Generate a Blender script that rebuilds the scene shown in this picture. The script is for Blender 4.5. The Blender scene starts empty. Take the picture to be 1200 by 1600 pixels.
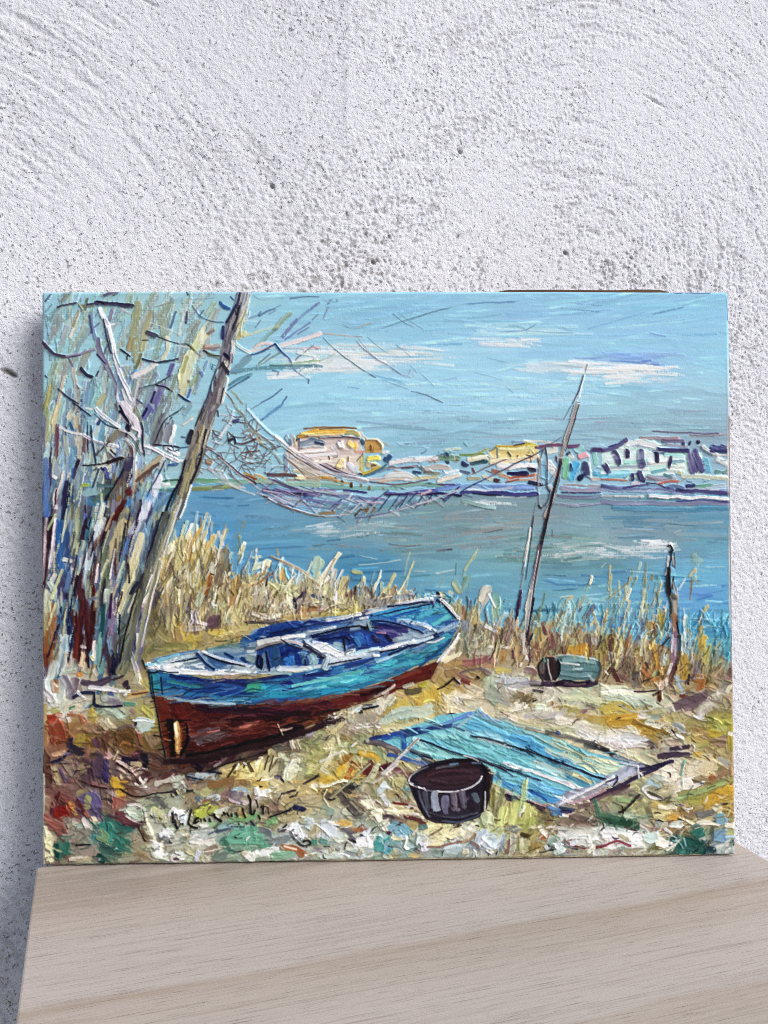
import bpy, math, random
import numpy as np
from mathutils import Matrix, Vector

# ------------------------------------------------------------------ camera, sky, light, exposure
S = bpy.context.scene
R = math.radians
def rx(a): return Matrix.Rotation(a, 3, 'X')
def ry(a): return Matrix.Rotation(a, 3, 'Y')
cam_d = bpy.data.cameras.new('camera'); cam = bpy.data.objects.new('camera', cam_d); S.collection.objects.link(cam)
B = (ry(R(-0.262)) @ rx(R(3.0))).transposed()          # columns: right, forward, up
Mc = Matrix((B.col[0], B.col[2], -B.col[1])).transposed().to_4x4()
Mc.translation = Vector((-0.00421, -0.48871, 0.25690))
cam.matrix_world = Mc
cam_d.sensor_fit = 'VERTICAL'; cam_d.sensor_height = 36.0; cam_d.lens = 36.0*1180/1600
cam_d.clip_start = 0.01; cam_d.clip_end = 200
S.camera = cam

SUN_EL, SUN_AZ = 37.0, 62.0                            # azimuth: degrees to the right of the camera, behind it
W = bpy.data.worlds.new('World'); S.world = W; W.use_nodes = True
nt = W.node_tree; nt.nodes.clear()
wo = nt.nodes.new('ShaderNodeOutputWorld'); bg = nt.nodes.new('ShaderNodeBackground'); sk = nt.nodes.new('ShaderNodeTexSky')
sk.sky_type = 'NISHITA'; sk.sun_disc = False; sk.sun_elevation = R(SUN_EL); sk.sun_rotation = R(180-SUN_AZ)
sk.air_density = 1.0; sk.dust_density = 3.0; sk.ozone_density = 1.0
bg.inputs['Strength'].default_value = 0.072
nt.links.new(sk.outputs[0], bg.inputs[0]); nt.links.new(bg.outputs[0], wo.inputs[0])
sun_d = bpy.data.lights.new('sun', 'SUN'); sun = bpy.data.objects.new('sun', sun_d); S.collection.objects.link(sun)
sun_d.energy = 1.5; sun_d.angle = R(34); sun_d.color = (0.975, 0.985, 1.0)
to_sun = Vector((math.sin(R(SUN_AZ))*math.cos(R(SUN_EL)), -math.cos(R(SUN_AZ))*math.cos(R(SUN_EL)), math.sin(R(SUN_EL))))
sun.rotation_euler = to_sun.to_track_quat('Z', 'Y').to_euler()
S.view_settings.view_transform = 'Standard'; S.view_settings.look = 'None'; S.view_settings.gamma = 1.0
S.view_settings.exposure = 0.87
S.render.engine = 'CYCLES'
S.cycles.use_denoising = False; S.cycles.filter_width = 1.05; S.cycles.max_bounces = 5; S.cycles.sample_clamp_indirect = 4

# ------------------------------------------------------------------ helpers
COLL = S.collection
def link(name, me, parent=None):
    o = bpy.data.objects.new(name, me); COLL.objects.link(o)
    if parent: o.parent = parent
    return o
def mesh_np(name, co, quads, mat, smooth=True, cols=None):
    me = bpy.data.meshes.new(name); n = len(co); q = len(quads)
    me.vertices.add(n); me.vertices.foreach_set('co', np.ascontiguousarray(co, np.float32).ravel())
    me.loops.add(q*4); me.loops.foreach_set('vertex_index', np.ascontiguousarray(quads, np.int32).ravel())
    me.polygons.add(q); me.polygons.foreach_set('loop_start', np.arange(0, q*4, 4, dtype=np.int32))
    me.polygons.foreach_set('use_smooth', np.full(q, smooth, bool))
    me.update(calc_edges=True)
    if cols is not None:
        a = me.color_attributes.new('Col', 'FLOAT_COLOR', 'POINT')
        a.data.foreach_set('color', np.ascontiguousarray(np.c_[cols, np.ones(n)], np.float32).ravel())
    me.materials.append(mat); return me
def bevel_box(name, sx, sy, sz, mat, bev=.001, parent=None, loc=(0,0,0), seg=2):
    import bmesh
    bm = bmesh.new(); bmesh.ops.create_cube(bm, size=1)
    bmesh.ops.scale(bm, vec=(sx,sy,sz), verts=bm.verts)
    bmesh.ops.translate(bm, vec=loc, verts=bm.verts)
    if bev: bmesh.ops.bevel(bm, geom=list(bm.edges), offset=bev, segments=seg, affect='EDGES', profile=.5)
    me = bpy.data.meshes.new(name); bm.to_mesh(me); bm.free(); me.materials.append(mat)
    return link(name, me, parent)
def new_mat(name):
    m = bpy.data.materials.new(name); m.use_nodes = True; t = m.node_tree
    return m, t, t.nodes['Principled BSDF']
def nd(t, kind, **kw):
    n = t.nodes.new('ShaderNode'+kind)
    for k, v in kw.items():
        if k[0] == 'i' and k[1:].isdigit(): n.inputs[int(k[1:])].default_value = v
        elif k in n.inputs: n.inputs[k].default_value = v
        else: setattr(n, k, v)
    return n
def lin(h):
    c = np.array([int(h[i:i+2],16)/255. for i in (0,2,4)])
    return tuple(np.where(c <= .04045, c/12.92, ((c+.055)/1.055)**2.4))+(1,)
# ------------------------------------------------------------------ paint film
# The oil paint is laid stroke by stroke on a height field in the canvas plane
# (colour = pigment, height = impasto relief) and becomes the mesh of the paint film.
PH = dict(q=[(66,455),(1138.5,455.5),(1148.5,1335.5),(66,1352.5)])   # canvas corners as traced
NX, NY = 940, 775
def homog(src, dst):
    A = []; b = []
    for (x, y), (u, v) in zip(src, dst):
        A.append([x,y,1,0,0,0,-u*x,-u*y]); b.append(u)
        A.append([0,0,0,x,y,1,-v*x,-v*y]); b.append(v)
    return np.append(np.linalg.solve(np.array(A,float), np.array(b,float)), 1).reshape(3,3)
HM = homog(PH['q'], [(0,0),(NX-1,0),(NX-1,NY-1),(0,NY-1)])
PS = (NX-1)/1077.0                                  # samples per traced unit
rng = np.random.RandomState(7)
def to_c(p):
    p = np.asarray(p, float).reshape(-1,2)
    q = np.c_[p, np.ones(len(p))] @ HM.T
    return q[:,:2]/q[:,2:3]
def hexc(s): return np.array([int(s[i:i+2],16)/255. for i in (0,2,4)], np.float32)
def blur_wrap(a, s):
    n0, n1 = a.shape
    f0 = np.fft.fftfreq(n0)[:,None]; f1 = np.fft.fftfreq(n1)[None,:]
    return np.real(np.fft.ifft2(np.fft.fft2(a)*np.exp(-2*(np.pi**2)*(s*s)*(f0**2+f1**2))))
def norm01(a): a = a-a.mean(); a = a/(a.std()*2.4); return np.clip(a*.5+.5, 0, 1).astype(np.float32)
NT = norm01(blur_wrap(rng.rand(256,256), .85))      # streak / grain lookup
NB = norm01(blur_wrap(rng.rand(256,256), 3.0))
def nlook(T, a, b):
    a = a % 256; b = b % 256
    i = np.floor(a).astype(int) & 255; j = np.floor(b).astype(int) & 255
    fa = a-np.floor(a); fb = b-np.floor(b); i1 = (i+1)&255; j1 = (j+1)&255
    return (T[i,j]*(1-fa)+T[i1,j]*fa)*(1-fb)+(T[i,j1]*(1-fa)+T[i1,j1]*fa)*fb
COL = np.zeros((NY,NX,3), np.float32); HT = np.zeros((NY,NX), np.float32); PID = np.zeros((NY,NX), np.int16)
YY, XX = np.mgrid[0:NY,0:NX].astype(np.float32)
weave = .5+.25*np.sin(XX*1.93+2.2*nlook(NB, YY*.11, XX*.11))+.25*np.sin(YY*2.02+2.2*nlook(NB, YY*.12+70, XX*.12))
WEAVE = norm01(.5*weave+.8*nlook(NT, XX*.85, YY*.85)).astype(np.float32)
HT += .22*WEAVE
WARPX = (2*nlook(NB, YY*.42+31, XX*.42)-1)*1.1+(2*nlook(NT, YY*.5, XX*.5+77)-1)*.55
WARPY = (2*nlook(NB, YY*.42+120, XX*.42+60)-1)*1.1+(2*nlook(NT, YY*.5+40, XX*.5+9)-1)*.55
PARTS = ['sky']; CUR = [0]
def part(n):
    if n not in PARTS: PARTS.append(n)
    CUR[0] = PARTS.index(n)
def smooth_path(p):
    if len(p) < 3:
        n = max(2, int(np.hypot(*(p[-1]-p[0]))/12)+1)
        t = np.linspace(0,1,n)[:,None]; return p[0]*(1-t)+p[-1]*t
    out = []
    q = np.vstack([2*p[0]-p[1], p, 2*p[-1]-p[-2]])
    for i in range(1, len(q)-2):
        n = max(2, int(np.hypot(*(q[i+1]-q[i]))/4))
        t = np.linspace(0,1,n,endpoint=False)[:,None]
        a,b,c,d = q[i-1],q[i],q[i+1],q[i+2]
        out.append(.5*((2*b)+(c-a)*t+(2*a-5*b+4*c-d)*t*t+(3*b-a-3*c+d)*t**3))
    out.append(p[-1:]); return np.vstack(out)
def put(ys, xs, m, col, hp, wet, idcut=.5):
    sl = (slice(*ys), slice(*xs))
    old = COL[sl]; m3 = (m*(1-wet))[...,None]
    COL[sl] = old*(1-m3)+col*m3
    H = HT[sl]; HT[sl] = H*(1-m)+m*(H*.5+hp)
    P = PID[sl]; P[m > idcut] = CUR[0]
def stroke(pts, w, c, c2=None, h=.6, dry=0., alpha=1., taper=0., wet=.08, knife=False, rag=1., soft=0., run_out=.36):
    """pts in traced units, w = full width in traced units"""
    p = smooth_path(to_c(pts)); hw = max(w*PS*.5, .42)
    seg = p[1:]-p[:-1]; sl = np.hypot(seg[:,0], seg[:,1]); ok = sl > 1e-4
    if not ok.any(): return
    A = p[:-1][ok]; seg = seg[ok]; sl = sl[ok]; L0 = np.r_[0, np.cumsum(sl)[:-1]]; LT = sl.sum()
    pad = hw+2
    x0 = int(max(0, p[:,0].min()-pad)); x1 = int(min(NX, p[:,0].max()+pad+1))
    y0 = int(max(0, p[:,1].min()-pad)); y1 = int(min(NY, p[:,1].max()+pad+1))
    if x1-x0 < 1 or y1-y0 < 1: return
    gx = XX[y0:y1,x0:x1]; gy = YY[y0:y1,x0:x1]
    wp = min(2.6, .35+hw*.3)*rag                           # the hand is never quite steady
    gx = gx+wp*WARPX[y0:y1,x0:x1]; gy = gy+wp*WARPY[y0:y1,x0:x1]
    best = np.full(gx.shape, 1e9, np.float32); S = np.zeros_like(best); L = np.zeros_like(best)
    n = len(A)
    for k in range(n):
        dx = gx-A[k,0]; dy = gy-A[k,1]; ux, uy = seg[k]/sl[k]
        t = dx*ux+dy*uy; s = dx*uy-dy*ux
        lo = -hw if k == 0 else 0.; hi = sl[k]+hw if k == n-1 else sl[k]
        tc = np.clip(t, lo if k == 0 else 0, hi)
        d = (t-tc)**2+s*s
        u = d < best
        best[u] = d[u]; S[u] = s[u]; L[u] = (t+L0[k])[u]
    o1, o2 = rng.rand(2)*256
    st = nlook(NT, L/22+o1, S*.62+o2)                       # bristle streaks
    st = .62*st+.23*nlook(NT, L/12+o2, S*1.1+o1)+.15*nlook(NT, L/4+o2, S*.6+o1)
    st = np.clip(.5+(st-.5)*1.45, 0, 1)
    ed = nlook(NB, L*.55+o2, np.sign(S)*40+o1)
    hwl = hw*(1+.22*rag*(ed-.5)*2)
    if taper:
        tt = np.clip(L/LT, 0, 1)
        if taper == 2: hwl = hwl*np.clip(4*tt*(1-tt), .12, 1)**.7
        else: hwl = hwl*np.clip(1.15*(1-tt*taper), .15, 1)
    aS = np.abs(S)
    end = rag*1.5*hw*(st-.38)
    cap0 = L+hw*.7*np.sqrt(np.clip(1-(aS/np.maximum(hwl,.3))**2,0,1))-np.maximum(end,0)*.4
    cap1 = LT-L+hw*.75*np.sqrt(np.clip(1-(aS/np.maximum(hwl,.3))**2,0,1))-end
    m = np.clip(hwl-aS+.5, 0, 1)*np.clip(cap0+.5, 0, 1)*np.clip(cap1+.5, 0, 1)
    m[best > (hw*1.6+1)**2] = 0
    if hw > 1.3 and not knife: m = m*np.clip((1-aS/np.maximum(hwl,.3))*2.6+(st-.30)*2.2*rag+.12, 0, 1)   # bristles break the edge
    if soft: m = m*np.clip((1-aS/np.maximum(hwl,.3))*(1.1/soft), 0, 1)*np.clip(np.minimum(L+hw, LT+hw-L)/(LT*.22*soft+.1), 0, 1)
    g = .6*st+.4*WEAVE[y0:y1,x0:x1]
    if run_out and hw > 1.2:                                # paint runs out towards the end of the stroke
        tt = np.clip(L/LT, 0, 1)
        m = m*np.clip((g-run_out*(.12+.62*tt**2.2)+.2)/.22, 0, 1)
    if hw < .8: m = m*min(1., hw/.7+.15)
    if dry > 0:
        g = .55*st+.45*WEAVE[y0:y1,x0:x1]
        fade = dry+.25*dry*np.clip(L/LT,0,1)
        m = m*np.clip((g-fade+.12)/.2, 0, 1)
    m = (m*alpha).astype(np.float32)
    if c2 is None: c2 = np.clip(c*.74+rng.randn(3).astype(np.float32)*.02, 0, 1)
    k = np.clip((st-.16)/.42, 0, 1)[...,None]
    low = nlook(NB, L/14+o2, S*.25+o1)[...,None]
    k = np.clip(k*.75+.25*low, 0, 1)
    col = c2*(1-k)+c*k
    if hw > 1.6: col = np.clip(col*(1+.16*np.clip(st-.72, 0, 1)[...,None]/.28)+.05*np.clip(st-.72, 0, 1)[...,None]/.28, 0, 1)
    rim = np.exp(-((hwl-aS)/max(.8,hw*.16))**2)
    if knife: hp = h*(.75+.16*(st-.5)+.45*rim+.35*np.exp(-((LT-L)/2.)**2))
    else:     hp = h*(.62+1.0*(st-.5)+.38*rim)
    wv = np.clip(wet+.75*np.clip(nlook(NB, L/9+o1, S*.45+o2)-.48, 0, 1)*2, 0, .75)
    put((y0,y1), (x0,x1), m, col, hp.astype(np.float32), wv)
def in_poly(px, py, poly):
    r = np.zeros(px.shape, bool); n = len(poly)
    for i in range(n):
        xa, ya = poly[i]; xb, yb = poly[(i+1)%n]
        if ya == yb: continue
        c = ((ya > py) != (yb > py)) & (px < (xb-xa)*(py-ya)/(yb-ya)+xa)
        r ^= c
    return r
def soft_mask(poly, x0, x1, y0, y1, wob=1.2):
    o = rng.rand()*200
    gx = XX[y0:y1,x0:x1]; gy = YY[y0:y1,x0:x1]
    wx = gx+wob*(nlook(NB, gx*.5+o, gy*.5)-.5)*3; wy = gy+wob*(nlook(NB, gx*.5, gy*.5+o)-.5)*3
    m = np.zeros(gx.shape, np.float32)
    for ax, ay in ((-.25,-.25),(.25,-.25),(-.25,.25),(.25,.25)): m += .25*in_poly(wx+ax, wy+ay, poly)
    return m
def fill(pts, c, c2=None, ang=0., h=.5, dry=0., alpha=1., wet=.05, wob=1.):
    poly = to_c(pts)
    x0 = int(max(0, poly[:,0].min()-3)); x1 = int(min(NX, poly[:,0].max()+4))
    y0 = int(max(0, poly[:,1].min()-3)); y1 = int(min(NY, poly[:,1].max()+4))
    if x1 <= x0 or y1 <= y0: return
    m = soft_mask(poly, x0, x1, y0, y1, wob)
    a = math.radians(ang); gx = XX[y0:y1,x0:x1]; gy = YY[y0:y1,x0:x1]
    L = gx*math.cos(a)+gy*math.sin(a); S = -gx*math.sin(a)+gy*math.cos(a)
    o1, o2 = rng.rand(2)*256
    st = .6*nlook(NT, L/20+o1, S*.8+o2)+.4*nlook(NB, L/12+o2, S*.35+o1)
    if dry > 0: m = m*np.clip((.55*st+.45*WEAVE[y0:y1,x0:x1]-dry+.12)/.2, 0, 1)
    if c2 is None: c2 = c*.86
    k = np.clip((st-.3)/.4, 0, 1)[...,None]
    put((y0,y1), (x0,x1), (m*alpha).astype(np.float32), c2*(1-k)+c*k, (h*(.6+.9*(st-.5))).astype(np.float32), wet)
def field(ctrl, p=2.6):
    P = np.array([(a,b) for a,b,_ in ctrl], np.float32); C = np.array([hexc(c) for *_,c in ctrl])
    def f(x, y):
        d = ((P[:,0]-x)**2+(1.6*(P[:,1]-y))**2+30)**(p/2)
        w = 1/d; return (w[:,None]*C).sum(0)/w.sum()
    return f
def scatter(poly, n, colour, ln, w, ang, aj=12, h=.6, dry=0., cj=.035, curve=0., knife=False, taper=0., wet=.08, alpha=1., mixp=None, soft=0., no=(), var=None, rag=1.):
    """n random strokes whose centres lie in poly (traced units); colour = function or palette"""
    P = np.array(poly, float); x0, y0 = P.min(0); x1, y1 = P.max(0); k = 0; tries = 0
    while k < n and tries < n*30:
        tries += 1
        x = rng.uniform(x0,x1); y = rng.uniform(y0,y1)
        if not in_poly(np.array([x]), np.array([y]), P)[0]: continue
        if any(in_poly(np.array([x]), np.array([y]), np.array(q, float))[0] for q in no): continue
        k += 1
        if callable(colour): c = colour(x, y).astype(np.float32)
        else: c = hexc(colour[rng.randint(len(colour))])
        j = rng.randn()*cj; c = np.clip(c+j+rng.randn(3).astype(np.float32)*cj*.45, 0, 1).astype(np.float32)
        c2 = None
        if var: c2 = np.clip(c*var, 0, 1).astype(np.float32)
        if mixp: c2 = (c*.45+.55*hexc(mixp[rng.randint(len(mixp))])).astype(np.float32)
        a0 = ang(x, y) if callable(ang) else ang
        a = math.radians(a0+rng.randn()*aj)
        l = ln*rng.uniform(.55,1.35)*.5; ww = w*rng.uniform(.6,1.35)
        ca, sa = math.cos(a), math.sin(a); b = curve*l*rng.randn()
        stroke([(x-ca*l,y-sa*l),(x-sa*b,y+ca*b),(x+ca*l,y+sa*l)], ww, c, c2, h=h*rng.uniform(.7,1.3), dry=dry*rng.uniform(.6,1.3) if dry else 0, knife=knife, taper=taper, wet=wet, alpha=alpha, soft=soft, rag=rag)
def wash(poly, f, ang=0., amp=.05, h=.3):
    """thin even coat whose colour follows the field f, with brushed streaks"""
    P = to_c(poly); x0 = int(max(0,P[:,0].min())); x1 = int(min(NX,P[:,0].max()+1)); y0 = int(max(0,P[:,1].min())); y1 = int(min(NY,P[:,1].max()+1))
    HI = np.linalg.inv(HM); sx = np.arange(x0, x1+11, 11); sy = np.arange(y0, y1+11, 11)
    G = np.zeros((len(sy),len(sx),3), np.float32)
    for i, yy in enumerate(sy):
        for j, xx in enumerate(sx):
            q = HI@np.array([xx,yy,1.]); G[i,j] = f(q[0]/q[2], q[1]/q[2])
    gx = XX[y0:y1,x0:x1]; gy = YY[y0:y1,x0:x1]
    a = math.radians(ang); L = gx*math.cos(a)+gy*math.sin(a)+6*WARPX[y0:y1,x0:x1]; S = -gx*math.sin(a)+gy*math.cos(a)+.5*WARPY[y0:y1,x0:x1]
    o = rng.rand(4)*200
    st = .45*nlook(NT, L/26+o[0], S*.75+o[1])+.25*nlook(NT, L/9+o[2], S*.9)+.3*nlook(NB, L/22+o[3], S*.35)-.5
    u = (gx-x0)/11.+1.1*WARPX[y0:y1,x0:x1]*.3; v = (gy-y0)/11.+st*1.2
    u = np.clip(u,0,len(sx)-1.001); v = np.clip(v,0,len(sy)-1.001)
    i = v.astype(int); j = u.astype(int); fv = (v-i)[...,None]; fu = (u-j)[...,None]
    C = (G[i,j]*(1-fv)+G[i+1,j]*fv)*(1-fu)+(G[i,j+1]*(1-fv)+G[i+1,j+1]*fv)*fu
    C = np.clip(C+st[...,None]*amp*2+(WEAVE[y0:y1,x0:x1,None]-.5)*amp*.5, 0, 1)
    put((y0,y1), (x0,x1), soft_mask(P, x0, x1, y0, y1, 1.5), C, (h*(.6+st)).astype(np.float32), 0.)
def smear(poly, n, ln, w, ang, aj, drag, strength=.9):
    """drags wet paint along short strokes: colour and relief are pulled along the bristles"""
    P = np.array(poly, float); a0, b0 = P.min(0); a1, b1 = P.max(0); k = 0
    while k < n:
        x = rng.uniform(a0,a1); y = rng.uniform(b0,b1)
        if not in_poly(np.array([x]), np.array([y]), P)[0]: continue
        k += 1
        an = math.radians((ang(x,y) if callable(ang) else ang)+rng.randn()*aj)
        c = to_c([(x,y)])[0]; ux, uy = math.cos(an), math.sin(an); l = ln*PS*rng.uniform(.5,1.3)/2; hw = w*PS*rng.uniform(.5,1.3)/2
        R = l+hw+2; x0 = int(max(0,c[0]-R)); x1 = int(min(NX,c[0]+R)); y0 = int(max(0,c[1]-R)); y1 = int(min(NY,c[1]+R))
        if x1-x0 < 3 or y1-y0 < 3: continue
        gx = XX[y0:y1,x0:x1]; gy = YY[y0:y1,x0:x1]
        L = (gx-c[0])*ux+(gy-c[1])*uy; S = (gx-c[0])*uy-(gy-c[1])*ux
        o = rng.rand(2)*256; st = nlook(NT, L/18+o[0], S*.95+o[1])
        m = np.clip((hw-np.abs(S))/1.5, 0, 1)*np.clip((l-np.abs(L))/3, 0, 1)*np.clip((st-.25)/.3, 0, 1)*strength
        d = drag*PS*(.25+st)*np.clip((L+l)/(l+.01)*.8, 0, 1)
        ix = np.clip(gx-ux*d, 0, NX-1).astype(int); iy = np.clip(gy-uy*d, 0, NY-1).astype(int)
        src = COL[iy,ix]; m3 = m[...,None]
        COL[y0:y1,x0:x1] = COL[y0:y1,x0:x1]*(1-m3)+src*m3
        H = HT[y0:y1,x0:x1]; HT[y0:y1,x0:x1] = H*(1-m)+m*(HT[iy,ix]*.85+.45*(st-.45))
def buf(x, y):
    c = to_c([(x,y)])[0]; i = int(np.clip(c[1],2,NY-3)); j = int(np.clip(c[0],2,NX-3))
    return COL[i-1:i+2,j-1:j+2].reshape(-1,3).mean(0)
def micro(poly, n, ln, w, ang, aj, amp=.16, h=.8, dry=.3, no=()):
    """fine bristle marks in the colours already there, a touch lighter or darker"""
    def f(x, y):
        c = buf(x+rng.randn()*4, y+rng.randn()*4); k = rng.randn()*amp
        return np.clip(c*(1+k)+max(k,0)*.25, 0, 1)
    scatter(poly, n, f, ln, w, ang, aj, h=h, dry=dry, cj=.02, curve=.18, no=no)
TILE = [0., 0., 1.]; DEF = {}
def run(txt, only=None):
    """stroke list.  'T x y s' sets the origin and scale, '@name' the depicted thing,
    'G colour angle pts' fills an outline, 'width colour pts' lays one stroke;
    only = widest stroke to lay (for going over the thin accents again)"""
    for ln in txt.strip().splitlines():
        ln = ln.split('#')[0].strip()
        if not ln: continue
        for cmd in ln.split(';'):
            tk = cmd.split()
            if not tk: continue
            if tk[0] == 'T':
                TILE[:] = [float(tk[1]), float(tk[2]), float(tk[3]) if len(tk) > 3 else 5.4545]; continue
            if tk[0][0] == '@': part(tk[0][1:]); continue
            G = tk[0] == 'G'
            if only and (G or float(tk[0])/TILE[2] > only): continue
            cs = tk[1].split('/'); c = hexc(cs[0]); c2 = hexc(cs[1]) if len(cs) > 1 else None
            pts = []; kw = dict(DEF) if (not G and float(tk[0]) >= 12) else {}; s = TILE[2]; ang = 0.
            for q in tk[2:]:
                if ',' in q:
                    a, b = q.split(','); pts.append((TILE[0]+float(a)/s, TILE[1]+float(b)/s))
                elif q[0] == 'd': kw['dry'] = float(q[1:])
                elif q[0] == 'h': kw['h'] = float(q[1:])
                elif q[0] == 'a': kw['alpha'] = float(q[1:])
                elif q[0] == 't': kw['taper'] = float(q[1:] or .8)
                elif q[0] == 'k': kw['knife'] = True
                elif q[0] == 'w': kw['wet'] = float(q[1:])
                elif q[0] == 's': kw['soft'] = float(q[1:])
                elif q[0] == 'r': kw['rag'] = float(q[1:])
                else: ang = float(q)
            if G:
                for z in ('taper','knife','rag','soft'): kw.pop(z, None)
                fill(pts, c, c2, ang, **kw)
            else: stroke(pts, float(tk[0])/s, c, c2, **kw)
def ctrl(txt): return field([(float(s.split(':')[0].split(',')[0]), float(s.split(':')[0].split(',')[1]), s.split(':')[1]) for s in txt.split()])
SKYF = ctrl("""
100,480:7fb6ca 250,480:8cbcc0 180,560:86bccc 110,620:84b8c4 200,640:88bcc8 330,480:86bccf 450,470:7cbcd8 600,478:6fb2da 700,470:76badf 800,490:7ab4dc 900,480:76b3dc 1000,480:74b9e2 1100,480:72bae4
1130,560:82caee 560,510:78b8d8 640,520:7cbce0 560,555:a8d4e6 480,600:8acbea 600,610:8bc9ea 700,560:93ceec 800,560:8ecbee 760,600:94d0ef 820,620:92cdea 900,540:86c6ec 1000,545:7dbcec 960,600:86c8ec
1000,562:7fb2e8 1080,600:94cce2 950,625:8ec5da 1100,640:7eacc2 1000,650:7eb0c2 900,660:80b4ca 800,660:82bad2 700,640:90c9df 700,685:76aeca 600,650:8ac3db 620,690:70a8c4 450,640:80c5e3 400,700:82bad2
330,700:82b6ca 1100,675:7896aa 1000,678:7c9aae 900,690:7ea6bc 780,690:7aaec8 540,600:8acaea 420,560:84c2dc 300,640:86b8c8 250,720:84acb4""")
_sf = SKYF
SKYF = lambda x, y: _sf(x, y)+.27*(np.array([.93,1.04,1.05])-_sf(x, y))
WATF = ctrl("""
330,785:5a94bc 420,800:6098b8 450,830:5f9ab8 430,860:4f92bc 340,830:4a92c4 550,800:6f98a8 600,830:7a9eaa 700,810:6c929a 650,860:6b98a4 600,880:4a8cb0 560,890:3f86b0 700,900:6aa4b4 700,930:5598b8
800,830:7a9ca4 790,870:74a8b0 780,910:5f9cb4 800,950:64a8c0 900,850:7aa4a8 880,880:5f8c94 880,910:5c9ab8 900,940:72b4c0 950,840:84a4ac 960,880:5a8c98 960,900:5290b8 1000,920:60a8cc 1100,800:5c96b4
1000,800:6890a4 1050,830:7896a4 1100,850:64a0b8 1100,900:62aed0 1090,930:5c98d8 1120,960:58a8d4 1100,985:3a90b8 1130,1000:4c98ac 860,800:7c94a0 760,800:7a94a0 230,800:6a9cc0 240,850:6a94a8""")
GRDF = ctrl("""
90,1000:a06a34 85,1070:c8ccc8 90,1110:d0d0b8 100,1150:8a4a34 140,1160:8c6a3c 200,1150:6a4a30 240,1130:a89850 180,1110:9aa488 80,1200:6c4a40 110,1200:8a7460 150,1200:5a4050 200,1240:8a6450 100,1260:7a3a30
150,1260:5c5078 80,1300:9a8a78 110,1310:8a7c70 160,1310:4a7a70 210,1320:8a8468 250,1300:b0b0a0 250,1250:8c8c70 220,1270:9aa890 260,1200:4a3030 300,1200:4a2c2c 330,1230:8a8068 380,1210:d8c070 420,1210:d8d0a0
470,1200:b8b480 340,1260:8a7a60 400,1260:8a7a6c 440,1270:a8986a 480,1260:9a9470 330,1300:8a9a8c 380,1310:6a9a80 450,1310:b0b8b8 300,1320:b0b0a0 500,1220:c09a40 540,1210:c8a850 560,1250:7a7060 520,1290:a0a898
580,1290:a8b0a0 620,1240:a09c78 640,1280:9a9a80 560,1330:b0b8a8 620,1320:6f9aa0 680,1290:d8cc90 700,1330:98a8a4 660,1260:c8c088 750,1310:a8b4b8 800,1280:b0b060 840,1290:8c8450 840,1320:9a8858 880,1320:a8b8b0
930,1310:dcdcd0 900,1280:7a6454 960,1290:4a6a5a 980,1310:e8e8e0 1000,1260:a8a878 1060,1260:a8844c 1050,1290:9a7c58 1080,1320:2a5a58 1120,1320:8a9a9a 1100,1280:a8a078 1120,1250:b89440 1060,1250:7a7c48
1050,1200:ddd4b8 1120,1200:9a8060 1100,1150:a89848 1130,1130:a8a448 1050,1170:b8b4a0 1000,1130:b08c38 960,1110:b0a058 960,1090:c4c4a0 1040,1100:b4b498 1100,1090:9a8c78 960,1160:e4e0d0 900,1150:d0c8a0
880,1110:b8b088 900,1090:b8bca8 860,1080:c8c4b0 800,1100:d8ccb0 760,1080:a89c80 790,1070:b8b8b8 740,1050:9c7c50 720,1100:dcd0b8 700,1080:b09050 670,1090:c8a848 640,1110:b8a860 600,1120:b8b090 560,1130:a89878
520,1150:b0a070 500,1170:9a9058 560,1170:98a078 480,1160:8a8868 430,1170:5a4038 350,1190:3a2428 300,990:c0a850 340,985:c8b868 250,1000:8a8058 230,980:6a6448 300,960:8a8078 330,980:5a4450 350,940:b0a470
300,900:9a8c58 290,860:c0b478 320,850:c0b070 350,880:8a7c60 360,930:9a8858 400,930:c0b080 440,910:c8c890 420,970:b8a870 470,920:a8a090 490,950:b09870 480,965:c8b088 520,930:b8b080 540,950:b0a880 520,965:a89850
590,930:a89070 640,930:b8a070 600,945:9a9aa0 720,950:a8a078 740,960:9c9870 760,970:b0a070 800,980:a88c60 840,985:a8905c 880,980:9a8a60 920,990:8c8c68 960,1000:a08c48 1000,1000:a8863c 1040,1000:7a6a50
1080,1010:a89040 1120,1020:8a8c78 1130,1060:8a7868 760,1010:a89c78 820,1020:a89070 870,1000:8a6a58 920,1020:a89048 730,1000:8a9078 980,1050:7a6858 1020,1050:a87c40 1100,1060:a88a58""")
BOX = lambda x0,y0,x1,y1: [(x0,y0),(x1,y0),(x1,y1),(x0,y1)]

_wf = WATF
WATF = lambda x, y: np.clip(_wf(x, y)*1.06+.01, 0, 1)
# --- ground coat
COL[:] = hexc('a9a48c')
# --- sky
part('sky')
def sky_ang(x, y): return (-9 if y < 520 and x > 900 else 4 if x > 900 else -5 if x < 700 else -1)
wash(BOX(60,450,1155,790), SKYF, -1, .03, h=.4)
scatter(BOX(60,450,1155,745), 330, SKYF, 120, 14, sky_ang, 5, h=.3, cj=.014, soft=.6, dry=.25, var=.95, rag=.3)
scatter(BOX(60,450,1155,745), 240, SKYF, 80, 6, sky_ang, 6, h=.36, cj=.022, dry=.4, var=.94, rag=.3)
scatter(BOX(480,455,1150,540), 80, ['a8e0f8','90c8ea','9cd8f4','86c0e6','a4dcf6'], 90, 4, sky_ang, 5, h=.5, cj=.02, dry=.45, var=.92, rag=.3)
scatter(BOX(600,640,1150,700), 90, ['8cb4c8','a0cadc','94bcd0','a8d4e6','98aec2'], 90, 3.5, 0, 3, h=.45, cj=.02, dry=.45, var=.92, rag=.3)
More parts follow.
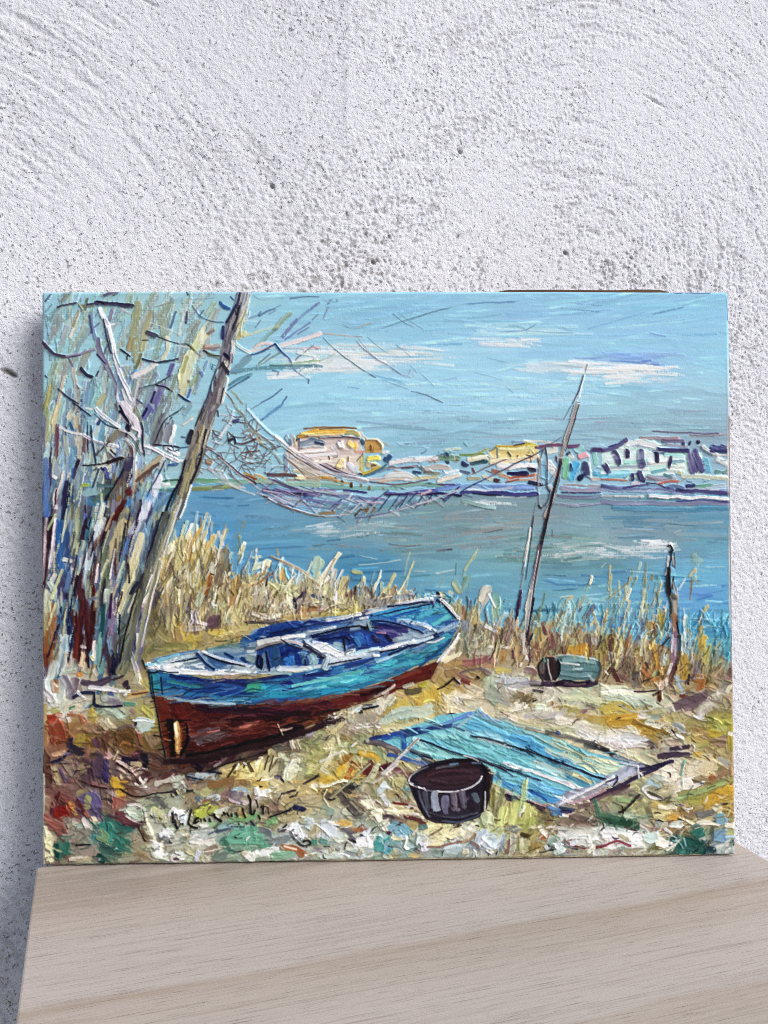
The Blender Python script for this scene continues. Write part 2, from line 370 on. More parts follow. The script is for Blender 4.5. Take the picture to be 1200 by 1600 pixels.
WHT = ['f4f6f4','e8f0f2','dcecf2','f0f4f4','e0eef4']
def streaks(x0, y0, x1, y1, n, pal, ln=60, w=4.5, ang=1., dry=.4, h=.5): scatter(BOX(x0,y0,x1,y1), n, pal, ln, w, ang, 3, h=h, cj=.012, dry=dry, var=.95, rag=.3)
streaks(480,536,690,572, 60, WHT, 70, 4, 2, .55); streaks(500,545,640,566, 22, WHT[:1]+WHT[3:4], 60, 3.5, 1, .45, .6); streaks(490,562,585,580, 30, WHT, 50, 5, -2, .3)
streaks(440,560,520,590, 24, WHT, 50, 5, -3, .4)
streaks(760,505,900,522, 40, ['b8e6f8','c8ecf8','acdff6'], 60, 6, 1); streaks(755,528,840,542, 24, WHT, 40, 3.5, 0, .48); streaks(830,565,950,582, 40, ['d0e8f4','dceef6','c0e2f4'], 60, 5, 1, .35)
streaks(900,566,1050,586, 36, WHT, 60, 4, 2, .45, .6); streaks(930,568,1040,582, 22, WHT[:1], 60, 4, 2, .32, .8); streaks(960,586,1050,598, 18, WHT, 40, 4, -2, .4)
streaks(940,552,1050,566, 26, ['88b4ec','94bcf0','a0c8f0'], 50, 5, 2, .35); streaks(720,590,940,640, 60, ['b4e4f8','bce8f8','a8dcf4'], 80, 6, 0, .45); streaks(560,590,720,650, 50, ['a8dcf4','b4e2f6','a0d4f0'], 80, 6, 0, .45)
DEF.update(soft=.7, run_out=.3)
run("""
T 500 450
16 6f9cbc 500,350 700,280 900,220 1200,140 d.3 h.4
12 86a4b8 760,270 900,225 1100,170 d.3
30 d8e8e8 20,490 300,480 600,500 d.3 ; 34 e2ece8 200,560 500,540 800,555 1090,570 d.25 ; 34 e6ebe6 10,640 200,610 420,640 d.25 ; 26 dce8ea 60,680 400,670 d.3
40 d2e4e6 0,600 250,580 d.3 ; 22 e4eeee 560,520 850,510 1080,540 d.35 ; 18 e8eee8 650,600 1060,610 d.3 ; 20 dfe6e2 100,520 400,500 d.35 ; 18 ecefe8 450,590 700,600 d.3
14 78b0dc 240,840 340,850 d.3 ; 30 80c0e8 420,740 700,800 d.3
22 b0bcae 0,610 130,560 d.2 ; 12 8a9c8c 0,640 110,610
8 708c98 30,420 100,490 170,560 300,650 480,765 h.9 ; 6 5f7484 120,520 300,650 470,760 h.9
14 8c90a8 300,425 350,490 430,560 600,670 740,765 h1 ; 6 5c5c78 310,440 420,560 610,690 740,765 ; 10 a8a0b0 330,430 460,580 640,690 ; 8 9aa8b8 740,765 775,690
6 6f94ac 410,420 520,510 650,590 ; 6 6f94ac 650,480 780,585 ; 5 5a7c94 760,645 830,720 ; 6 5a7080 850,720 920,780 975,840
6 5a7080 620,215 700,280 800,330 ; 5 6a8494 690,230 880,345
9 5f7c90 780,875 910,910 1050,975 h.8 ; 6 7898a8 530,780 760,860 ; 9 2a3c78 65,135 105,88 ; 20 8898c0 30,250 70,160 d.3 ; 14 7890b8 20,90 90,130 d.3
12 7a8ca0 120,300 270,340 d.3 ; 20 a8b8b0 300,340 450,290 d.3 ; 18 c8b8b0 0,385 120,390 290,410 d.2 ; 12 a8888c 280,405 370,415
T 720 450
30 a8dcf0 340,330 480,320 560,350 d.2 ; 30 9cd8f0 580,330 800,330 950,365 d.25 ; 24 d0e4ea 220,465 420,455 600,465 d.3 ; 18 9cd4f0 60,330 150,335
26 c0dcec 650,665 850,665 1000,670 d.3 ; 14 e8f0f2 900,662 1100,675 1200,680 d.3 ; 22 8cb0e8 960,595 1200,595 d.25
7 5e92b4 340,370 550,355 640,305 h.9 ; 6 6a9cbc 560,360 820,375 960,375 h.8 ; 5 6aa0c4 120,720 260,750 350,785 ; 5 6aa0c4 390,845 450,890 ; 5 6a9cc0 230,590 380,625
20 6894c0 0,140 200,120 500,110 d.35 ; 14 6088b4 820,165 1000,180 1200,205 d.35 ; 10 5884b0 980,130 1200,150 d.35
T 940 450
 20 f4f6f2/e4eef2 0,675 250,685 520,700 d.25 h.9 ; 26 e8ecec 200,740 430,750 540,735 d.25 ; 26 74a0e4 60,610 250,625 540,660 d.2 ; 18 6a90dc 310,630 430,610 d.2
12 b8dcf0 740,670 820,655 ; 14 9cd8f8 270,280 500,200 780,130 d.3 ; 10 96d2f4 520,290 720,260 d.3 ; 10 5a98c4 440,220 700,160 d.4 ; 20 80aae0 400,380 560,410 d.35
""")
# --- water
part('water')
WP = [(60,775),(230,768),(420,772),(560,800),(700,782),(860,772),(1155,772),(1155,1090),(60,1090)]
wash([(60,752),(420,756),(560,790),(700,772),(1155,772),(1155,1090),(60,1090)], WATF, -1, .05, h=.4)
scatter(WP, 300, WATF, 85, 9, lambda x,y: -3 if x < 800 else 1, 5, h=.3, cj=.022, soft=.6, dry=.25, var=.94, rag=.3)
scatter(WP, 320, WATF, 45, 4.5, -2, 7, h=.35, cj=.04, dry=.45, var=.92, rag=.3)
scatter(BOX(500,785,900,860), 80, ['9ab4b8','6a8c90','88a8ac','7c8c90'], 50, 4, -3, 5, h=.3, dry=.5, var=.92, rag=.3)
scatter(BOX(900,890,1150,1000), 90, ['8cd0e8','4a90d0','3c88bc','78c4dc','9cd8e4'], 40, 4, 0, 8, h=.35, dry=.48, var=.92, rag=.3)
GRY = ['c4d4d8','d8e2e4','b4c8ce','e4ecec']
streaks(500,818,600,838, 24, GRY, 40, 3.5, -6, .52, .35); streaks(860,845,950,872, 34, GRY, 40, 3.5, -2, .5, .4); streaks(940,848,1045,872, 40, GRY, 40, 3.5, 1, .5, .4); streaks(1000,844,1042,852, 14, ['eef2f2'], 26, 3, 2, .3, .5)
streaks(725,782,800,790, 14, GRY, 34, 3, -3, .4); streaks(790,840,930,880, 40, ['5c8c90','8cb0ac','6c9894','98b8b4'], 50, 5, -1, .42, .35); streaks(980,800,1140,850, 40, ['6c94a4','88a4b0','5c90ac'], 60, 5, 0, .45, .35)
streaks(620,800,840,860, 60, ['8c9ca0','7c98a0','94aaa8','a09c98'], 50, 4, -3, .5, .35)
run("""
T 500 810
30 b8ccd0 230,90 380,75 520,55 d.35 ; 20 c4d4d4 350,70 600,25 d.4 ; 24 a8c0c8 0,130 200,110 450,110 d.4 ; 22 4a8cb0 60,190 180,175 d.25 ; 26 3c80b0 250,470 500,450 750,440 d.2 ; 40 3f86b4 280,520 560,560 d.2
34 3a82b0 160,340 300,310 d.3 ; 9 e4eedc 330,395 500,380 690,355 h.9 ; 12 a8c8cc 330,310 500,345 d.35 ; 16 8a9098 150,220 400,250 d.4 ; 10 5a4650 590,215 740,235 860,225 d.25 ; 26 6a4048 1000,275 1060,270 1130,262 h1 d.1 ; 8 2c2030 1090,270 1130,268
10 b8ccc8 800,450 900,450 ; 22 f0f4e8 990,470 1010,470 h1.2 ; 7 d8e4dc 1010,468 1150,435 ; 8 b0d4d8 690,620 800,610 ; 26 4a98c8 900,610 1080,620 d.2 ; 12 b8ccd4 0,60 150,20 d.4
T 720 810
24 dce4e4 860,250 1000,240 1150,245 d.25 ; 18 e4eaea 780,325 950,300 1040,285 d.25 ; 16 b8c8cc 790,105 960,100 d.35 ; 30 4a8088 880,350 1040,330 d.3 ; 30 5c8c90 700,360 900,350 d.35 ; 14 3a6c80 690,480 800,480 920,490 d.3
34 7cb0b4 220,270 420,250 d.3 ; 24 8c98a0 400,330 520,320 d.35 ; 26 4c8cb8 680,520 900,560 1190,560 d.3 ; 16 3a7a9c 780,610 1000,600 d.3 ; 30 a8ccd8 340,700 480,700 d.3 ; 34 3a7ca0 380,770 480,780 ; 40 3a7ea4 540,790 850,770 d.15 ; 18 e4ece0 850,670 950,655
12 5a6870 200,120 380,90 d.4 ; 10 6a6460 300,100 360,95 d.2 ; 6 4a5c6c 780,90 780,150
T 940 810
26 d4dede 0,220 300,300 d.35 ; 20 8ca09c 30,330 200,350 d.35 ; 12 e8ecec 610,125 680,95 ; 20 4c84a8 520,30 770,65 d.25 ; 12 dce8e4 0,420 40,375
30 5088c0 60,460 300,440 d.35 ; 34 5a94dc 700,640 950,650 d.25 ; 26 4a84d4 820,690 950,650 d.3 ; 12 b8dce4 880,415 1060,415 d.3 ; 30 3484b0 760,880 1100,890 d.2 ; 16 b0d4e0 770,850 1000,865 d.35 ; 34 62b0d8 870,780 1090,790 d.3
30 8ccccc 0,690 130,640 d.3 ; 16 c8dce0 480,620 540,610 d.3 ; 20 3c8cb8 880,920 1100,940 d.3
T 280 810
40 4a90c0 120,20 350,60 d.2 ; 30 6a94a4 640,150 900,140 1190,120 d.35 ; 24 4c8cb4 600,260 900,250 1100,240 d.3 ; 30 4a90bc 560,380 800,330 1100,330 d.25 ; 24 9ab4bc 950,110 1190,90 d.4 ; 20 6a8898 700,90 1000,60 d.4
T 280 630
26 3f84b4 180,800 350,810 470,800 d.15 ; 24 3c80b0 200,850 450,870 d.2 ; 10 2c6c9c 500,870 600,865 d.1 ; 26 4a92c8 100,930 280,960 d.2
""")
DEF.clear()
smear(BOX(330,460,1145,700), 140, 60, 9, -2, 6, 9, .6)
smear(WP, 140, 45, 8, -2, 6, 8, .6)
# --- far shore
SHORE = """
@far_bank
T 280 630
40 6f9c86/8aa890 0,680 200,665 500,665 700,660 d.1 h.7 ; 40 8c9a68 120,730 300,720 520,700 d.15 ; 26 74a884 140,650 330,660 d.15 ; 20 7a8490 290,720 370,700 ; 12 c0c8c4 270,750 380,735 ; 22 a8b8a0 640,660 900,690 d.2
40 8caa9c/b0b898 720,650 900,680 1200,700 h.8 ; 40 6a6c8c/504c78 720,740 900,760 1200,780 h.9 ; 18 34305c 740,735 870,745 ; 20 2c2858 960,770 1090,775 h1 ; 40 7c88a4/9aa8b8 740,790 950,840 1200,880 h.6 ; 20 a8b4c0 760,760 960,820 d.2 ; 14 5c5080 900,700 1060,750
30 b8a890 930,650 1200,640 d.1 ; 26 c8bca0 1010,630 1200,660
T 500 630
44 6c9c94/88a8a0 0,690 300,720 640,715 d.1 h.8 ; 40 6a7898/8890b0 0,750 200,790 500,830 h.7 ; 60 6f98a0/7a90a8 0,850 250,900 500,860 800,800 h.5 ; 30 9aa0b8 60,780 250,760 d.25 ; 20 44407c 200,740 400,760 d.2
34 504c80/6a78b0 560,770 760,770 1000,740 h1 ; 34 5a6cb0/8098cc 1000,730 1200,700 h1 ; 24 2c2858 860,780 1050,765 1200,790 h1 ; 34 7c9c84 640,700 850,690 1050,700 d.1 ; 16 c8c4d0 330,830 540,850 ; 12 8a6a98 440,800 560,815
T 720 630
44 6a80b4/8ca4cc 0,720 200,705 400,715 640,720 h1 ; 36 4a4c80/3a3868 0,765 250,760 500,775 650,780 h1.1 ; 12 2a2450 100,770 350,785 ; 16 d8dce8 60,740 300,735 450,715 d.2 ; 14 dce8ec 300,800 560,800 d.2 ; 14 c8d8dc 30,855 300,840 d.2 ; 30 8ca4a4 0,830 300,900 d.4
40 8c90a8/a8a4b4 850,720 1000,735 1200,730 h.8 ; 30 8088a0 830,790 1000,800 1200,790 d.1 ; 24 9a9cb0 800,860 1000,870 1190,850 d.35 ; 14 5c5a84 860,760 1190,760 d.2 ; 14 a89898 880,690 1180,700 d.2
T 940 630
44 8c94b0/6f7ca0 0,720 300,740 700,750 1100,750 h.8 ; 40 7a8098/9494a8 0,840 300,850 700,850 1090,850 d.1 ; 16 eef0ee 0,790 360,795 h1 ; 26 f4f2e8/d8d8dc 400,790 560,800 640,790 760,805 900,800 1090,815 h1.4 k ; 18 4c4c88 640,830 900,830 1090,840 d.1 ; 14 6a4a58 1010,775 1100,775
40 6a9cb8 100,890 500,900 1090,900 d.15 ; 30 a8b4c0/8c98b0 700,720 900,710 1090,690 ; 16 c8ccd4 740,745 1000,735 d.2
@far_houses
T 280 630
G cfc2b4/b8b0b0 0 900,420 1010,380 1030,300 1200,290 1200,640 1060,640 980,560 910,500
30 8494a0 915,280 950,370 ; 34 a8b4b8 960,270 985,380 ; 12 d8b880 985,290 1000,380 ; 12 3a3440 1005,300 1010,390 h1
46 d8b468/c08c40 1040,265 1120,235 1200,230 h1.1 ; 14 a86c38 1030,285 1200,290 ; 34 58708c 1020,335 1100,330 1200,325 h.9 ; 16 c8ccd0 1040,365 1200,352 ; 40 d8d4d4/b8a8b0 1040,420 1200,400 ; 30 b8a8b0 1080,480 1200,470 ; 30 c4b8ac 1060,560 1190,560 ; 20 8c98a8 900,430 910,600 d.1
18 e8e0d0 1010,470 1000,500 1040,480 ; 26 e8e4c8 1020,620 1060,650
T 500 630
G cfc8c4/b4aab4 -5 0,310 160,300 300,300 350,320 370,430 350,580 330,620 120,570 0,510
40 dcb464/c08840 0,270 100,255 210,250 h1.3 ; 20 e8c878 0,250 120,232 220,228 ; 14 8c5c34 0,225 160,210 310,215 ; 34 b8a868 220,250 300,250 340,275 h1 ; 14 f0ead0 210,290 300,270 ; 13 5c3440 0,303 100,295 220,288 340,300 h1.2
34 3c4c68/5a6c80 0,350 45,350 h1 ; 14 dce0e4 0,395 60,385 ; 40 f4f2f4 180,325 182,380 k h1.3 ; 40 e4c468 250,345 300,350 h1.1 ; 26 e8d480 280,330 300,400 ; 30 c8c0c4 60,400 150,440 ; 30 d4ccc8 190,440 330,460 d.1
24 c89080 320,400 380,410 ; 18 5a3c34 75,450 78,495 h1 ; 8 5c5468 110,465 150,450 ; 14 8a6c48 245,450 248,500 ; 34 e4d0a0/f0e8d0 200,490 160,560 k h1.3 ; 40 ccd0d4 240,560 310,560 ; 24 a8b4bc 310,560 320,610 ; 60 c0c090 360,440 370,590 d.1
14 7a6c48 370,410 320,490 ; 40 6c8494/3f5c78 350,310 370,340 ; 30 e8e4d8 350,240 370,290 400,300 
G c8a468/b89458 0 385,320 510,320 540,370 535,420 390,430
14 e8e0c8 400,305 500,310 540,370 530,400 ; 12 8a6434 435,365 440,415 ; 10 a06c50 450,360 455,410 ; 40 e4cc60/f0e090 415,470 505,470 h1.2 ; 40 ccc49c 410,520 500,560 ; 30 7a5440 450,535 480,530 h1 ; 26 c8b050 380,600 500,555 560,540 ; 14 e8d8a0 460,500 500,540
46 3f6080/5a7c98 560,490 600,450 h1.1 ; 20 4c7088 530,560 600,470 ; 22 e0e4e0 530,430 580,415 ; 30 7c94a8 450,590 560,560 600,560 d.1
46 e4dcd8/d0bcc0 600,510 700,490 850,480 1000,480 h1.2 ; 26 f0ecea 640,490 800,475 ; 18 dca8a0 940,500 1010,490 ; 24 a89ca4 600,550 720,545 830,530 ; 12 4a3c4c 700,550 800,545 ; 30 ccc8c4 640,580 780,610 ; 40 e0e0dc 560,630 700,610 800,630 h1 ; 30 4a5a78 800,580 860,590 h1 ; 18 6c8484 830,530 880,570
46 b4a8a0/c8bcb0 880,570 1000,545 1110,545 h1 ; 30 8c9890 890,590 1020,600 ; 14 8a7c84 860,530 900,580 ; 40 44586c/3c4c5c 1085,430 1095,500 ; 40 88a48c 1020,470 1190,470 d.2 ; 22 c8d8c8 1060,395 1200,390 d.2 ; 22 c8d0c8 1150,450 1165,500 ; 14 6a5c40 1160,490 1180,480
40 e0d8cc/c8b4a0 1010,660 1120,630 1190,610 h1.2 ; 20 e8e8e8 1060,600 1180,570 ; 14 584068 1000,690 1150,690 ; 14 483a5c 560,780 740,770
30 e4e0dc 400,650 600,640 800,650 h1 ; 18 dcc8b0 500,670 720,640 ; 12 7c6478 430,670 640,690 800,675 920,650 ; 26 dccca4 800,640 1000,625
T 720 630
24 8a9c68 0,440 200,435 d.1 ; 20 b0b880 100,450 230,390 d.15 ; 40 e4dcc0/c8ccc4 60,480 220,460 h1 ; 40 5c8c7c/2a3c48 90,510 210,500 ; 40 2c3458/3a4870 20,510 50,530 ; 30 6c7488 0,580 70,600 ; 20 7c4c3c 100,555 120,600 ; 30 a8a48c 60,650 160,640 
G e4d69a/d0b878 0 240,400 300,370 540,360 560,330 640,340 660,400 660,470 560,480 300,500 240,500
20 f4ecb0 330,390 450,390 620,375 ; 16 c8a848 300,370 450,360 540,355 ; 26 8c94b0 440,320 520,330 ; 16 3c3c58 450,355 540,345 ; 34 d8c850 560,350 640,355 h1 ; 16 eef0e0 530,320 700,325 800,345 ; 20 9aa0a0 310,390 315,470 ; 14 6a6c70 405,415 430,450 h1 ; 12 7c4c38 485,440 480,480 ; 26 f0e8d0 240,420 260,490 ; 14 8c8464 245,410 300,380
40 ecdcb8/dcc098 250,510 400,490 560,470 660,440 h1 ; 14 8a5a48 590,450 600,500 ; 12 5c4c50 560,440 610,450 ; 14 a07050 660,460 665,495
60 eeeae6/dcd4cc 320,530 450,540 650,530 h1.2 ; 40 b08878/8c5c50 270,580 320,590 ; 40 d8c4a0/b8946c 190,620 260,650 ; 30 4a2c30 285,650 320,660 ; 30 d8b898 330,610 420,640 ; 26 2a3058 410,600 500,605 560,600 h1.1 ; 34 3c2c48 580,550 625,570 h1.1 ; 20 b86c54 420,640 560,620 650,600 ; 20 d0a890 400,665 560,650 650,640 ; 12 8a3c34 380,675 500,650 ; 34 2c3050 590,670 700,690 h1
30 885c78 640,370 760,360 860,355 ; 34 7c5074 920,365 1000,355 h1 ; 60 e8dcc4 760,420 830,400 ; 60 e8e4dc/d0d8e0 750,500 820,620 h.9 ; 60 6aa0c0 710,500 715,620 ; 18 7c4c5c 815,450 820,500 ; 16 dcb8a8 640,590 640,680 
50 7cb494/9ccab0 905,480 890,620 h1 ; 34 e4e8e4 930,440 960,470 ; 30 3c4058 930,420 905,440 ; 40 8cb8b0/a8d0c8 980,400 1040,370 ; 60 d8909c/e8c8c8 1010,460 1060,440 h1 ; 30 3c4468 935,530 945,570 h1.1 ; 60 4c9cc4/6ab4d8 990,520 950,640 h1 ; 60 3c4060/6c6484 1060,520 1070,600 h1.1 ; 40 2a2c54 1010,640 1040,620 h1.1 ; 16 e0e4e0 1090,440 1110,630 ; 40 98d0c8 1130,420 1160,520 d.1 ; 40 68b0cc 1140,590 1190,590 ; 24 d8c0b4 1120,640 1190,640 ; 40 5c4c74 1130,400 1190,400
T 940 630
G b4dccc/d4e4e0 0 0,430 100,360 230,320 500,360 720,420 860,420 860,600 640,600 560,640 0,650
40 e8eeee/c8dce0 30,470 300,460 500,430 d.2 ; 30 8cb0c0 560,500 700,490 d.3 ; 26 a8b4c4 20,560 200,540 400,530 d.25 ; 34 e8ece8 420,520 560,500 d.2 ; 20 7c88a8 60,600 300,600 d.3 ; 30 74b0bc 430,590 560,560 d.2 ; 26 a0a8bc 250,350 480,380 d.3 ; 40 f0f2f0 330,330 460,370 d.15 ; 20 5c6890 400,420 560,430 d.3
26 5c5880/8480a0 0,410 110,380 220,310 h1.1 ; 16 484470 60,370 200,330 ; 50 d4ece8/b0dcd4 210,370 330,310 500,360 h1 ; 30 e4ecec 160,400 260,400 ; 30 a0d8cc 200,500 420,490 d.1 ; 24 e0ecec 100,560 300,560 400,560 ; 30 9cd4d0 540,440 700,450 h.8 ; 30 dce4d8 560,560 700,530 ; 40 6cb4d4 0,620 200,610 d.1 ; 20 e0f0f4 0,590 200,595
50 3c3860/6a6488 110,420 140,480 150,510 h1.4 ; 40 443e68/6c6890 225,400 225,455 h1.4 ; 50 3c3a60/706890 340,400 335,470 355,540 h1.5 ; 40 3c3a60 465,430 468,490 h1.4 ; 34 3c3a5c 590,460 575,540 h1.3 ; 40 302c50/6c6c8c 30,530 60,575 h1.4 ; 46 3c3860/706c94 330,580 345,660 h1.4 ; 30 44406c 260,610 265,650 h1.2 ; 30 c8c4cc 260,690 320,680
34 504c7c/302c58 480,390 600,400 740,395 h1.3 ; 20 a8a8b8 560,350 740,365 ; 30 a87c78/8a7c94 330,285 480,300 650,290 h1 ; 30 7c7894 520,320 700,315 ; 14 6c6488 440,240 700,250 1000,255 d.15 ; 20 b4a8b4 760,275 950,275 1080,265
60 54507c/9490a8 750,430 760,500 780,580 h1.6 ; 50 504c78/8c88a4 810,400 830,500 850,580 h1.6 ; 30 302c54 690,335 700,345 h1.2 ; 40 302c54 755,335 760,340 h1.2 ; 40 302c54 825,325 828,335 h1.2 ; 26 f4f2ee 860,360 900,400 980,440 h1.3 k ; 20 e4e0d8 950,450 1080,440
60 3a3c68/5c6090 940,390 1060,400 h1.4 ; 30 504e78 1020,360 1080,380 ; 60 68a4bc/84bccc 890,480 910,580 h1 ; 50 d4d8d4/c0c0bc 980,480 1080,520 h1 ; 40 6c9088 970,580 1010,580 ; 30 8ca898 1040,590 1090,570
40 e0dcc4/c8d0bc 690,620 850,630 1090,640 h1 ; 20 c4b464 650,580 680,600 ; 40 8088a0/a0a8b8 400,620 500,640 600,620 h1 ; 30 4c7c7c 540,610 600,640 ; 20 c4705c 490,690 560,670 660,660 ; 30 5a6c90/7c94ac 560,720 620,700 700,720 h1 ; 34 3c4874 720,700 790,700 ; 26 74a894 800,710 940,690 ; 16 c87860 0,640 220,655 ; 16 504c7c 180,720 400,690 d.1 ; 12 302c4c 380,680 480,690 540,720
"""
run(SHORE)
DARKS = """
@far_houses
T 940 630
46 f0f2f0/dce8ec 220,350 340,320 480,360 h1.2 ; 60 dcecec/c0dce0 220,440 420,440 h1 ; 50 e8f0f0/c8e0e4 400,500 560,470 700,470 h1 ; 50 8cc4d4/a8d4dc 60,600 240,590 h1 ; 60 e8ecec 560,560 700,570 h1
60 3a3660/6a6488 100,420 140,480 150,520 h1.4 ; 46 403a64 225,400 226,460 h1.4 ; 60 38345c/645c84 340,400 336,470 358,550 h1.5 ; 46 38345c 465,430 468,495 h1.4 ; 40 38345c 592,460 578,545 h1.3 ; 50 2c284c/605c80 25,530 60,580 h1.4 ; 56 38345c/6a6488 325,590 345,670 h1.4 ; 40 403a64 260,610 268,655 h1.2
40 4a4674/302c58 480,388 600,398 745,395 h1.3 ; 74 504c78/8c88a4 755,430 765,500 785,590 h1.5 ; 60 4c4874/8480a0 812,400 835,500 855,590 h1.5 ; 70 363864/585c8c 940,390 1060,400 h1.4 ; 40 5c5880/403c68 0,405 110,380 220,310 h1.2
40 3c3c68/5c5c88 0,700 200,720 420,710 620,740 d.15 h1 ; 34 4c4878 640,740 900,750 1090,765 d.2 ; 30 9a8c94/6c6480 380,640 520,660 640,640 d.1
T 720 630
60 4c9cc4/6ab4d8 985,520 950,640 h1.1 ; 64 383c5c/645c7c 1060,520 1070,610 h1.2 ; 44 282c50 1010,640 1045,620 h1.2 ; 44 383c60 930,530 948,575 h1.2 ; 60 e0949c/e8c8c8 1010,455 1060,440 h1.1 ; 50 5c4c74/443c64 1120,400 1195,400 h1.1 ; 60 74b08c/98c8ac 905,480 890,620 h1.1
44 28305c 405,602 500,606 565,598 h1.2 ; 46 382c48 580,550 630,570 h1.2 ; 50 f0ece6/dcd4cc 330,530 450,540 640,525 h1.2 ; 44 2c3454/3a4870 15,510 50,530 h1.2 ; 44 28304c 590,670 700,690 h1.1
"""
# --- base of bank and beach
part('beach')
BANK = [(66,1000),(140,1040),(215,1000),(250,860),(285,835),(330,850),(345,905),(390,900),(420,915),(450,905),(500,905),(545,930),(620,935),(700,938),(760,975),(860,990),(950,988),(1000,1000),(1155,1038),(1155,1360),(60,1360),(60,1000)]
wash(BANK, GRDF, -20, .09, h=.7)
def gr_ang(x, y):
    if y < 1000: return 75
    return -25+50*float(nlook(NB, np.array([x*.05]), np.array([y*.05]))[0]-.3)*2
scatter(BANK, 900, GRDF, 34, 11, gr_ang, 22, h=.8, cj=.05, curve=.15)
scatter(BANK, 800, GRDF, 22, 4.5, gr_ang, 35, h=1.0, cj=.085, dry=.3, curve=.2)
scatter([(300,1180),(700,1110),(1155,1100),(1155,1350),(300,1350)], 160, GRDF, 22, 10, gr_ang, 40, h=1.0, cj=.06, knife=True)
smear(BANK, 700, 26, 9, gr_ang, 30, 8, .9)
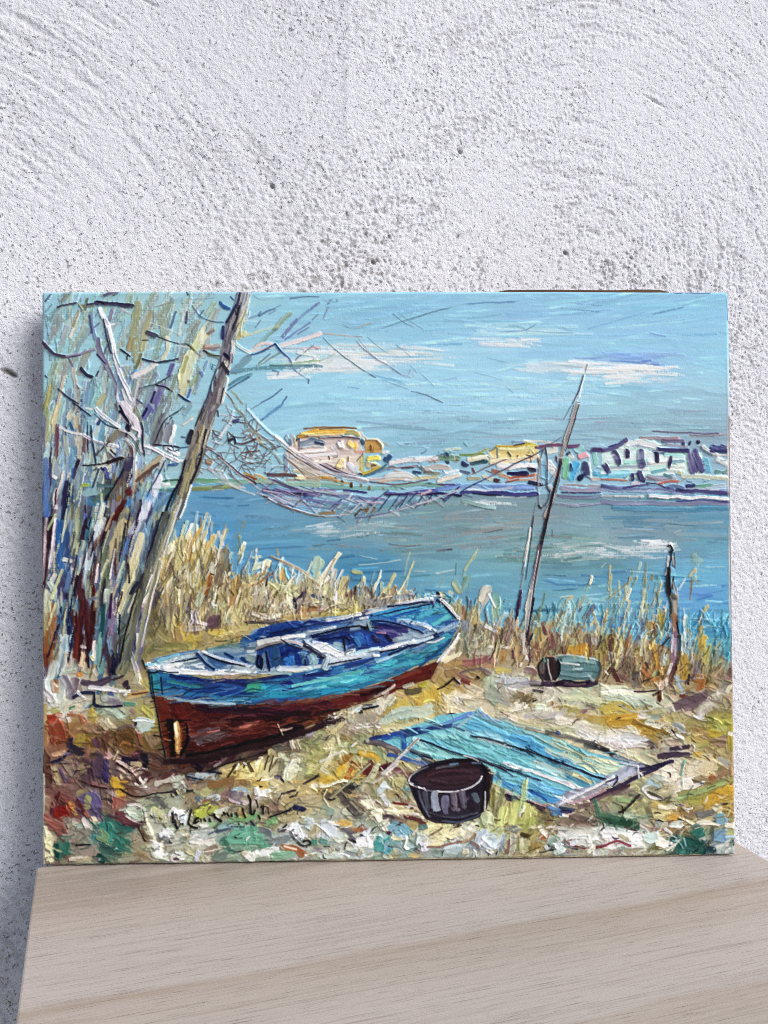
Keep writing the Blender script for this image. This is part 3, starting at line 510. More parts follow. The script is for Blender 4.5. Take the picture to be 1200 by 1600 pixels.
# --- thicket of bare saplings at the left
part('thicket')
TH = [(66,640),(150,600),(215,560),(300,520),(330,560),(300,700),(250,800),(215,1040),(66,1050)]
scatter([(66,470),(300,460),(330,470),(330,640),(66,650)], 90, ['8fa89c','98aa94','a4ac98','8c9ca4','a8b0a8'], 70, 9, 112, 12, h=.45, dry=.5)
scatter([(66,640),(215,600),(235,760),(200,830),(66,830)], 150, ['6f94bc','88acc8','9aa4b8','a8b4a0','c8ccb4','7c88a8','6a8cb4'], 70, 8, 100, 10, h=.6, dry=.4)
scatter([(66,800),(225,790),(250,830),(215,1040),(66,1040)], 170, ['5a7ca4','3c5c8c','6a88a0','7a8c88','8c9880','a8ac88','54507c','6a6488','4a6c88'], 80, 9, 102, 8, h=.8, dry=.25)
SAPLINGS = """
T 60 450
70 8e9a98 190,250 110,430 d.45 ; 40 a0a8b0 240,320 190,500 d.4 ; 40 9aa0a4 130,330 100,420 d.4 ; 34 dcd8c8 340,220 280,420 d.15 h.8 ; 18 a89878 350,190 300,330 d.2
18 5a5468 170,158 250,140 330,130 h.9 ; 34 7a7c74 360,150 470,150 d.1 ; 34 2f2c48/504a64 490,120 620,132 805,148 h1.2 ; 12 1c1830 500,108 560,130 ; 12 c4c4a0 350,130 400,210 ; 24 74846c 420,90 400,190 d.2 ; 18 504c68 420,140 480,130
30 6c6884 560,60 640,30 700,20 d.3 ; 20 5a7894 60,110 110,50 d.2 ; 14 a8947c 200,110 240,60 d.1 ; 16 74788c 640,60 680,40 d.2
40 e0dee4/a8a4b8 530,165 570,260 600,330 h1 ; 26 8a7c90 640,175 625,230 610,280 ; 12 c8c4d0 790,220 700,170 d.1
30 e6e4e8/b0aebc 575,270 605,350 640,470 655,570 690,690 720,780 760,870 800,960 h1.2 ; 20 f4f2f4 600,330 625,430 648,530 h1.3 ; 12 44466a 560,260 590,420 625,560 h1 ; 14 f0eef0 590,320 620,315 650,310 ; 10 5a5c78 650,560 700,680 ; 20 d0ccd4 660,830 690,980 h1 ; 22 dcd8dc 720,860 760,985 h1
46 8c8498/6c6484 510,430 525,540 590,660 640,760 h.9 ; 30 7c90b4 450,210 460,330 490,430 d.2 ; 14 4c4870 440,230 460,380 ; 30 9098a0 600,690 660,800 660,900 d.15 ; 12 4a4468 500,560 580,650
26 4c3a58/3a2c48 25,440 90,515 150,565 240,585 h1.2 ; 16 9890ac 240,582 360,560 490,520 h.9 ; 8 5a4c70 250,592 360,572
14 7a7488 255,590 300,680 ; 34 a8a8a4 230,630 210,780 d.3 ; 30 b8b8ac 290,680 340,940 d.3 ; 24 c8bca4/8a7460 215,760 190,900 170,985 h.9 ; 18 7c7088 330,830 350,860 ; 14 3a3c58 170,860 260,935 345,985 h1
28 2a2a48/484c64 365,680 410,735 465,760 h1.3 ; 12 3a4060 520,705 495,750 ; 12 34405c 60,740 75,760
70 8c9270/a8a880 850,130 830,350 845,640 d.35 ; 46 a89c70 800,420 770,530 d.2 ; 50 a8a880 960,200 900,420 890,530 d.3 ; 60 9db49c 1100,120 1020,330 d.4 ; 60 a0b49c 1060,250 1080,430 d.35 ; 30 8c8860 880,560 830,680 d.2 ; 20 5c7ca0 1180,200 1130,340 d.2
34 e0dcc0 1095,420 1105,520 1060,610 h.9 ; 48 e8e4e0/c8c0b8 1010,640 900,715 800,755 h1 ; 20 d0d4c0 870,770 960,760 ; 30 8c9c90 830,790 800,920 d.2
36 4c4a5c/3a3a50 930,365 1010,410 h1.1 ; 10 505870 1010,410 1120,455 1200,475 ; 10 4a5444 890,440 940,435 ; 16 3e4468 890,600 1000,635 1080,620 1170,605 h1 ; 12 4a5c64 860,860 1000,815 1130,740 ; 12 1f2040 1000,820 1080,840 1145,885 h1 ; 13 33384c 705,520 780,580 ; 9 33384c 765,560 755,610
60 6a6898/8880b0 1060,830 1000,970 h.8 ; 34 6a68a4 1150,640 1110,740 d.2 ; 20 303060 995,880 965,970 ; 40 8c98a0 1140,740 1060,860 d.25 ; 30 8c9c8c 1180,740 1100,980 d.3 ; 12 4a4060 1170,600 1200,600 ; 12 403c68 840,950 890,985
5 d8dce0 950,290 1080,340 1200,395 ; 6 9c9888 1000,160 1150,110
34 7ab0d8 445,880 430,980 d.2 ; 50 b4b080/a0a070 560,910 510,990 d.2 ; 54 8c9a78 150,640 90,850 60,980 d.35 ; 30 c0b070 100,840 80,985 d.3 ; 24 7c98a0 480,760 500,840 d.3
T 60 630
50 b4a880/d0c89c 180,0 150,100 120,180 d.25 ; 40 a8a064 60,0 50,50 d.2 ; 30 7c4c58/5c3c50 165,180 160,300 155,450 h1 ; 50 9aa0b0 150,480 160,640 d.2 ; 30 5c5480 110,520 100,640 d.1 ; 50 6884b8 60,480 70,760 d.3 ; 50 4a6cac/6c8cc4 60,760 80,980 d.2
50 d8d4b8/b8b490 260,120 300,60 340,20 d.2 ; 40 d4cca4 320,120 320,200 ; 26 4a78a0 270,170 290,220 ; 40 d0c8b0/b0a490 340,240 345,360 355,470 h1 ; 34 7c5c5c/5c4448 400,290 390,400 h.9 ; 16 8c6c5c 350,190 355,240 ; 30 a8b0a0 230,280 250,440 d.3
22 f0eee8 190,200 270,245 370,265 h1.2 ; 26 e4e0e4/c8c0d0 390,270 480,320 580,350 680,372 h1.3 ; 10 8c8490 450,320 600,370
12 2a3050 310,0 400,70 450,110 h1 ; 14 24405c 450,190 460,290 485,430 495,500 h1 ; 18 2c4870 470,340 485,460 ; 18 e8e8e4 410,40 460,50 ; 30 e8ecec/c8ccd8 490,40 560,110 690,200 h1.2 ; 12 4a5880 480,90 580,180 690,220 ; 26 3a4c84 500,180 530,140 ; 40 8cb4cc 520,90 430,130 d.2
26 302448 700,70 750,130 790,200 h1 ; 60 d8d0d8/b8acb8 720,0 780,90 830,150 850,220 h1.2 ; 30 e8e0e4 800,200 870,240 860,290 h1.2 ; 16 2c2440 700,20 740,110 780,230 h1 ; 16 342c4c 870,120 890,220 890,320 905,440 h1.1 ; 12 e4dee4 700,90 760,170 ; 14 a0a070 820,40 860,100 880,160 ; 26 74685c 660,10 680,60 
20 dcdade 690,220 780,260 840,320 890,420 h1.1 ; 40 a8a4ac/8a8494 830,300 870,400 d.1 ; 30 5c7468 850,320 830,400 d.1 ; 22 ece8ea 740,300 810,360 820,450 825,640 h1.3 ; 14 a8988c 780,400 790,450 ; 24 6c5050 770,350 800,420 ; 30 3c3050 770,240 750,200
70 6c6458/8c8478 620,330 680,260 720,250 d.1 ; 22 5a5c58 610,330 500,440 d.1 ; 30 786870 600,430 640,470 ; 14 788880 560,300 600,460 d.1
12 3c2c34 380,528 520,520 600,505 ; 30 2c1c24/4c3034 600,505 680,480 730,475 h1.3 ; 18 4a3c44 620,400 660,440
26 3c4484/5a68a8 570,550 600,640 h1.2 ; 20 303870 540,550 560,570 ; 10 5c7c90 730,480 700,540
100 584c50/6c6468 790,500 740,620 670,740 h1 ; 120 6a5c54/584c4c 720,680 650,820 600,985 h1 ; 14 24243c 740,560 640,720 570,830 h1.2 ; 40 3a3458 790,620 770,660 ; 60 4a4468 800,430 770,560 h1 ; 50 a89878/c8bca0 830,620 950,530 1050,460 h1 ; 30 6c544c 840,660 930,590 1020,520 ; 60 6c2c2c/4a1c20 760,750 830,700 h1.1 ; 50 5c1c20/401418 740,830 650,985 h1.2 ; 26 8c6c40 700,790 680,830
50 8cb4a4 870,710 1000,690 1200,690 d.15 ; 16 4a7c60 1060,660 1190,650 d.1 ; 26 e8ecec 1060,690 1120,690 h1.1 ; 16 5c8c6c 980,730 1140,740 d.1 ; 30 9cb04c/5c7c58 370,700 440,695 h1 ; 30 5a7c80 510,700 640,700 d.1 ; 60 8cb4b8 400,780 500,750 d.2 ; 70 4a80a8 430,850 560,860 d.1 ; 50 6c7c78 470,840 600,740 d.2
30 e8e4e8/d0ccd8 915,365 1000,395 1090,450 1200,495 h1.3 ; 14 38304c 980,350 1080,360 1200,375 ; 40 ece8ec 1080,385 1160,420 1200,440 h1.1 ; 10 504860 1100,380 1150,410 1200,395
90 6c6c70/8c8c8c 1040,100 1020,240 990,340 d.05 h.9 ; 70 8c8c94/6c6c7c 1120,160 1090,320 d.1 ; 30 e8e8e4 1160,200 1150,260 1120,340 h1.1 ; 10 24283c 1200,60 1110,120 1060,180 990,340 ; 60 6c68a0/4a4888 960,20 900,130 d.05 h.9 ; 24 2c2858 930,40 895,110 ; 40 8ca098 1040,20 960,230 d.2 ; 30 8098a8 920,150 920,240 d.2
30 e0e0e0 1060,470 1040,560 h1.1 ; 60 dcdce4/a8b4cc 1030,620 990,740 930,850 870,985 d.15 h1 ; 12 3c4c70 1080,490 1030,600 960,720 930,790 ; 26 4a6ca0 1100,530 1190,520 d.1 ; 22 24284c 880,820 870,900 845,985 h1.1
26 e0dcd0 220,580 200,680 160,780 h1 d.1 ; 40 d8d4d8/b49ca0 150,740 145,900 h1 ; 14 4c2430 155,740 150,860 ; 60 242448/302c54 255,690 240,820 220,985 h1.1 ; 30 382440 350,480 320,560 300,640 ; 30 4a74b0 300,560 290,680 ; 40 8ca0a8 330,560 340,720 d.1 ; 26 f4f4f0 130,625 150,640 h1.3 ; 30 8c8868 300,850 290,985 d.1 ; 50 a8a884 350,880 330,985 d.15 ; 26 5c6cb0 410,940 400,985 ; 40 d4dcd8 560,860 530,985 h.9 ; 18 f0ecec 600,830 600,890 ; 12 dcd8dc 560,860 590,880
70 5c98d0/70a8d4 860,770 960,790 d.15 ; 50 4a88c0 800,830 760,870 d.2 ; 90 b0b078 760,900 700,985 d.25 ; 90 b4b480 1050,860 1000,985 d.3 ; 60 6c94b0 1000,900 1100,790 d.2
T 60 810
60 3c1c24/5c2c34 55,0 60,250 50,450 40,640 h1.1 ; 26 d4c0c0/8c7078 75,0 60,250 45,420 35,600 d.35 ; 60 3a2034 115,0 110,140 105,260 h1 ; 26 dcd4d8 150,0 130,200 100,420 d.35 ; 50 2c5c9c/4a78b0 180,20 180,240 190,420 h1 ; 60 344c7c/4a6494 230,40 240,240 230,340 d.05 h.9 ; 70 4c5070 200,500 220,700 d.1 ; 40 dcdcd4 150,480 120,540 h1.1
60 8ca48c/b8bc98 330,20 310,300 h.9 d.1 ; 34 c8c890 350,30 320,300 d.2 ; 34 e8e4d0/c8ccb8 210,350 320,370 h1.3 ; 30 4c8ca8 420,100 400,180 ; 26 3c2440 410,10 380,180 ; 60 5c9cac 470,20 440,60 d.1
70 c4d0d4/a8bcc8 545,40 500,150 440,300 400,440 h1.3 k ; 40 dce4e4 570,0 520,70 h1.2 ; 50 88acb8 400,180 360,320 d.1 ; 50 b0c4cc 370,350 380,470 h1 ; 14 2c3048 480,110 440,220 ; 12 24203c 470,230 450,320 ; 26 b8ccd0 400,480 390,590
50 44181c/5c2428 620,0 570,100 500,200 470,260 h1.1 ; 80 5c6c64/748478 640,80 560,220 d.05 h1 ; 60 7c8468 580,250 560,480 d.15 ; 36 5c1c14/742c1c 510,350 460,500 480,660 h1.2 ; 18 f0dcd4 510,390 490,540 h1.1 ; 90 6c7868/8c8c70 590,330 560,560 d.15
70 a89c78/c4b888 740,20 670,130 640,300 d.1 ; 18 ecece4 660,260 625,420 610,510 d.3 h1.1 ; 70 c8b880/b0a878 780,40 740,130 d.15 ; 60 d8dce4/98a8c4 860,20 800,110 d.05 h1 ; 30 4c74b0/6c98c8 770,170 750,270 ; 40 6a98c4 760,220 740,320 ; 34 584c8c/6c5c94 720,300 680,470 650,600 h1 ; 60 6c90a4 740,330 700,560 d.1 ; 50 d0c494/e8dcb0 880,130 840,300 800,440 h1 d.1 ; 60 dcd098/b8b080 830,350 760,560 710,800 d.1 h1.1
26 4c2c5c 630,640 610,840 ; 60 8c7c94/6c5878 650,700 620,985 d.05 h.9 ; 40 2c6c6c 560,740 545,960 d.1 ; 36 f0f0e4/c8d4c0 580,600 565,700 h1.4 ; 40 8c9884 520,600 500,700 d.1
70 5a2428/4a1c20 350,490 370,640 430,780 440,985 h1.3 ; 60 6a2c2c/3c1418 390,720 350,985 h1.2 ; 40 44181c 480,720 460,980 h1.1 ; 30 8c9098 440,690 510,680 h1.1 ; 50 6c88b0/3c5c90 330,340 270,500 240,600 h.9 ; 50 78949c 290,640 330,780 d.1 ; 60 5c2420 310,800 320,985 h1
60 ccd8c8/a0b8a0 110,560 160,650 160,760 h1.1 ; 80 b8bc94/d0d4b8 80,640 60,790 d.05 h1 ; 100 985c28/b47c44 130,740 110,985 h1 ; 50 a8a06c 40,820 50,985 ; 60 5c8490/7a9494 230,700 240,900 d.05 h1 ; 40 8ca49c 270,640 290,740 d.1
90 50484c/a06850 900,150 880,200 d.5
T 60 990
130 985c30/7c4420 70,0 70,180 h1 ; 40 7a3820 60,180 70,280 ; 50 a8a890 160,100 130,200 ; 100 c4d0cc/b0c4c0 240,20 230,150 200,300 h1.1 ; 70 782c1c/5a2420 340,0 330,200 h1.1 ; 60 4c1c20 430,0 430,140 h1.1 ; 30 f0e4dc 370,110 400,115 ; 60 d8b890/e8d0ac 370,160 360,280 h1.2 ; 26 3a2430 410,140 430,280 ; 50 6c9c90/84ac9c 520,0 520,180 540,320 h1 ; 26 e8e0d4 480,60 470,220 ; 26 f0e0a0 450,190 470,220 h1.2
90 6c5054/8c7078 630,0 640,120 h1 ; 100 2c2440/3c3048 600,150 640,360 h1.2 ; 60 1c2040 660,170 650,330 h1.2 ; 50 3c2c40 720,200 720,320 ; 40 c8c8b8 480,300 500,350 ; 40 c88038 350,340 360,360
"""
run(SAPLINGS)
scatter([(66,770),(225,770),(225,850),(66,850)], 70, lambda x, y: buf(x+rng.randn()*3, y+25*rng.choice([-1,1])), 80, 7, 100, 7, h=.8, dry=.3)
scatter([(66,610),(260,600),(260,655),(66,655)], 60, lambda x, y: buf(x+rng.randn()*3, y+20*rng.choice([-1,1])), 60, 6, 104, 10, h=.7, dry=.35)
micro([(66,460),(330,460),(330,640),(66,650)], 160, 26, 2.2, 108, 16, .1, .6, .45)
micro([(66,640),(260,600),(290,640),(220,1040),(66,1050)], 300, 30, 2.4, 101, 12, .14, .8, .3)
run("""
@thicket
T 60 990
60 3c3040/54404c 560,80 600,240 620,350 d.2 h1.2 ; 26 24203c 700,60 690,260 ; 30 e0dcd4 300,120 290,260 d.3 ; 30 4c2428 420,60 400,240 d.1
T 60 810
26 24284c 250,640 260,985 d.15 ; 24 1c2448 170,500 200,800 d.2 ; 26 2c2434 560,500 540,985 d.2 ; 20 e8e4e0 690,640 650,900 d.3 ; 30 34245c 690,520 640,800 d.2 ; 26 201c34 310,560 300,700 d.1 ; 30 3c5c8c 150,700 180,900 d.3
T 60 630
20 2c3460 300,640 290,960 d.15 ; 16 342c50 110,380 100,700 d.2 ; 20 44505c 520,560 440,800 d.3 ; 14 5c4c60 240,200 230,520 d.3 ; 18 e4e4e8 400,560 350,860 d.35 ; 20 3c4c7c 560,900 540,985 d.2 ; 14 24284c 420,160 430,420 d.2 ; 20 8c7c9c 60,120 50,420 d.35 ; 16 b8a88c 330,560 300,700 d.3
""")
run(SAPLINGS, 15)
smear([(70,640),(235,600),(290,660),(225,1040),(70,1050)], 200, 36, 7, 101, 9, 10, .85)
scatter([(75,700),(230,690),(215,1000),(75,1010)], 60, ['dcd8b8','c8cca0','e4e0cc','a8b490','d0c898'], 44, 3.4, 100, 9, h=.9, dry=.4)
scatter([(75,820),(225,810),(205,1040),(75,1040)], 44, ['34243c','2c2848','4c2428','3c3044'], 50, 3.4, 99, 7, h=.9, dry=.3)
run(SAPLINGS, 5.6)
# --- hatched twigs at the top, over the sky
run("""
@bare_twigs
T 280 450
40 a8b4a4 30,110 110,90 d.35 ; 16 d8d8d0 60,190 110,90 ; 12 88949c 100,95 300,80 d.2 ; 50 a0b098 300,120 230,240 d.45 ; 60 8c94a0 160,200 100,330 d.45 ; 20 5c5c74 70,200 60,300 d.2
12 2c4468 120,150 175,230 240,270 320,290 380,290 h1 ; 10 3c4c70 180,230 215,185 ; 30 2c4c84/5070a0 345,120 380,155 430,175 h1 ; 14 3c5c88 440,70 470,100 ; 12 405878 60,30 75,60
90 d4d4a8/bcc490 200,400 130,520 h.9 d.05 ; 100 d8d4b0/c0c090 110,560 60,700 30,820 h1 d.05 ; 34 a8a878 70,580 30,720 d.1 ; 40 e8e4cc 200,340 190,470 d.05 ; 50 c8c8a0 60,820 30,930 d.15 ; 14 44403c 20,475 90,480 150,550 180,580 h1 ; 8 54503c 60,470 130,530 ; 8 e0d8d0 10,490 90,510
30 6a7cac 180,710 210,750 h1 ; 24 444450 80,785 100,810 ; 16 24285c 0,910 50,950 100,970 h1 ; 20 5c6c9c 100,860 70,940 ; 40 a8b494 150,760 100,830 d.2 ; 20 8898b4 240,620 150,860 d.4
50 8c6c60/a89088 215,500 290,500 340,480 h.9 ; 26 e0d8d0 230,495 340,475 ; 16 302838 210,530 280,570 360,575 h1.2 ; 30 787c84 300,520 360,510 ; 40 6a6850/888460 250,560 340,590 380,640 h.9 ; 30 7c6c68 240,390 300,350 d.1 ; 14 e0d8c8 220,380 310,340 ; 10 505c60 280,690 290,650 310,660 ; 26 6c88a8 270,640 300,700 d.3
14 5c7498 640,60 680,90 760,90 900,80 d.2 ; 12 5c7898 950,85 1100,70 1190,72 d.2 ; 14 6a7490 690,240 740,200 820,170 d.1 ; 12 6c6c90 770,220 830,180 d.1 ; 14 7090a8 570,260 700,225 870,140 d.1 ; 8 6c88a0 650,330 700,270 ; 14 5c7498 680,230 700,200 d.1
40 8ca090/709088 950,210 880,280 820,360 d.15 ; 34 7c9484 820,350 720,450 650,490 d.2 ; 26 b8bc98/c8c8a0 550,400 700,360 850,320 d.15 ; 40 c8c090 560,360 540,400 ; 30 8c90b4 1000,270 880,420 d.25 ; 20 7484ac 1190,120 1060,230 950,310 d.2 ; 14 7880b0 1120,290 1000,370 900,440 d.15 ; 10 6a74a0 1110,330 1010,390 ; 12 7888b0 1190,220 1140,270 d.2 ; 30 88a0c0 840,460 1000,380 d.3
24 f0eee8 450,430 520,500 600,545 h1.2 ; 30 d8c0bc/e0d4d0 640,500 720,470 800,480 d.1 ; 20 ecdcd4 590,530 700,520 800,510 ; 40 d8c4c4/e8d8d8 870,490 960,460 1080,430 1200,385 d.1 h1 ; 26 d0b8b8 900,500 1100,500 1200,500 d.1 ; 14 c0a8a8 1130,480 1190,510
18 2c2c60/3c3c70 585,570 680,545 760,515 820,475 h1.3 ; 18 30346c/504c80 820,475 870,540 940,600 980,690 1050,740 1105,780 h1.3 ; 10 2c2c54 1105,780 1100,810 ; 10 84707c 1150,480 1080,530 990,610 ; 10 98a4a0 1200,560 1100,650 1030,710 ; 14 8c9484 860,550 720,640 660,660 d.2 ; 12 74847c 780,560 680,640
60 74909c/88a4b0 600,580 520,660 460,720 d.1 ; 40 80a0b8 440,720 600,690 780,680 1200,660 d.2 ; 30 7098a8 430,830 520,770 620,730 d.15 ; 26 a8bc98 780,650 950,640 1200,610 d.2 ; 12 6c8c90 780,660 1000,650 1200,655 ; 14 4c6c88 420,870 520,800 600,755 ; 10 3c5c90 700,980 800,920 880,855 ; 10 2c4c80 880,980 920,920 ; 12 4c6890 800,700 850,710 840,740 ; 30 e0e8e0 1000,540 1190,570 d.3 ; 30 dce8e8 1040,720 1200,690 d.35
T 280 630
18 4c6c9c/6c8cb8 700,140 790,80 890,0 h1 ; 12 84acc0 610,50 700,0 ; 50 a8b4ac 30,60 100,10 d.3 ; 30 e0e0d0 20,190 120,120 h1 ; 12 607c98 0,60 50,10 ; 16 4c6878 20,290 60,290 ; 14 3c5c80 0,380 80,370 ; 40 8cb0c0 100,20 40,100 d.3 ; 24 e8e8e8 0,490 50,495 h1
""")
CREAM_HOUSE = """
@far_houses
T 430 650 6.3158
G e0d4c0/c8b8b4 -4 110,330 230,230 500,215 840,220 860,330 840,560 700,560 480,520 300,430 180,420
40 ece4dc/d0c4c8 240,350 380,345 500,330 h1.2 ; 30 e4dcdc 250,400 420,390 600,370 d.1 ; 40 d4c4b8/e0d4c8 350,430 480,440 600,430 d.05 ; 40 dcd4d4 560,290 620,370 ; 60 dcd0c0 640,330 760,360 d.1 ; 44 c4b4ac 500,480 600,510 d.1
36 e0b860/c48c44 260,180 420,160 560,150 690,150 h1.4 ; 24 f0dc98 250,175 420,185 600,180 680,175 h1.3 ; 14 8c5c38 280,120 420,112 640,110 800,125 d.05 ; 16 f0e4c0 330,200 480,195 640,190 h1.2 ; 30 c89850 220,195 280,190 h1.2 ; 34 c0b078/989468 700,160 780,160 820,180 h1.2 ; 10 684868 440,222 560,212 700,205 830,220 h1.4 ; 16 34304c 235,220 240,330 h1.2
50 385478/4c6c8c 260,260 360,250 480,265 h1.3 ; 26 2c3c5c 400,260 490,280 h1.3 ; 20 d4dce0 270,310 400,300 490,310 h1.3 ; 20 88a0b0 260,290 380,285 d.1
40 7c90a0/90a4b0 110,210 150,260 h1.1 ; 30 506878 150,230 160,290 h1.1 ; 16 dcb878 190,210 200,290 h1.2 ; 30 8898a8 105,380 115,540 d.05 ; 30 dce4e8 150,390 200,410 h1.2
50 f6f4f4 640,260 655,310 h1.6 k ; 14 30405c 630,245 645,250 ; 60 e4c458/f0dc90 730,265 785,300 h1.5 ; 24 d8b450 790,250 795,340 ; 26 dca898 800,350 870,350 d.1 ; 20 5c3830 533,395 537,435 h1.3 ; 18 745448 725,400 728,440 h1.3 ; 8 5c5468 570,395 620,385 ; 8 5c5468 575,412 620,400
60 f0e0b0/e0c478 660,440 630,500 h1.6 k ; 30 f6f0e4 680,450 680,510 h1.6 ; 60 ccd0d8/bcc4d0 730,480 790,540 h1.2 ; 30 a8bcc4 800,500 815,570 ; 26 c8b868 840,400 850,540 d.05 ; 14 24242c 830,570 870,575 h1.3 ; 10 6c6048 870,370 810,440
G c49c64/b48c54 5 885,240 1010,240 1055,290 1050,340 890,350
14 f4ecd8 900,228 1000,235 1055,290 1055,320 h1.5 ; 14 7c5830 945,280 950,330 h1.3 ; 12 8c6444 965,285 968,335 ; 46 ecd060/f4e49c 920,410 1020,410 h1.5 ; 50 d4c898 910,460 1020,500 h1.2 ; 34 6c4838 965,490 985,490 h1.4 ; 26 d0b048 870,570 960,540 1040,500 h1.3 ; 50 344c6c/4c6c88 1090,430 1140,390 h1.3 ; 20 e8e8e4 1060,370 1120,350 h1.3 ; 26 54788c 880,590 980,560 1100,480 d.05 ; 36 4c6480 855,240 875,270 h1.3
40 ecdcb0/dcc890 220,600 290,620 h1.4 ; 30 c0b898 180,540 300,560 d.05 ; 30 b4a890 300,560 440,600 d.05 ; 30 94a898 260,640 420,650 d.05
30 c89848/b08038 480,590 560,610 620,640 h1.2 d.1 ; 22 5c4020 595,610 600,640 h1.2 ; 24 644824 660,635 662,670 h1.2 ; 24 5c4024 750,655 752,690 h1.2
26 8890b0/6c7098 0,720 200,730 400,720 600,730 d.1 ; 20 34305c 190,760 290,770 h1.2 ; 16 3c3868 0,715 120,750 ; 20 a8b4c4 100,800 300,840 d.15
@fishing_net
"""
run(CREAM_HOUSE)
micro([(600,690),(1135,690),(1135,768),(600,768)], 150, 12, 2, 0, 25, .14, .9, .2)
run(SHORE, 7.5)
run(DARKS)
smear([(600,690),(1138,690),(1138,768),(600,768)], 130, 16, 4, 0, 30, 4, .8)
run(CREAM_HOUSE)
smear([(450,675),(600,675),(600,750),(450,750)], 40, 14, 4, 0, 30, 3, .75)
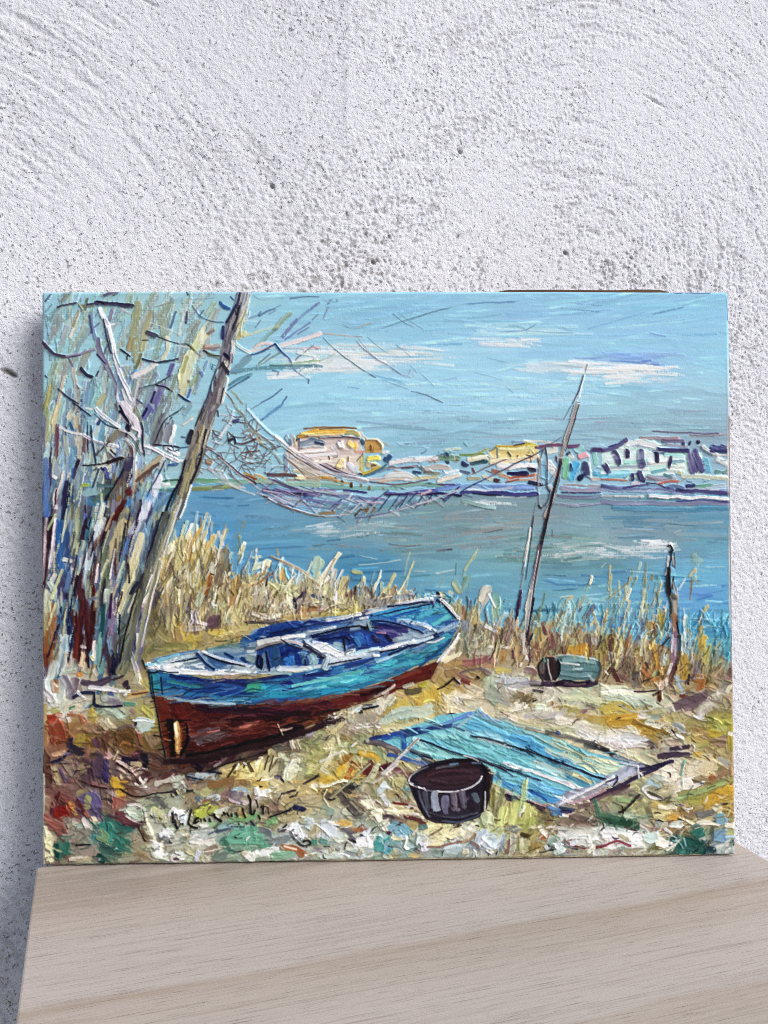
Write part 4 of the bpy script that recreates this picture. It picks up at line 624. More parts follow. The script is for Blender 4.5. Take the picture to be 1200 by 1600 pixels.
# --- fishing net hung between tree and pole
part('fishing_net')
NETP = [(340,650),(372,632),(395,650),(430,700),(455,745),(400,752),(330,735),(300,735)]
for an in (50, 132, 10): scatter(NETP, 34, ['7c6860','5c4c50','a89c94','d8d4d4','8c7064','6c5c68'], 26, 1.7, an, 12, h=.8, dry=.2, curve=.3)
for an in (28, 140): scatter([(400,755),(470,765),(560,775),(700,770),(740,768),(640,800),(540,812),(440,795)], 34, ['6c6488','504870','c8c4d0','8c7c84','a89cac'], 30, 1.7, an, 10, h=.8, dry=.2)
run("""
@fishing_net
T 280 630
20 a0a898/c8ccb8 470,0 500,60 550,110 d.05 h.8 ; 16 8c9488 480,50 560,120 620,210 ; 20 dcdce0 460,60 440,150 380,240 340,300 h1 ; 12 9aa0a4 400,170 330,300 ; 34 3c4878 460,150 510,145 d.1 h1 ; 10 8ca4ac 570,0 570,120 560,240 ; 12 7c7c74 560,130 570,200 620,230
16 7c6c64 600,180 660,240 700,280 ; 26 4c3c44/84706c 680,260 740,310 820,385 h1 ; 34 8c8478 620,200 670,290 740,370 d.2 ; 16 c4b49c 640,230 720,320 ; 26 2c2434/5c4c50 430,320 470,300 480,340 h1.2 ; 20 5c3c3c/745c54 490,340 570,340 660,300 h1 ; 14 4c3430 560,340 680,290 ; 20 b8a888 660,290 700,340 
10 6c6868 240,375 330,440 ; 20 4c3448/6c5060 330,440 420,520 520,600 660,690 h1.3 ; 12 ded8d4 340,460 500,600 620,680 700,740 ; 30 c49454/8c6434 560,600 650,640 h1.2 ; 14 7c3c28 570,620 660,650 ; 30 6c5450 760,605 900,610 1000,615 h1 d.05 ; 12 8c2c2c 960,615 1000,620 ; 26 c8a878 640,610 740,640 d.15 
10 7c7478 470,380 480,460 560,510 ; 16 8a7068 530,430 560,490 600,520 d.1 ; 12 6c5850 530,420 690,405 ; 24 c8c8c4 590,460 640,480 d.1 ; 10 847870 600,520 780,480 ; 14 98a4a0 640,430 740,500 d.2 ; 24 d8e0e4 780,540 890,540 d.15 ; 20 94a098 740,360 830,450 880,520 d.2 ; 8 5c5c68 740,510 735,600 ; 8 7c8488 560,520 650,580 ; 8 8c8c90 440,370 380,500 330,560 ; 8 8c9498 350,340 300,400 
40 7c6450/a89484 230,500 280,520 d.1 h1 ; 12 e0dcdc 180,580 260,560 350,600 420,640 ; 10 dcd8dc 280,580 320,640 ; 10 d8d8dc 330,580 370,650 ; 10 d8d8dc 380,590 420,660 ; 10 d4d4d8 470,630 520,690 560,720 ; 10 8c7480 160,570 200,600 ; 16 c8c4cc 350,620 450,690 560,720 d.1 ; 14 8c848c 420,600 540,690 ; 16 ece8e4 430,690 540,740 640,780 h1 ; 12 dcd8dc 300,660 420,690 ; 8 a89ca4 250,560 400,690
20 eceaec/c8c4c8 580,40 660,130 760,230 880,340 h1.2 ; 26 e4e0e4/b0a8b0 870,340 950,400 1040,470 1200,560 h1.2 ; 12 6c6068 920,400 1000,460 1120,540 1200,600 ; 12 c8bcb8 800,280 950,400 1100,480 1200,530 ; 20 dcd4cc 1020,470 1100,560 1200,620 d.05 ; 10 8c8080 900,460 1000,540 1080,610 ; 14 c0b4a8 920,470 1040,560 1200,650 d.1 ; 10 7c7070 1050,460 1200,510
14 ece8e8/a89ca4 660,760 740,790 820,840 950,890 1200,960 h1.2 ; 14 5c4c40 720,790 760,800 ; 16 7c6c70 840,850 950,900 1100,940 1200,960 ; 10 d8d4dc 780,770 900,830 1060,900 1200,920 ; 10 504870 800,650 900,690 1060,740 1160,760 ; 14 8c80a0 760,640 950,720 1200,790 d.1 ; 12 c4bcc8 720,740 850,760 950,800 d.1
T 500 630
26 d8d0d0/8a7c84 0,500 100,560 230,620 400,655 h1.2 ; 12 6c5c6c 0,520 150,590 300,640 ; 14 d8d0cc 0,580 200,640 400,670 d.05 ; 10 5c5468 0,480 120,550 250,605 ; 12 b8a4a4 400,655 560,640
26 b88c40/a87c38 0,620 100,650 240,680 h1 d.1 ; 26 5c4420 185,660 190,685 h1 ; 26 6c4c24 265,680 265,710 h1 ; 24 7c5c34 345,690 350,710 ; 26 6c4828 425,710 425,740 h1 ; 18 7c5c34 545,720 548,740
12 dcd8dc 275,770 200,850 120,920 h1.1 ; 12 e4e4e8 295,800 230,890 165,970 h1.1 ; 8 d8d8dc 340,850 250,945 ; 8 c8c8d0 400,850 350,900 ; 8 dcdce0 270,770 250,820 290,810 ; 10 a89ca8 75,890 150,820 ; 8 98949c 230,830 330,850
9 24305c 610,770 560,840 500,920 h1 ; 9 24305c 685,770 640,840 590,905 h1 ; 9 24305c 755,765 720,820 680,885 h1 ; 9 2c3860 830,760 750,840 ; 9 24305c 880,780 820,870 h1 ; 20 6c4c30 300,960 350,900 h1 ; 26 5c4028/8c6434 390,920 410,890 h1 ; 12 7c5c38 440,940 480,880 ; 14 74583c 340,910 400,900
14 a8a0b4/5c5480 300,975 450,960 600,925 700,900 820,860 h1.1 ; 12 dcd8e0 600,930 820,865 950,825 1040,790 ; 14 c8c0c8 820,860 1000,800 1190,735 d.05 ; 20 d8bcc0 830,775 890,770 950,740 h1.1 ; 12 b8a8c0 330,835 430,850 540,845 ; 26 8c7458 0,940 140,930 d.1 ; 20 c8c4c8 50,965 140,960 d.1 ; 10 4c4474 740,775 860,770
T 720 630
12 3c3c68/505484 10,750 120,690 240,630 h1.1 ; 12 38345c 240,630 360,570 480,505 600,450 690,400 h1.1 ; 8 c8b8b0 220,640 400,560 500,510 ; 8 6a6478 690,400 760,355 870,285 ; 8 d0c8b8 80,620 220,540 350,490 430,470 ; 8 6c6470 90,610 230,545 390,480
""")

run("""
@fishing_net
T 430 650 6.3158
26 ece8ec/b8b0b8 0,190 120,280 240,380 h1.3 ; 22 dcd6da/a8a0a8 230,370 400,470 560,550 780,600 920,640 h1.3 ; 9 5c5060 250,370 420,460 600,540 800,590 h1.1 ; 8 7c6c74 240,420 400,520 600,580 ; 9 6c6064 90,400 200,490 300,600 ; 8 8c8074 120,420 260,520 440,610 ; 9 c8bca8 200,430 330,500 480,570 ; 8 dcd4d4 0,220 180,360 300,430 ; 8 54486c 0,610 140,680 370,760 h1.1 ; 8 7c7098 300,780 500,730 700,720 d.1 ; 9 d0ccd8 0,790 120,860 300,900 560,940 ; 8 6c6488 80,740 300,820 500,880 d.1 ; 7 a8a0b4 200,700 400,780 620,860 d.1 ; 7 8c84a4 600,760 440,860 300,940 d.15 ; 8 dcd8e0 770,830 900,850 1060,850 ; 7 4c4470 1040,790 930,860
""")

run("""
@far_bank
T 0 0 1
5 8ca89c/a8b4a4 470,752 500,753 540,756 d.15 ; 4 9ca8a8/7c88a0 468,764 505,768 545,770 d.2 ; 4 6a7098/8890b0 470,778 505,784 545,786 d.2 ; 4 8c98b0 480,790 520,795 560,792 d.25
@far_houses
4 d8ccc0/c8b8b0 488,735 503,738 520,742 d.2 ; 4 dcd0c4 486,722 502,722 518,720 d.25 ; 3 b8a894 480,744 505,748 530,750 d.2
@fishing_net
1.8 d8d2d6 478,716 500,730 530,745 ; 1.4 6c6068 480,722 503,735 535,747 ; 1.5 b8b0b4 470,722 500,740 540,752 ; 1.4 dcd8dc 470,800 505,806 545,804 ; 1.4 54486c 470,760 500,770 530,775
""")
# --- leaning grey tree
LEANER = """
@leaning_tree
T 280 450
G 8c8890/6c6874 100 490,30 610,30 590,150 540,250 500,330 455,430 450,520 430,640 400,760 380,880 360,990 215,990 270,830 330,650 360,560 370,440 380,350 410,280 460,170
50 a0a0a4/8c8c94 555,40 545,120 510,230 h1 ; 26 34304c/544c64 520,40 500,130 450,210 410,290 h1.2 ; 20 2c2840 515,150 490,260 460,340 430,430 h1.2 ; 34 2c3058/444a78 385,330 375,420 h1.2 ; 26 ecece4 600,40 585,120 545,180 h1.2 ; 50 d4cc9c/c4b078 560,190 525,290 500,360 h1 ; 50 d4b878 500,410 520,400 d.1 ; 26 a09c9c 470,240 440,340 410,440 h1
34 808084 450,360 400,500 h1 ; 34 2c2c48 385,560 430,600 h1.2 ; 26 dcd4d0 460,450 470,560 d.15 ; 40 6c6470 440,560 450,640 ; 26 3c3844 370,640 420,720 h1.1 ; 50 d8d4c4/b0a894 400,640 420,690 d.1 ; 30 4c4858 400,720 415,735
60 645c60/80787c 330,700 300,850 260,985 h1.1 ; 40 8c8884 380,760 350,900 330,985 h1 ; 16 e4e0d0 415,770 395,880 365,985 h1 ; 12 34304c 310,720 240,930 220,985 ; 12 403c50 385,850 355,975 ; 30 74686c 345,800 300,985
10 7c7468 400,890 440,940 465,985 ; 16 a8b4a0 450,880 500,930 540,985 d.2
T 280 630
G 8c847c/706a6c 105 215,0 350,0 310,120 270,240 230,400 170,600 100,720 50,850 10,990 -60,990 -40,850 0,650 60,450 130,200
46 74707c/8c8890 290,20 230,130 190,200 h1 ; 50 a89c7c/8c8468 200,190 170,330 120,500 h1.2 ; 60 989070/b8ac84 140,430 100,560 50,700 h1.2 ; 40 1c1c28/34303c 110,230 90,330 h1.4 ; 22 1c1c2c 235,230 200,400 160,560 100,690 h1.4 ; 14 18182c 60,480 20,640 0,690 h1.2 ; 12 ccc4b0 300,120 250,240 210,380 ; 12 3c3848 215,10 140,190 ; 30 a8a084 60,600 20,800 h1 ; 14 f0ece4 105,700 60,850 10,980 h1.3 ; 12 dcd4c8 170,460 190,455 ; 16 505058 330,60 340,110 
34 2c405c/4c6880 20,850 -10,960 ; 26 7c7c70 60,760 20,900
T 60 630
70 8c8468/6c6858 1200,800 1140,900 1120,985 h1.2 ; 22 1c1c2c 1190,690 1130,810 1090,930 h1.3 ; 60 2c3450/445068 1080,985 1100,930 h1.2 ; 24 dcd4b8 1190,870 1150,960 h1
T 60 810
G 5c6468/747868 108 1090,0 1190,0 1110,200 1010,430 930,620 870,800 820,990 690,990 720,820 790,600 880,420 950,230 1030,20
70 2c3444/404c60 1050,30 990,180 930,300 h1.2 ; 60 4c5868/5c6c84 1140,30 1080,110 d.05 ; 70 1c1c2c/2c3040 1040,190 1010,240 h1.4 ; 18 f0f0ec 1030,195 1040,210 h1.5 ; 70 4c505c/64686c 980,300 930,420 880,480 h1.2 ; 60 84845c/8c8c6c 940,440 880,560 830,720 h1.1 ; 60 7c7c64/90907c 860,660 790,900 760,985 h1.1 ; 60 5c6468/6c7470 790,700 740,900 h1 ; 20 c8c8b8 830,640 770,800 ; 16 f4f0ec 970,480 920,600 890,720 h1.3 ; 12 ece8e8 890,700 850,880 820,985 ; 30 2c3040 850,540 790,640 h1.1 ; 14 18182c 700,820 690,985
60 a8a488/c8bc90 1060,250 1000,420 d.15 ; 60 9ca08c 1150,110 1090,230 d.1 ; 30 f0f0e8 1140,240 1110,300 h1.2 ; 40 c89c54/d8bc84 1090,350 1060,480 h1.1 ; 60 7c5c54/a07c6c 990,600 930,800 d.05 h1.1 ; 50 5c6068 1040,560 1000,760 d.1 ; 26 f4f0e8 940,640 900,720 h1.4 ; 24 34385c 880,760 870,870
T 60 990
60 84846c/74745c 760,0 730,200 690,320 h1 ; 20 ece8e4 850,0 840,150 ; 14 3c3c5c 830,20 830,140 ; 40 e8e0d4/a89880 790,160 820,260 870,430 h1.2 ; 60 8c8c70 760,240 740,330 d.1
"""
run(LEANER)
TRUNK = [(372,460),(392,460),(385,500),(360,560),(340,640),(320,700),(290,780),(250,860),(225,960),(205,1040),(180,1040),(200,930),(240,830),(280,760),(300,700),(320,630),(348,540)]
smear(TRUNK, 70, 46, 7, 108, 4, 16, .9)
micro(TRUNK, 130, 30, 2.2, 108, 4, .2, 1., .2)
# --- reeds along the bank
part('reeds')
scatter([(262,835),(335,828),(350,870),(340,950),(250,960)], 90, ['c8bc84','b0a060','dcd0a0','a89050','8c8058','c49c48','e4dcb8'], 60, 4.5, 104, 9, h=1, taper=.7)
scatter([(345,900),(440,905),(470,930),(440,965),(345,965)], 70, ['c8bc84','d4cc94','b08c50','a8a078','dccca0','b89860'], 32, 5, 115, 30, h=1, taper=.6)
scatter([(500,905),(545,925),(560,945),(500,950)], 40, ['d8d494','c8bc84','a89870','e8e4b8','8c7c60'], 28, 4, 110, 15, h=1, taper=.7)
scatter([(560,925),(640,920),(650,940),(560,945)], 36, ['c8b88c','a8886c','8c7468','dcd4a8','98908c'], 20, 4, 110, 14, h=.9, taper=.7)
scatter([(710,935),(760,955),(860,972),(960,962),(1020,968),(1140,995),(1140,1060),(1000,1060),(900,1030),(720,1020)], 130, ['c8bc84','b8ac78','dccca0','a88860','9c9470','c0a058','8c7c74','b0b088','7c7468','b0b098','98a89c'], 42, 4.5, 105, 14, h=.9, taper=.7, dry=.15)
scatter([(950,900),(1030,905),(1030,960),(950,960)], 26, ['c0b880','8c9470','d8d0a0','a89858'], 55, 4, 104, 9, h=.8, taper=.8, dry=.35)
scatter([(262,880),(340,880),(470,930),(650,935),(640,950),(340,965),(240,965)], 90, ['6c5c48','54483c','7c6850','8c7c70','5c5058'], 24, 3, 105, 20, h=.9, dry=.25)
scatter([(720,965),(860,985),(1140,1000),(1140,1060),(960,1055),(720,1020)], 90, ['6c5c48','54483c','7c5c50','8c7c70','5c4c58','7c4c34'], 26, 3, 104, 16, h=.9, dry=.25)
scatter([(262,840),(340,840),(650,930),(640,945),(340,950),(250,950)], 60, ['ece8c8','e4dcb0','f0ead8','d8dcb0'], 30, 5, 108, 18, h=1.1, dry=.2, taper=.5)
run("""
T 280 810
60 d8d0a8/b8b078 40,150 20,300 10,420 h1 ; 40 cca458/b88c48 200,80 120,200 80,380 h1.1 t ; 12 e4d8b0 215,40 200,130 ; 40 d8c898 240,120 200,180 ; 34 d0ac64 300,150 230,270 h1 ; 26 e8e0cc 340,120 370,230 h1 d.1 ; 16 a89888 400,50 370,140 ; 90 8ca088 530,40 480,240 d.5 ; 60 88946c 500,150 510,280 d.45 ; 30 d4d09c 560,240 510,360 d.1
90 7c7058/8c7c64 380,280 400,420 d.1 h1 ; 90 6c5c4c/8c7c60 350,420 340,560 d.1 ; 30 c0b898 90,380 90,560 ; 34 b8a87c 40,480 20,760 ; 20 e0d8b8 110,470 100,620 ; 40 8c7c6c/6c6470 200,400 190,500 ; 36 e0e0cc/c0c4ac 280,380 290,470 h1.3 ; 30 a85c24/c88040 270,470 250,560 h1.3 ; 34 9c6028 260,560 230,640 ; 12 2c2430 270,470 300,480 ; 12 e8dcc8 145,400 150,480 ; 10 e8dcc8 180,290 150,440
36 d4c078/b89c58 600,590 540,680 500,860 h1 ; 60 d0c488/c0b078 520,700 460,860 h1 ; 40 c89c60 470,640 430,760 ; 60 a88c4c 490,480 480,640 d.1 ; 30 c0b078 540,540 650,500 760,460 ; 34 c8b47c/a89460 560,600 680,540 740,500 h1.1 ; 18 b05c2c 620,580 700,540 820,450 ; 60 e4e0ac/d4d49c 640,420 730,380 780,390 h1.1 ; 26 e8e4c0 630,330 690,320 h1.2 ; 60 d8d498 800,530 900,600 1010,560 h1.1 ; 50 d8d8a0 940,600 1000,640 h1.2 ; 50 c89c5c 870,430 900,520 d.1 ; 26 e4dcb0 990,480 940,420 ; 60 b8c8c0 1040,480 1000,540 d.1 
16 c0a078/8c7450 780,320 900,370 1040,440 1200,570 h1.2 ; 12 e4d4b8 860,370 1000,430 1130,510 ; 16 c8b880 835,260 850,320 ; 12 504438 790,360 775,440 ; 14 40342c 755,520 745,600 770,700 ; 20 f0e8dc 740,600 750,690 810,750 h1.4 ; 20 ece4d8 890,720 905,750 h1.3 ; 16 c8b088 890,620 900,700 ; 20 f0ecdc 950,730 985,780 h1.3 ; 30 3c3048 1090,590 1000,690 h1.2 ; 40 302c48 980,680 990,740 h1.2 ; 26 e8dcd4 930,800 945,805 h1.3
40 f0ece8/c8b8b0 630,800 720,835 870,825 h1.4 ; 20 8c7c74 700,880 850,860 ; 30 34303c 580,880 700,890 860,890 h1 ; 80 b8b094/a89878 640,720 720,700 d.1 ; 40 e4e4dc 290,700 310,750 h1.4 ; 60 b0b898/8ca48c 200,650 150,730 h1 ; 70 e8e4e8/b8a8b8 130,780 130,860 h1.3 ; 30 ece4e0 150,880 240,900 h1.2 ; 100 503848/6c4c5c 270,890 330,880 h1.2 ; 30 b87c54 10,890 40,920 ; 50 c0b0a0 60,950 180,930 h1 ; 50 c8ac4c/d8bc60 260,970 380,960 h1 ; 60 d0bc78 450,940 580,930 d.05 ; 40 b0b8a8 410,850 440,860 ; 16 4c4c68 30,800 80,790
60 b0a898/a09080 1020,700 1100,690 h1 ; 40 ece8e4 1120,740 1190,720 h1.3 ; 34 a87048 1050,780 1190,770 ; 40 c0a868 900,850 1050,830 1190,830 h1 ; 40 d8c890 1100,820 1190,810 ; 90 b8c088/d0cc98 1190,350 1150,480 d.1 ; 34 3c4c84 1140,650 1190,670
T 500 810
50 e4dcb8/c8c090 180,300 100,400 20,520 h1.1 ; 30 e8e4c0 100,370 20,490 ; 30 d8ccb8 140,440 100,560 d.1 ; 16 9c8c80 130,340 40,520 ; 40 d0d098 70,560 60,640 ; 60 b8a868/c8bc80 210,520 180,640 h1 ; 26 c0b488 240,500 200,600 ; 50 98806c/7c6458 310,600 250,660 h1 d.05 ; 34 e4e0b4/d0cc90 80,660 200,760 h1.2 ; 30 e0dca8 150,700 250,770 h1.2 ; 20 e4dc9c 240,720 280,760 ; 20 dcd8a0 290,700 320,750 ; 40 c8ac48 270,450 360,460 d.35
16 e8e4b8/c8c090 465,450 430,570 410,660 d.1 h1.1 t ; 20 e8e8d0 525,440 480,570 430,660 d.15 h1.1 t.4 ; 30 d8cc80/c8b878 640,470 590,570 530,640 h1.1 ; 20 d8c878 590,560 600,640 ; 12 e0dcb8 770,290 740,390 720,480 d.2 ; 20 e8e4c0/ccc488 800,370 760,470 700,590 660,640 h1.2 ; 16 d8dcb8 760,500 740,580 ; 50 8c7868 380,600 430,640 d.1 ; 34 6c4c44 540,640 560,660 h1 ; 40 8c8880/5c5450 350,720 500,720 d.1 ; 50 9ca4ac 620,680 800,650 d.2 ; 40 a89ca0 400,690 520,700 d.1 ; 60 8c7c70/6c6060 90,770 150,780 h1 ; 26 6c4c40 230,650 240,690 h1
70 b8a858/a89850 40,830 200,810 330,780 h.9 ; 34 c8a8a0 0,770 60,740 ; 40 e4e4e8 10,720 60,720 h1.2 ; 20 3c3448 60,680 80,740 ; 20 2c3058 0,670 30,665
60 98a078 1150,540 1190,640 d.2 ; 26 e4e0b8 1100,630 1130,640 h1.1 ; 10 a8b4b4 1050,510 1020,590 ; 10 4c7c70 1165,380 1155,480
T 720 810
16 c8cc9c 140,260 90,350 30,440 d.1 ; 26 a8b488 120,320 30,440 20,500 d.3 ; 60 5c7868/8c9c7c 60,500 30,640 d.3 ; 90 c8b8a0/a89880 230,610 170,720 h1 d.1 ; 20 d8ccb8 240,610 120,720 ; 20 d0c4b0 250,640 150,830 ; 60 98a888/70946c 310,650 290,840 d.25 ; 18 5c3840 55,660 70,760 ; 60 c8b074 110,760 130,900 d.1 ; 30 a8785c 20,760 30,860 ; 60 7c8c9c/4c5c7c 20,880 40,950 d.1 ; 30 e8e8e4/b8c4cc 210,920 300,965 h1.2 ; 12 a0543c 210,810 230,900 ; 14 d0b078 260,880 350,950 h1 ; 14 dcdcd8 370,810 440,900 ; 16 e8e4dc 390,800 430,870 ; 60 8c7464 400,860 440,960 d.1 ; 26 e4c890/c8a070 480,850 480,980 h1.1
34 b0a47c/c0b48c 950,660 860,760 d.3 ; 60 a89060/8c7850 880,800 760,920 d.15 ; 16 c0e0d0 915,730 890,850 865,980 h1 ; 16 d0dcd0 930,720 935,980 h1 ; 60 98a890 910,860 910,980 d.15 ; 30 5c5870/443c5c 1030,740 1010,790 h1 ; 40 54506c/7c7488 1140,740 1080,840 h1.1 d.05 ; 26 8c8078 1080,820 1040,920 ; 34 98a08c 1060,660 1010,750 d.3 ; 26 e4dcb8/d0c090 1115,490 1095,570 h1.2 ; 10 b8c08c 1090,570 1070,620 ; 26 dcd8b0 1110,690 1090,730 ; 40 7cacbc 1050,950 1150,930 d.2 ; 40 d4d098 1190,930 1150,980 d.1 ; 40 7c5050 700,920 720,980 h1 ; 40 a88c48 660,930 640,980 ; 14 6c845c 720,640 690,780 ; 18 8c9858 680,790 670,880
T 940 810
26 e4d8b0/c8b888 250,600 210,700 d.05 h1.1 ; 26 c8c094 240,700 200,850 d.2 ; 20 dce0c8 260,760 180,950 d.15 ; 10 8c9c80 170,720 100,880 d.2 ; 30 b0a868 500,780 490,930 h1 d.1 ; 12 5c5c38 465,620 490,750 ; 26 c49c38 500,820 510,930 h1.1 ; 70 b8843c/c89c48 410,890 400,980 h1.1 ; 50 98946c 390,740 380,900 d.3 ; 40 7c7080 340,850 330,980 d.2 ; 30 ece4d4 540,760 530,820 d.1 ; 50 6c5c58 460,890 450,970
100 a89c60 810,290 800,420 790,560 d.52 ; 60 b0a070 860,380 830,560 d.5 ; 30 d4b478/b89048 800,440 740,500 h1.1 ; 14 b08444 770,500 765,600 750,690 d.2 ; 24 ece4d8/d4d0bc 710,520 650,610 h1.2 ; 30 b8a86c/a88c48 910,740 850,830 830,980 d.1 h1 ; 40 e4e4d8/c8ccb4 720,830 710,980 h1.1 ; 14 7c8048 750,800 750,980 ; 50 c4a040 840,930 830,985 h1 ; 40 b8c8c8 580,880 540,980 d.1 ; 16 dcd0c4 850,830 820,890
T 720 990
60 6c7468/8c9480 30,0 20,180 d.1 ; 34 d8cc98 160,90 120,110 ; 60 c4bc94/b0b090 250,60 240,150 h1 ; 14 e4dcb0 110,110 230,60 ; 60 b8b8a0/a8a890 130,150 280,150 h1 ; 26 ece4d8 230,110 280,115 h1.2 ; 26 e8dccc 340,110 400,120 h1.2 ; 60 6c4c48/8c6c64 280,0 290,40 ; 70 8c6c6c/a88884 390,20 390,80 h1 ; 20 4c2c34 440,130 450,210 h1 ; 60 b88c4c 370,160 340,210 h1 ; 60 b09468/a88454 490,120 480,200 h1 ; 26 e8e4e0/c0b8b8 525,0 540,120 560,220 h1.3 ; 20 f0e8e4 520,250 510,280 h1.3 ; 16 34303c 600,20 580,110 590,240 h1.2 ; 16 7c3c2c 640,60 650,140 ; 60 a88c50/b89c5c 690,20 690,130 d.05 ; 90 6c444c/84605c 780,20 770,120 h1.1 ; 14 c0dcd4 865,0 855,100 ; 90 98a078/b0ac74 960,60 940,130 h1 ; 90 c08c30/b87c30 1060,130 950,150 h1.1 ; 60 a8a8a4 1130,30 1140,80 ; 26 44343c 1190,20 1170,110 ; 40 a0683c 640,160 660,190
60 b8a448/c4b450 300,310 420,310 d.1 ; 60 8c545c/a87068 40,260 150,230 270,200 h1.1 ; 30 5c4c4c/7c6c68 0,340 80,310 200,295 h1.2 ; 34 6c6068/847878 170,300 240,340 290,385 h1.2 ; 50 a88870 0,220 60,200
T 940 990
40 7c7c48/989858 20,0 30,160 h1 ; 34 4c2c30/603c3c 85,10 75,140 h1.2 ; 26 c8c47c/b8b068 185,10 150,130 120,290 h1.1 ; 26 e0d8c4 175,90 160,250 d.1 ; 50 a07c54 200,100 220,200 d.1 ; 34 6c6070 310,20 280,120 ; 30 d4d4b0 350,20 340,180 d.1 ; 40 b8b8a0 390,120 400,240 d.1 ; 36 b8842c/c4943c 420,20 460,140 480,260 h1.2 ; 70 6c5048/7c5c4c 530,140 510,260 h1.2 ; 14 302c40 580,30 510,100 ; 60 a0b4b0 560,180 540,260 d.15 ; 60 a85c28/c07c3c 350,300 430,400 h1.2 ; 16 3c1c20 375,240 400,300 ; 20 d8c8a8 330,260 320,380 ; 34 f0c868 500,310 505,320 h1.4 ; 60 2c2c44/3c3850 290,330 320,440 h1.2 ; 34 8c8ca0 240,390 300,450 h1.1 ; 40 7c6870/5c4c54 150,220 180,330 d.05 ; 34 5c3434 90,300 150,430 h1.1 ; 14 e8dcd4 30,310 60,350
60 a8842c/b89440 710,190 700,380 h1.1 ; 30 ece8dc/d0d0b8 690,20 685,170 h1 ; 16 b0d4dc 740,0 740,200 ; 100 c4a040/b08c30 850,30 860,130 d.05 h1.1 ; 70 b8a858 910,100 890,230 d.1 ; 50 8c8c90 800,240 830,330 d.1 ; 60 985c2c/a87040 800,390 850,380 830,470 h1.2 ; 20 f0e8dc 780,380 880,370 h1.3 ; 26 342430 740,350 730,430 h1.1 ; 60 7c9494 1000,150 960,260 d.2 ; 90 7c8484/8c8c80 1050,260 1080,300 d.15 ; 60 6c5450 1090,310 1110,360 d.1 ; 40 c0a87c 960,400 1000,420 d.1
""")
micro([(250,840),(480,900),(650,930),(1140,960),(1140,1060),(720,1030),(700,960),(420,960),(240,1000)], 900, 20, 2.2, 104, 18, .2, 1., .25)
run(LEANER, 7)
run("""
@leaning_tree
T 0 0 1
9 5c5c54/747464 262,800 238,870 218,950 200,1030 d.05 h1.1 ; 7 84846c/9c9a80 272,800 250,870 228,960 212,1030 d.1 h1.1 ; 3.4 1c1c28 255,800 228,880 205,960 188,1035 h1.3 ; 2.6 f0ece4 284,780 262,850 240,930 222,1010 d.1 h1.2 ; 2.4 c8c4b4 264,830 240,900 222,970 d.1
""")
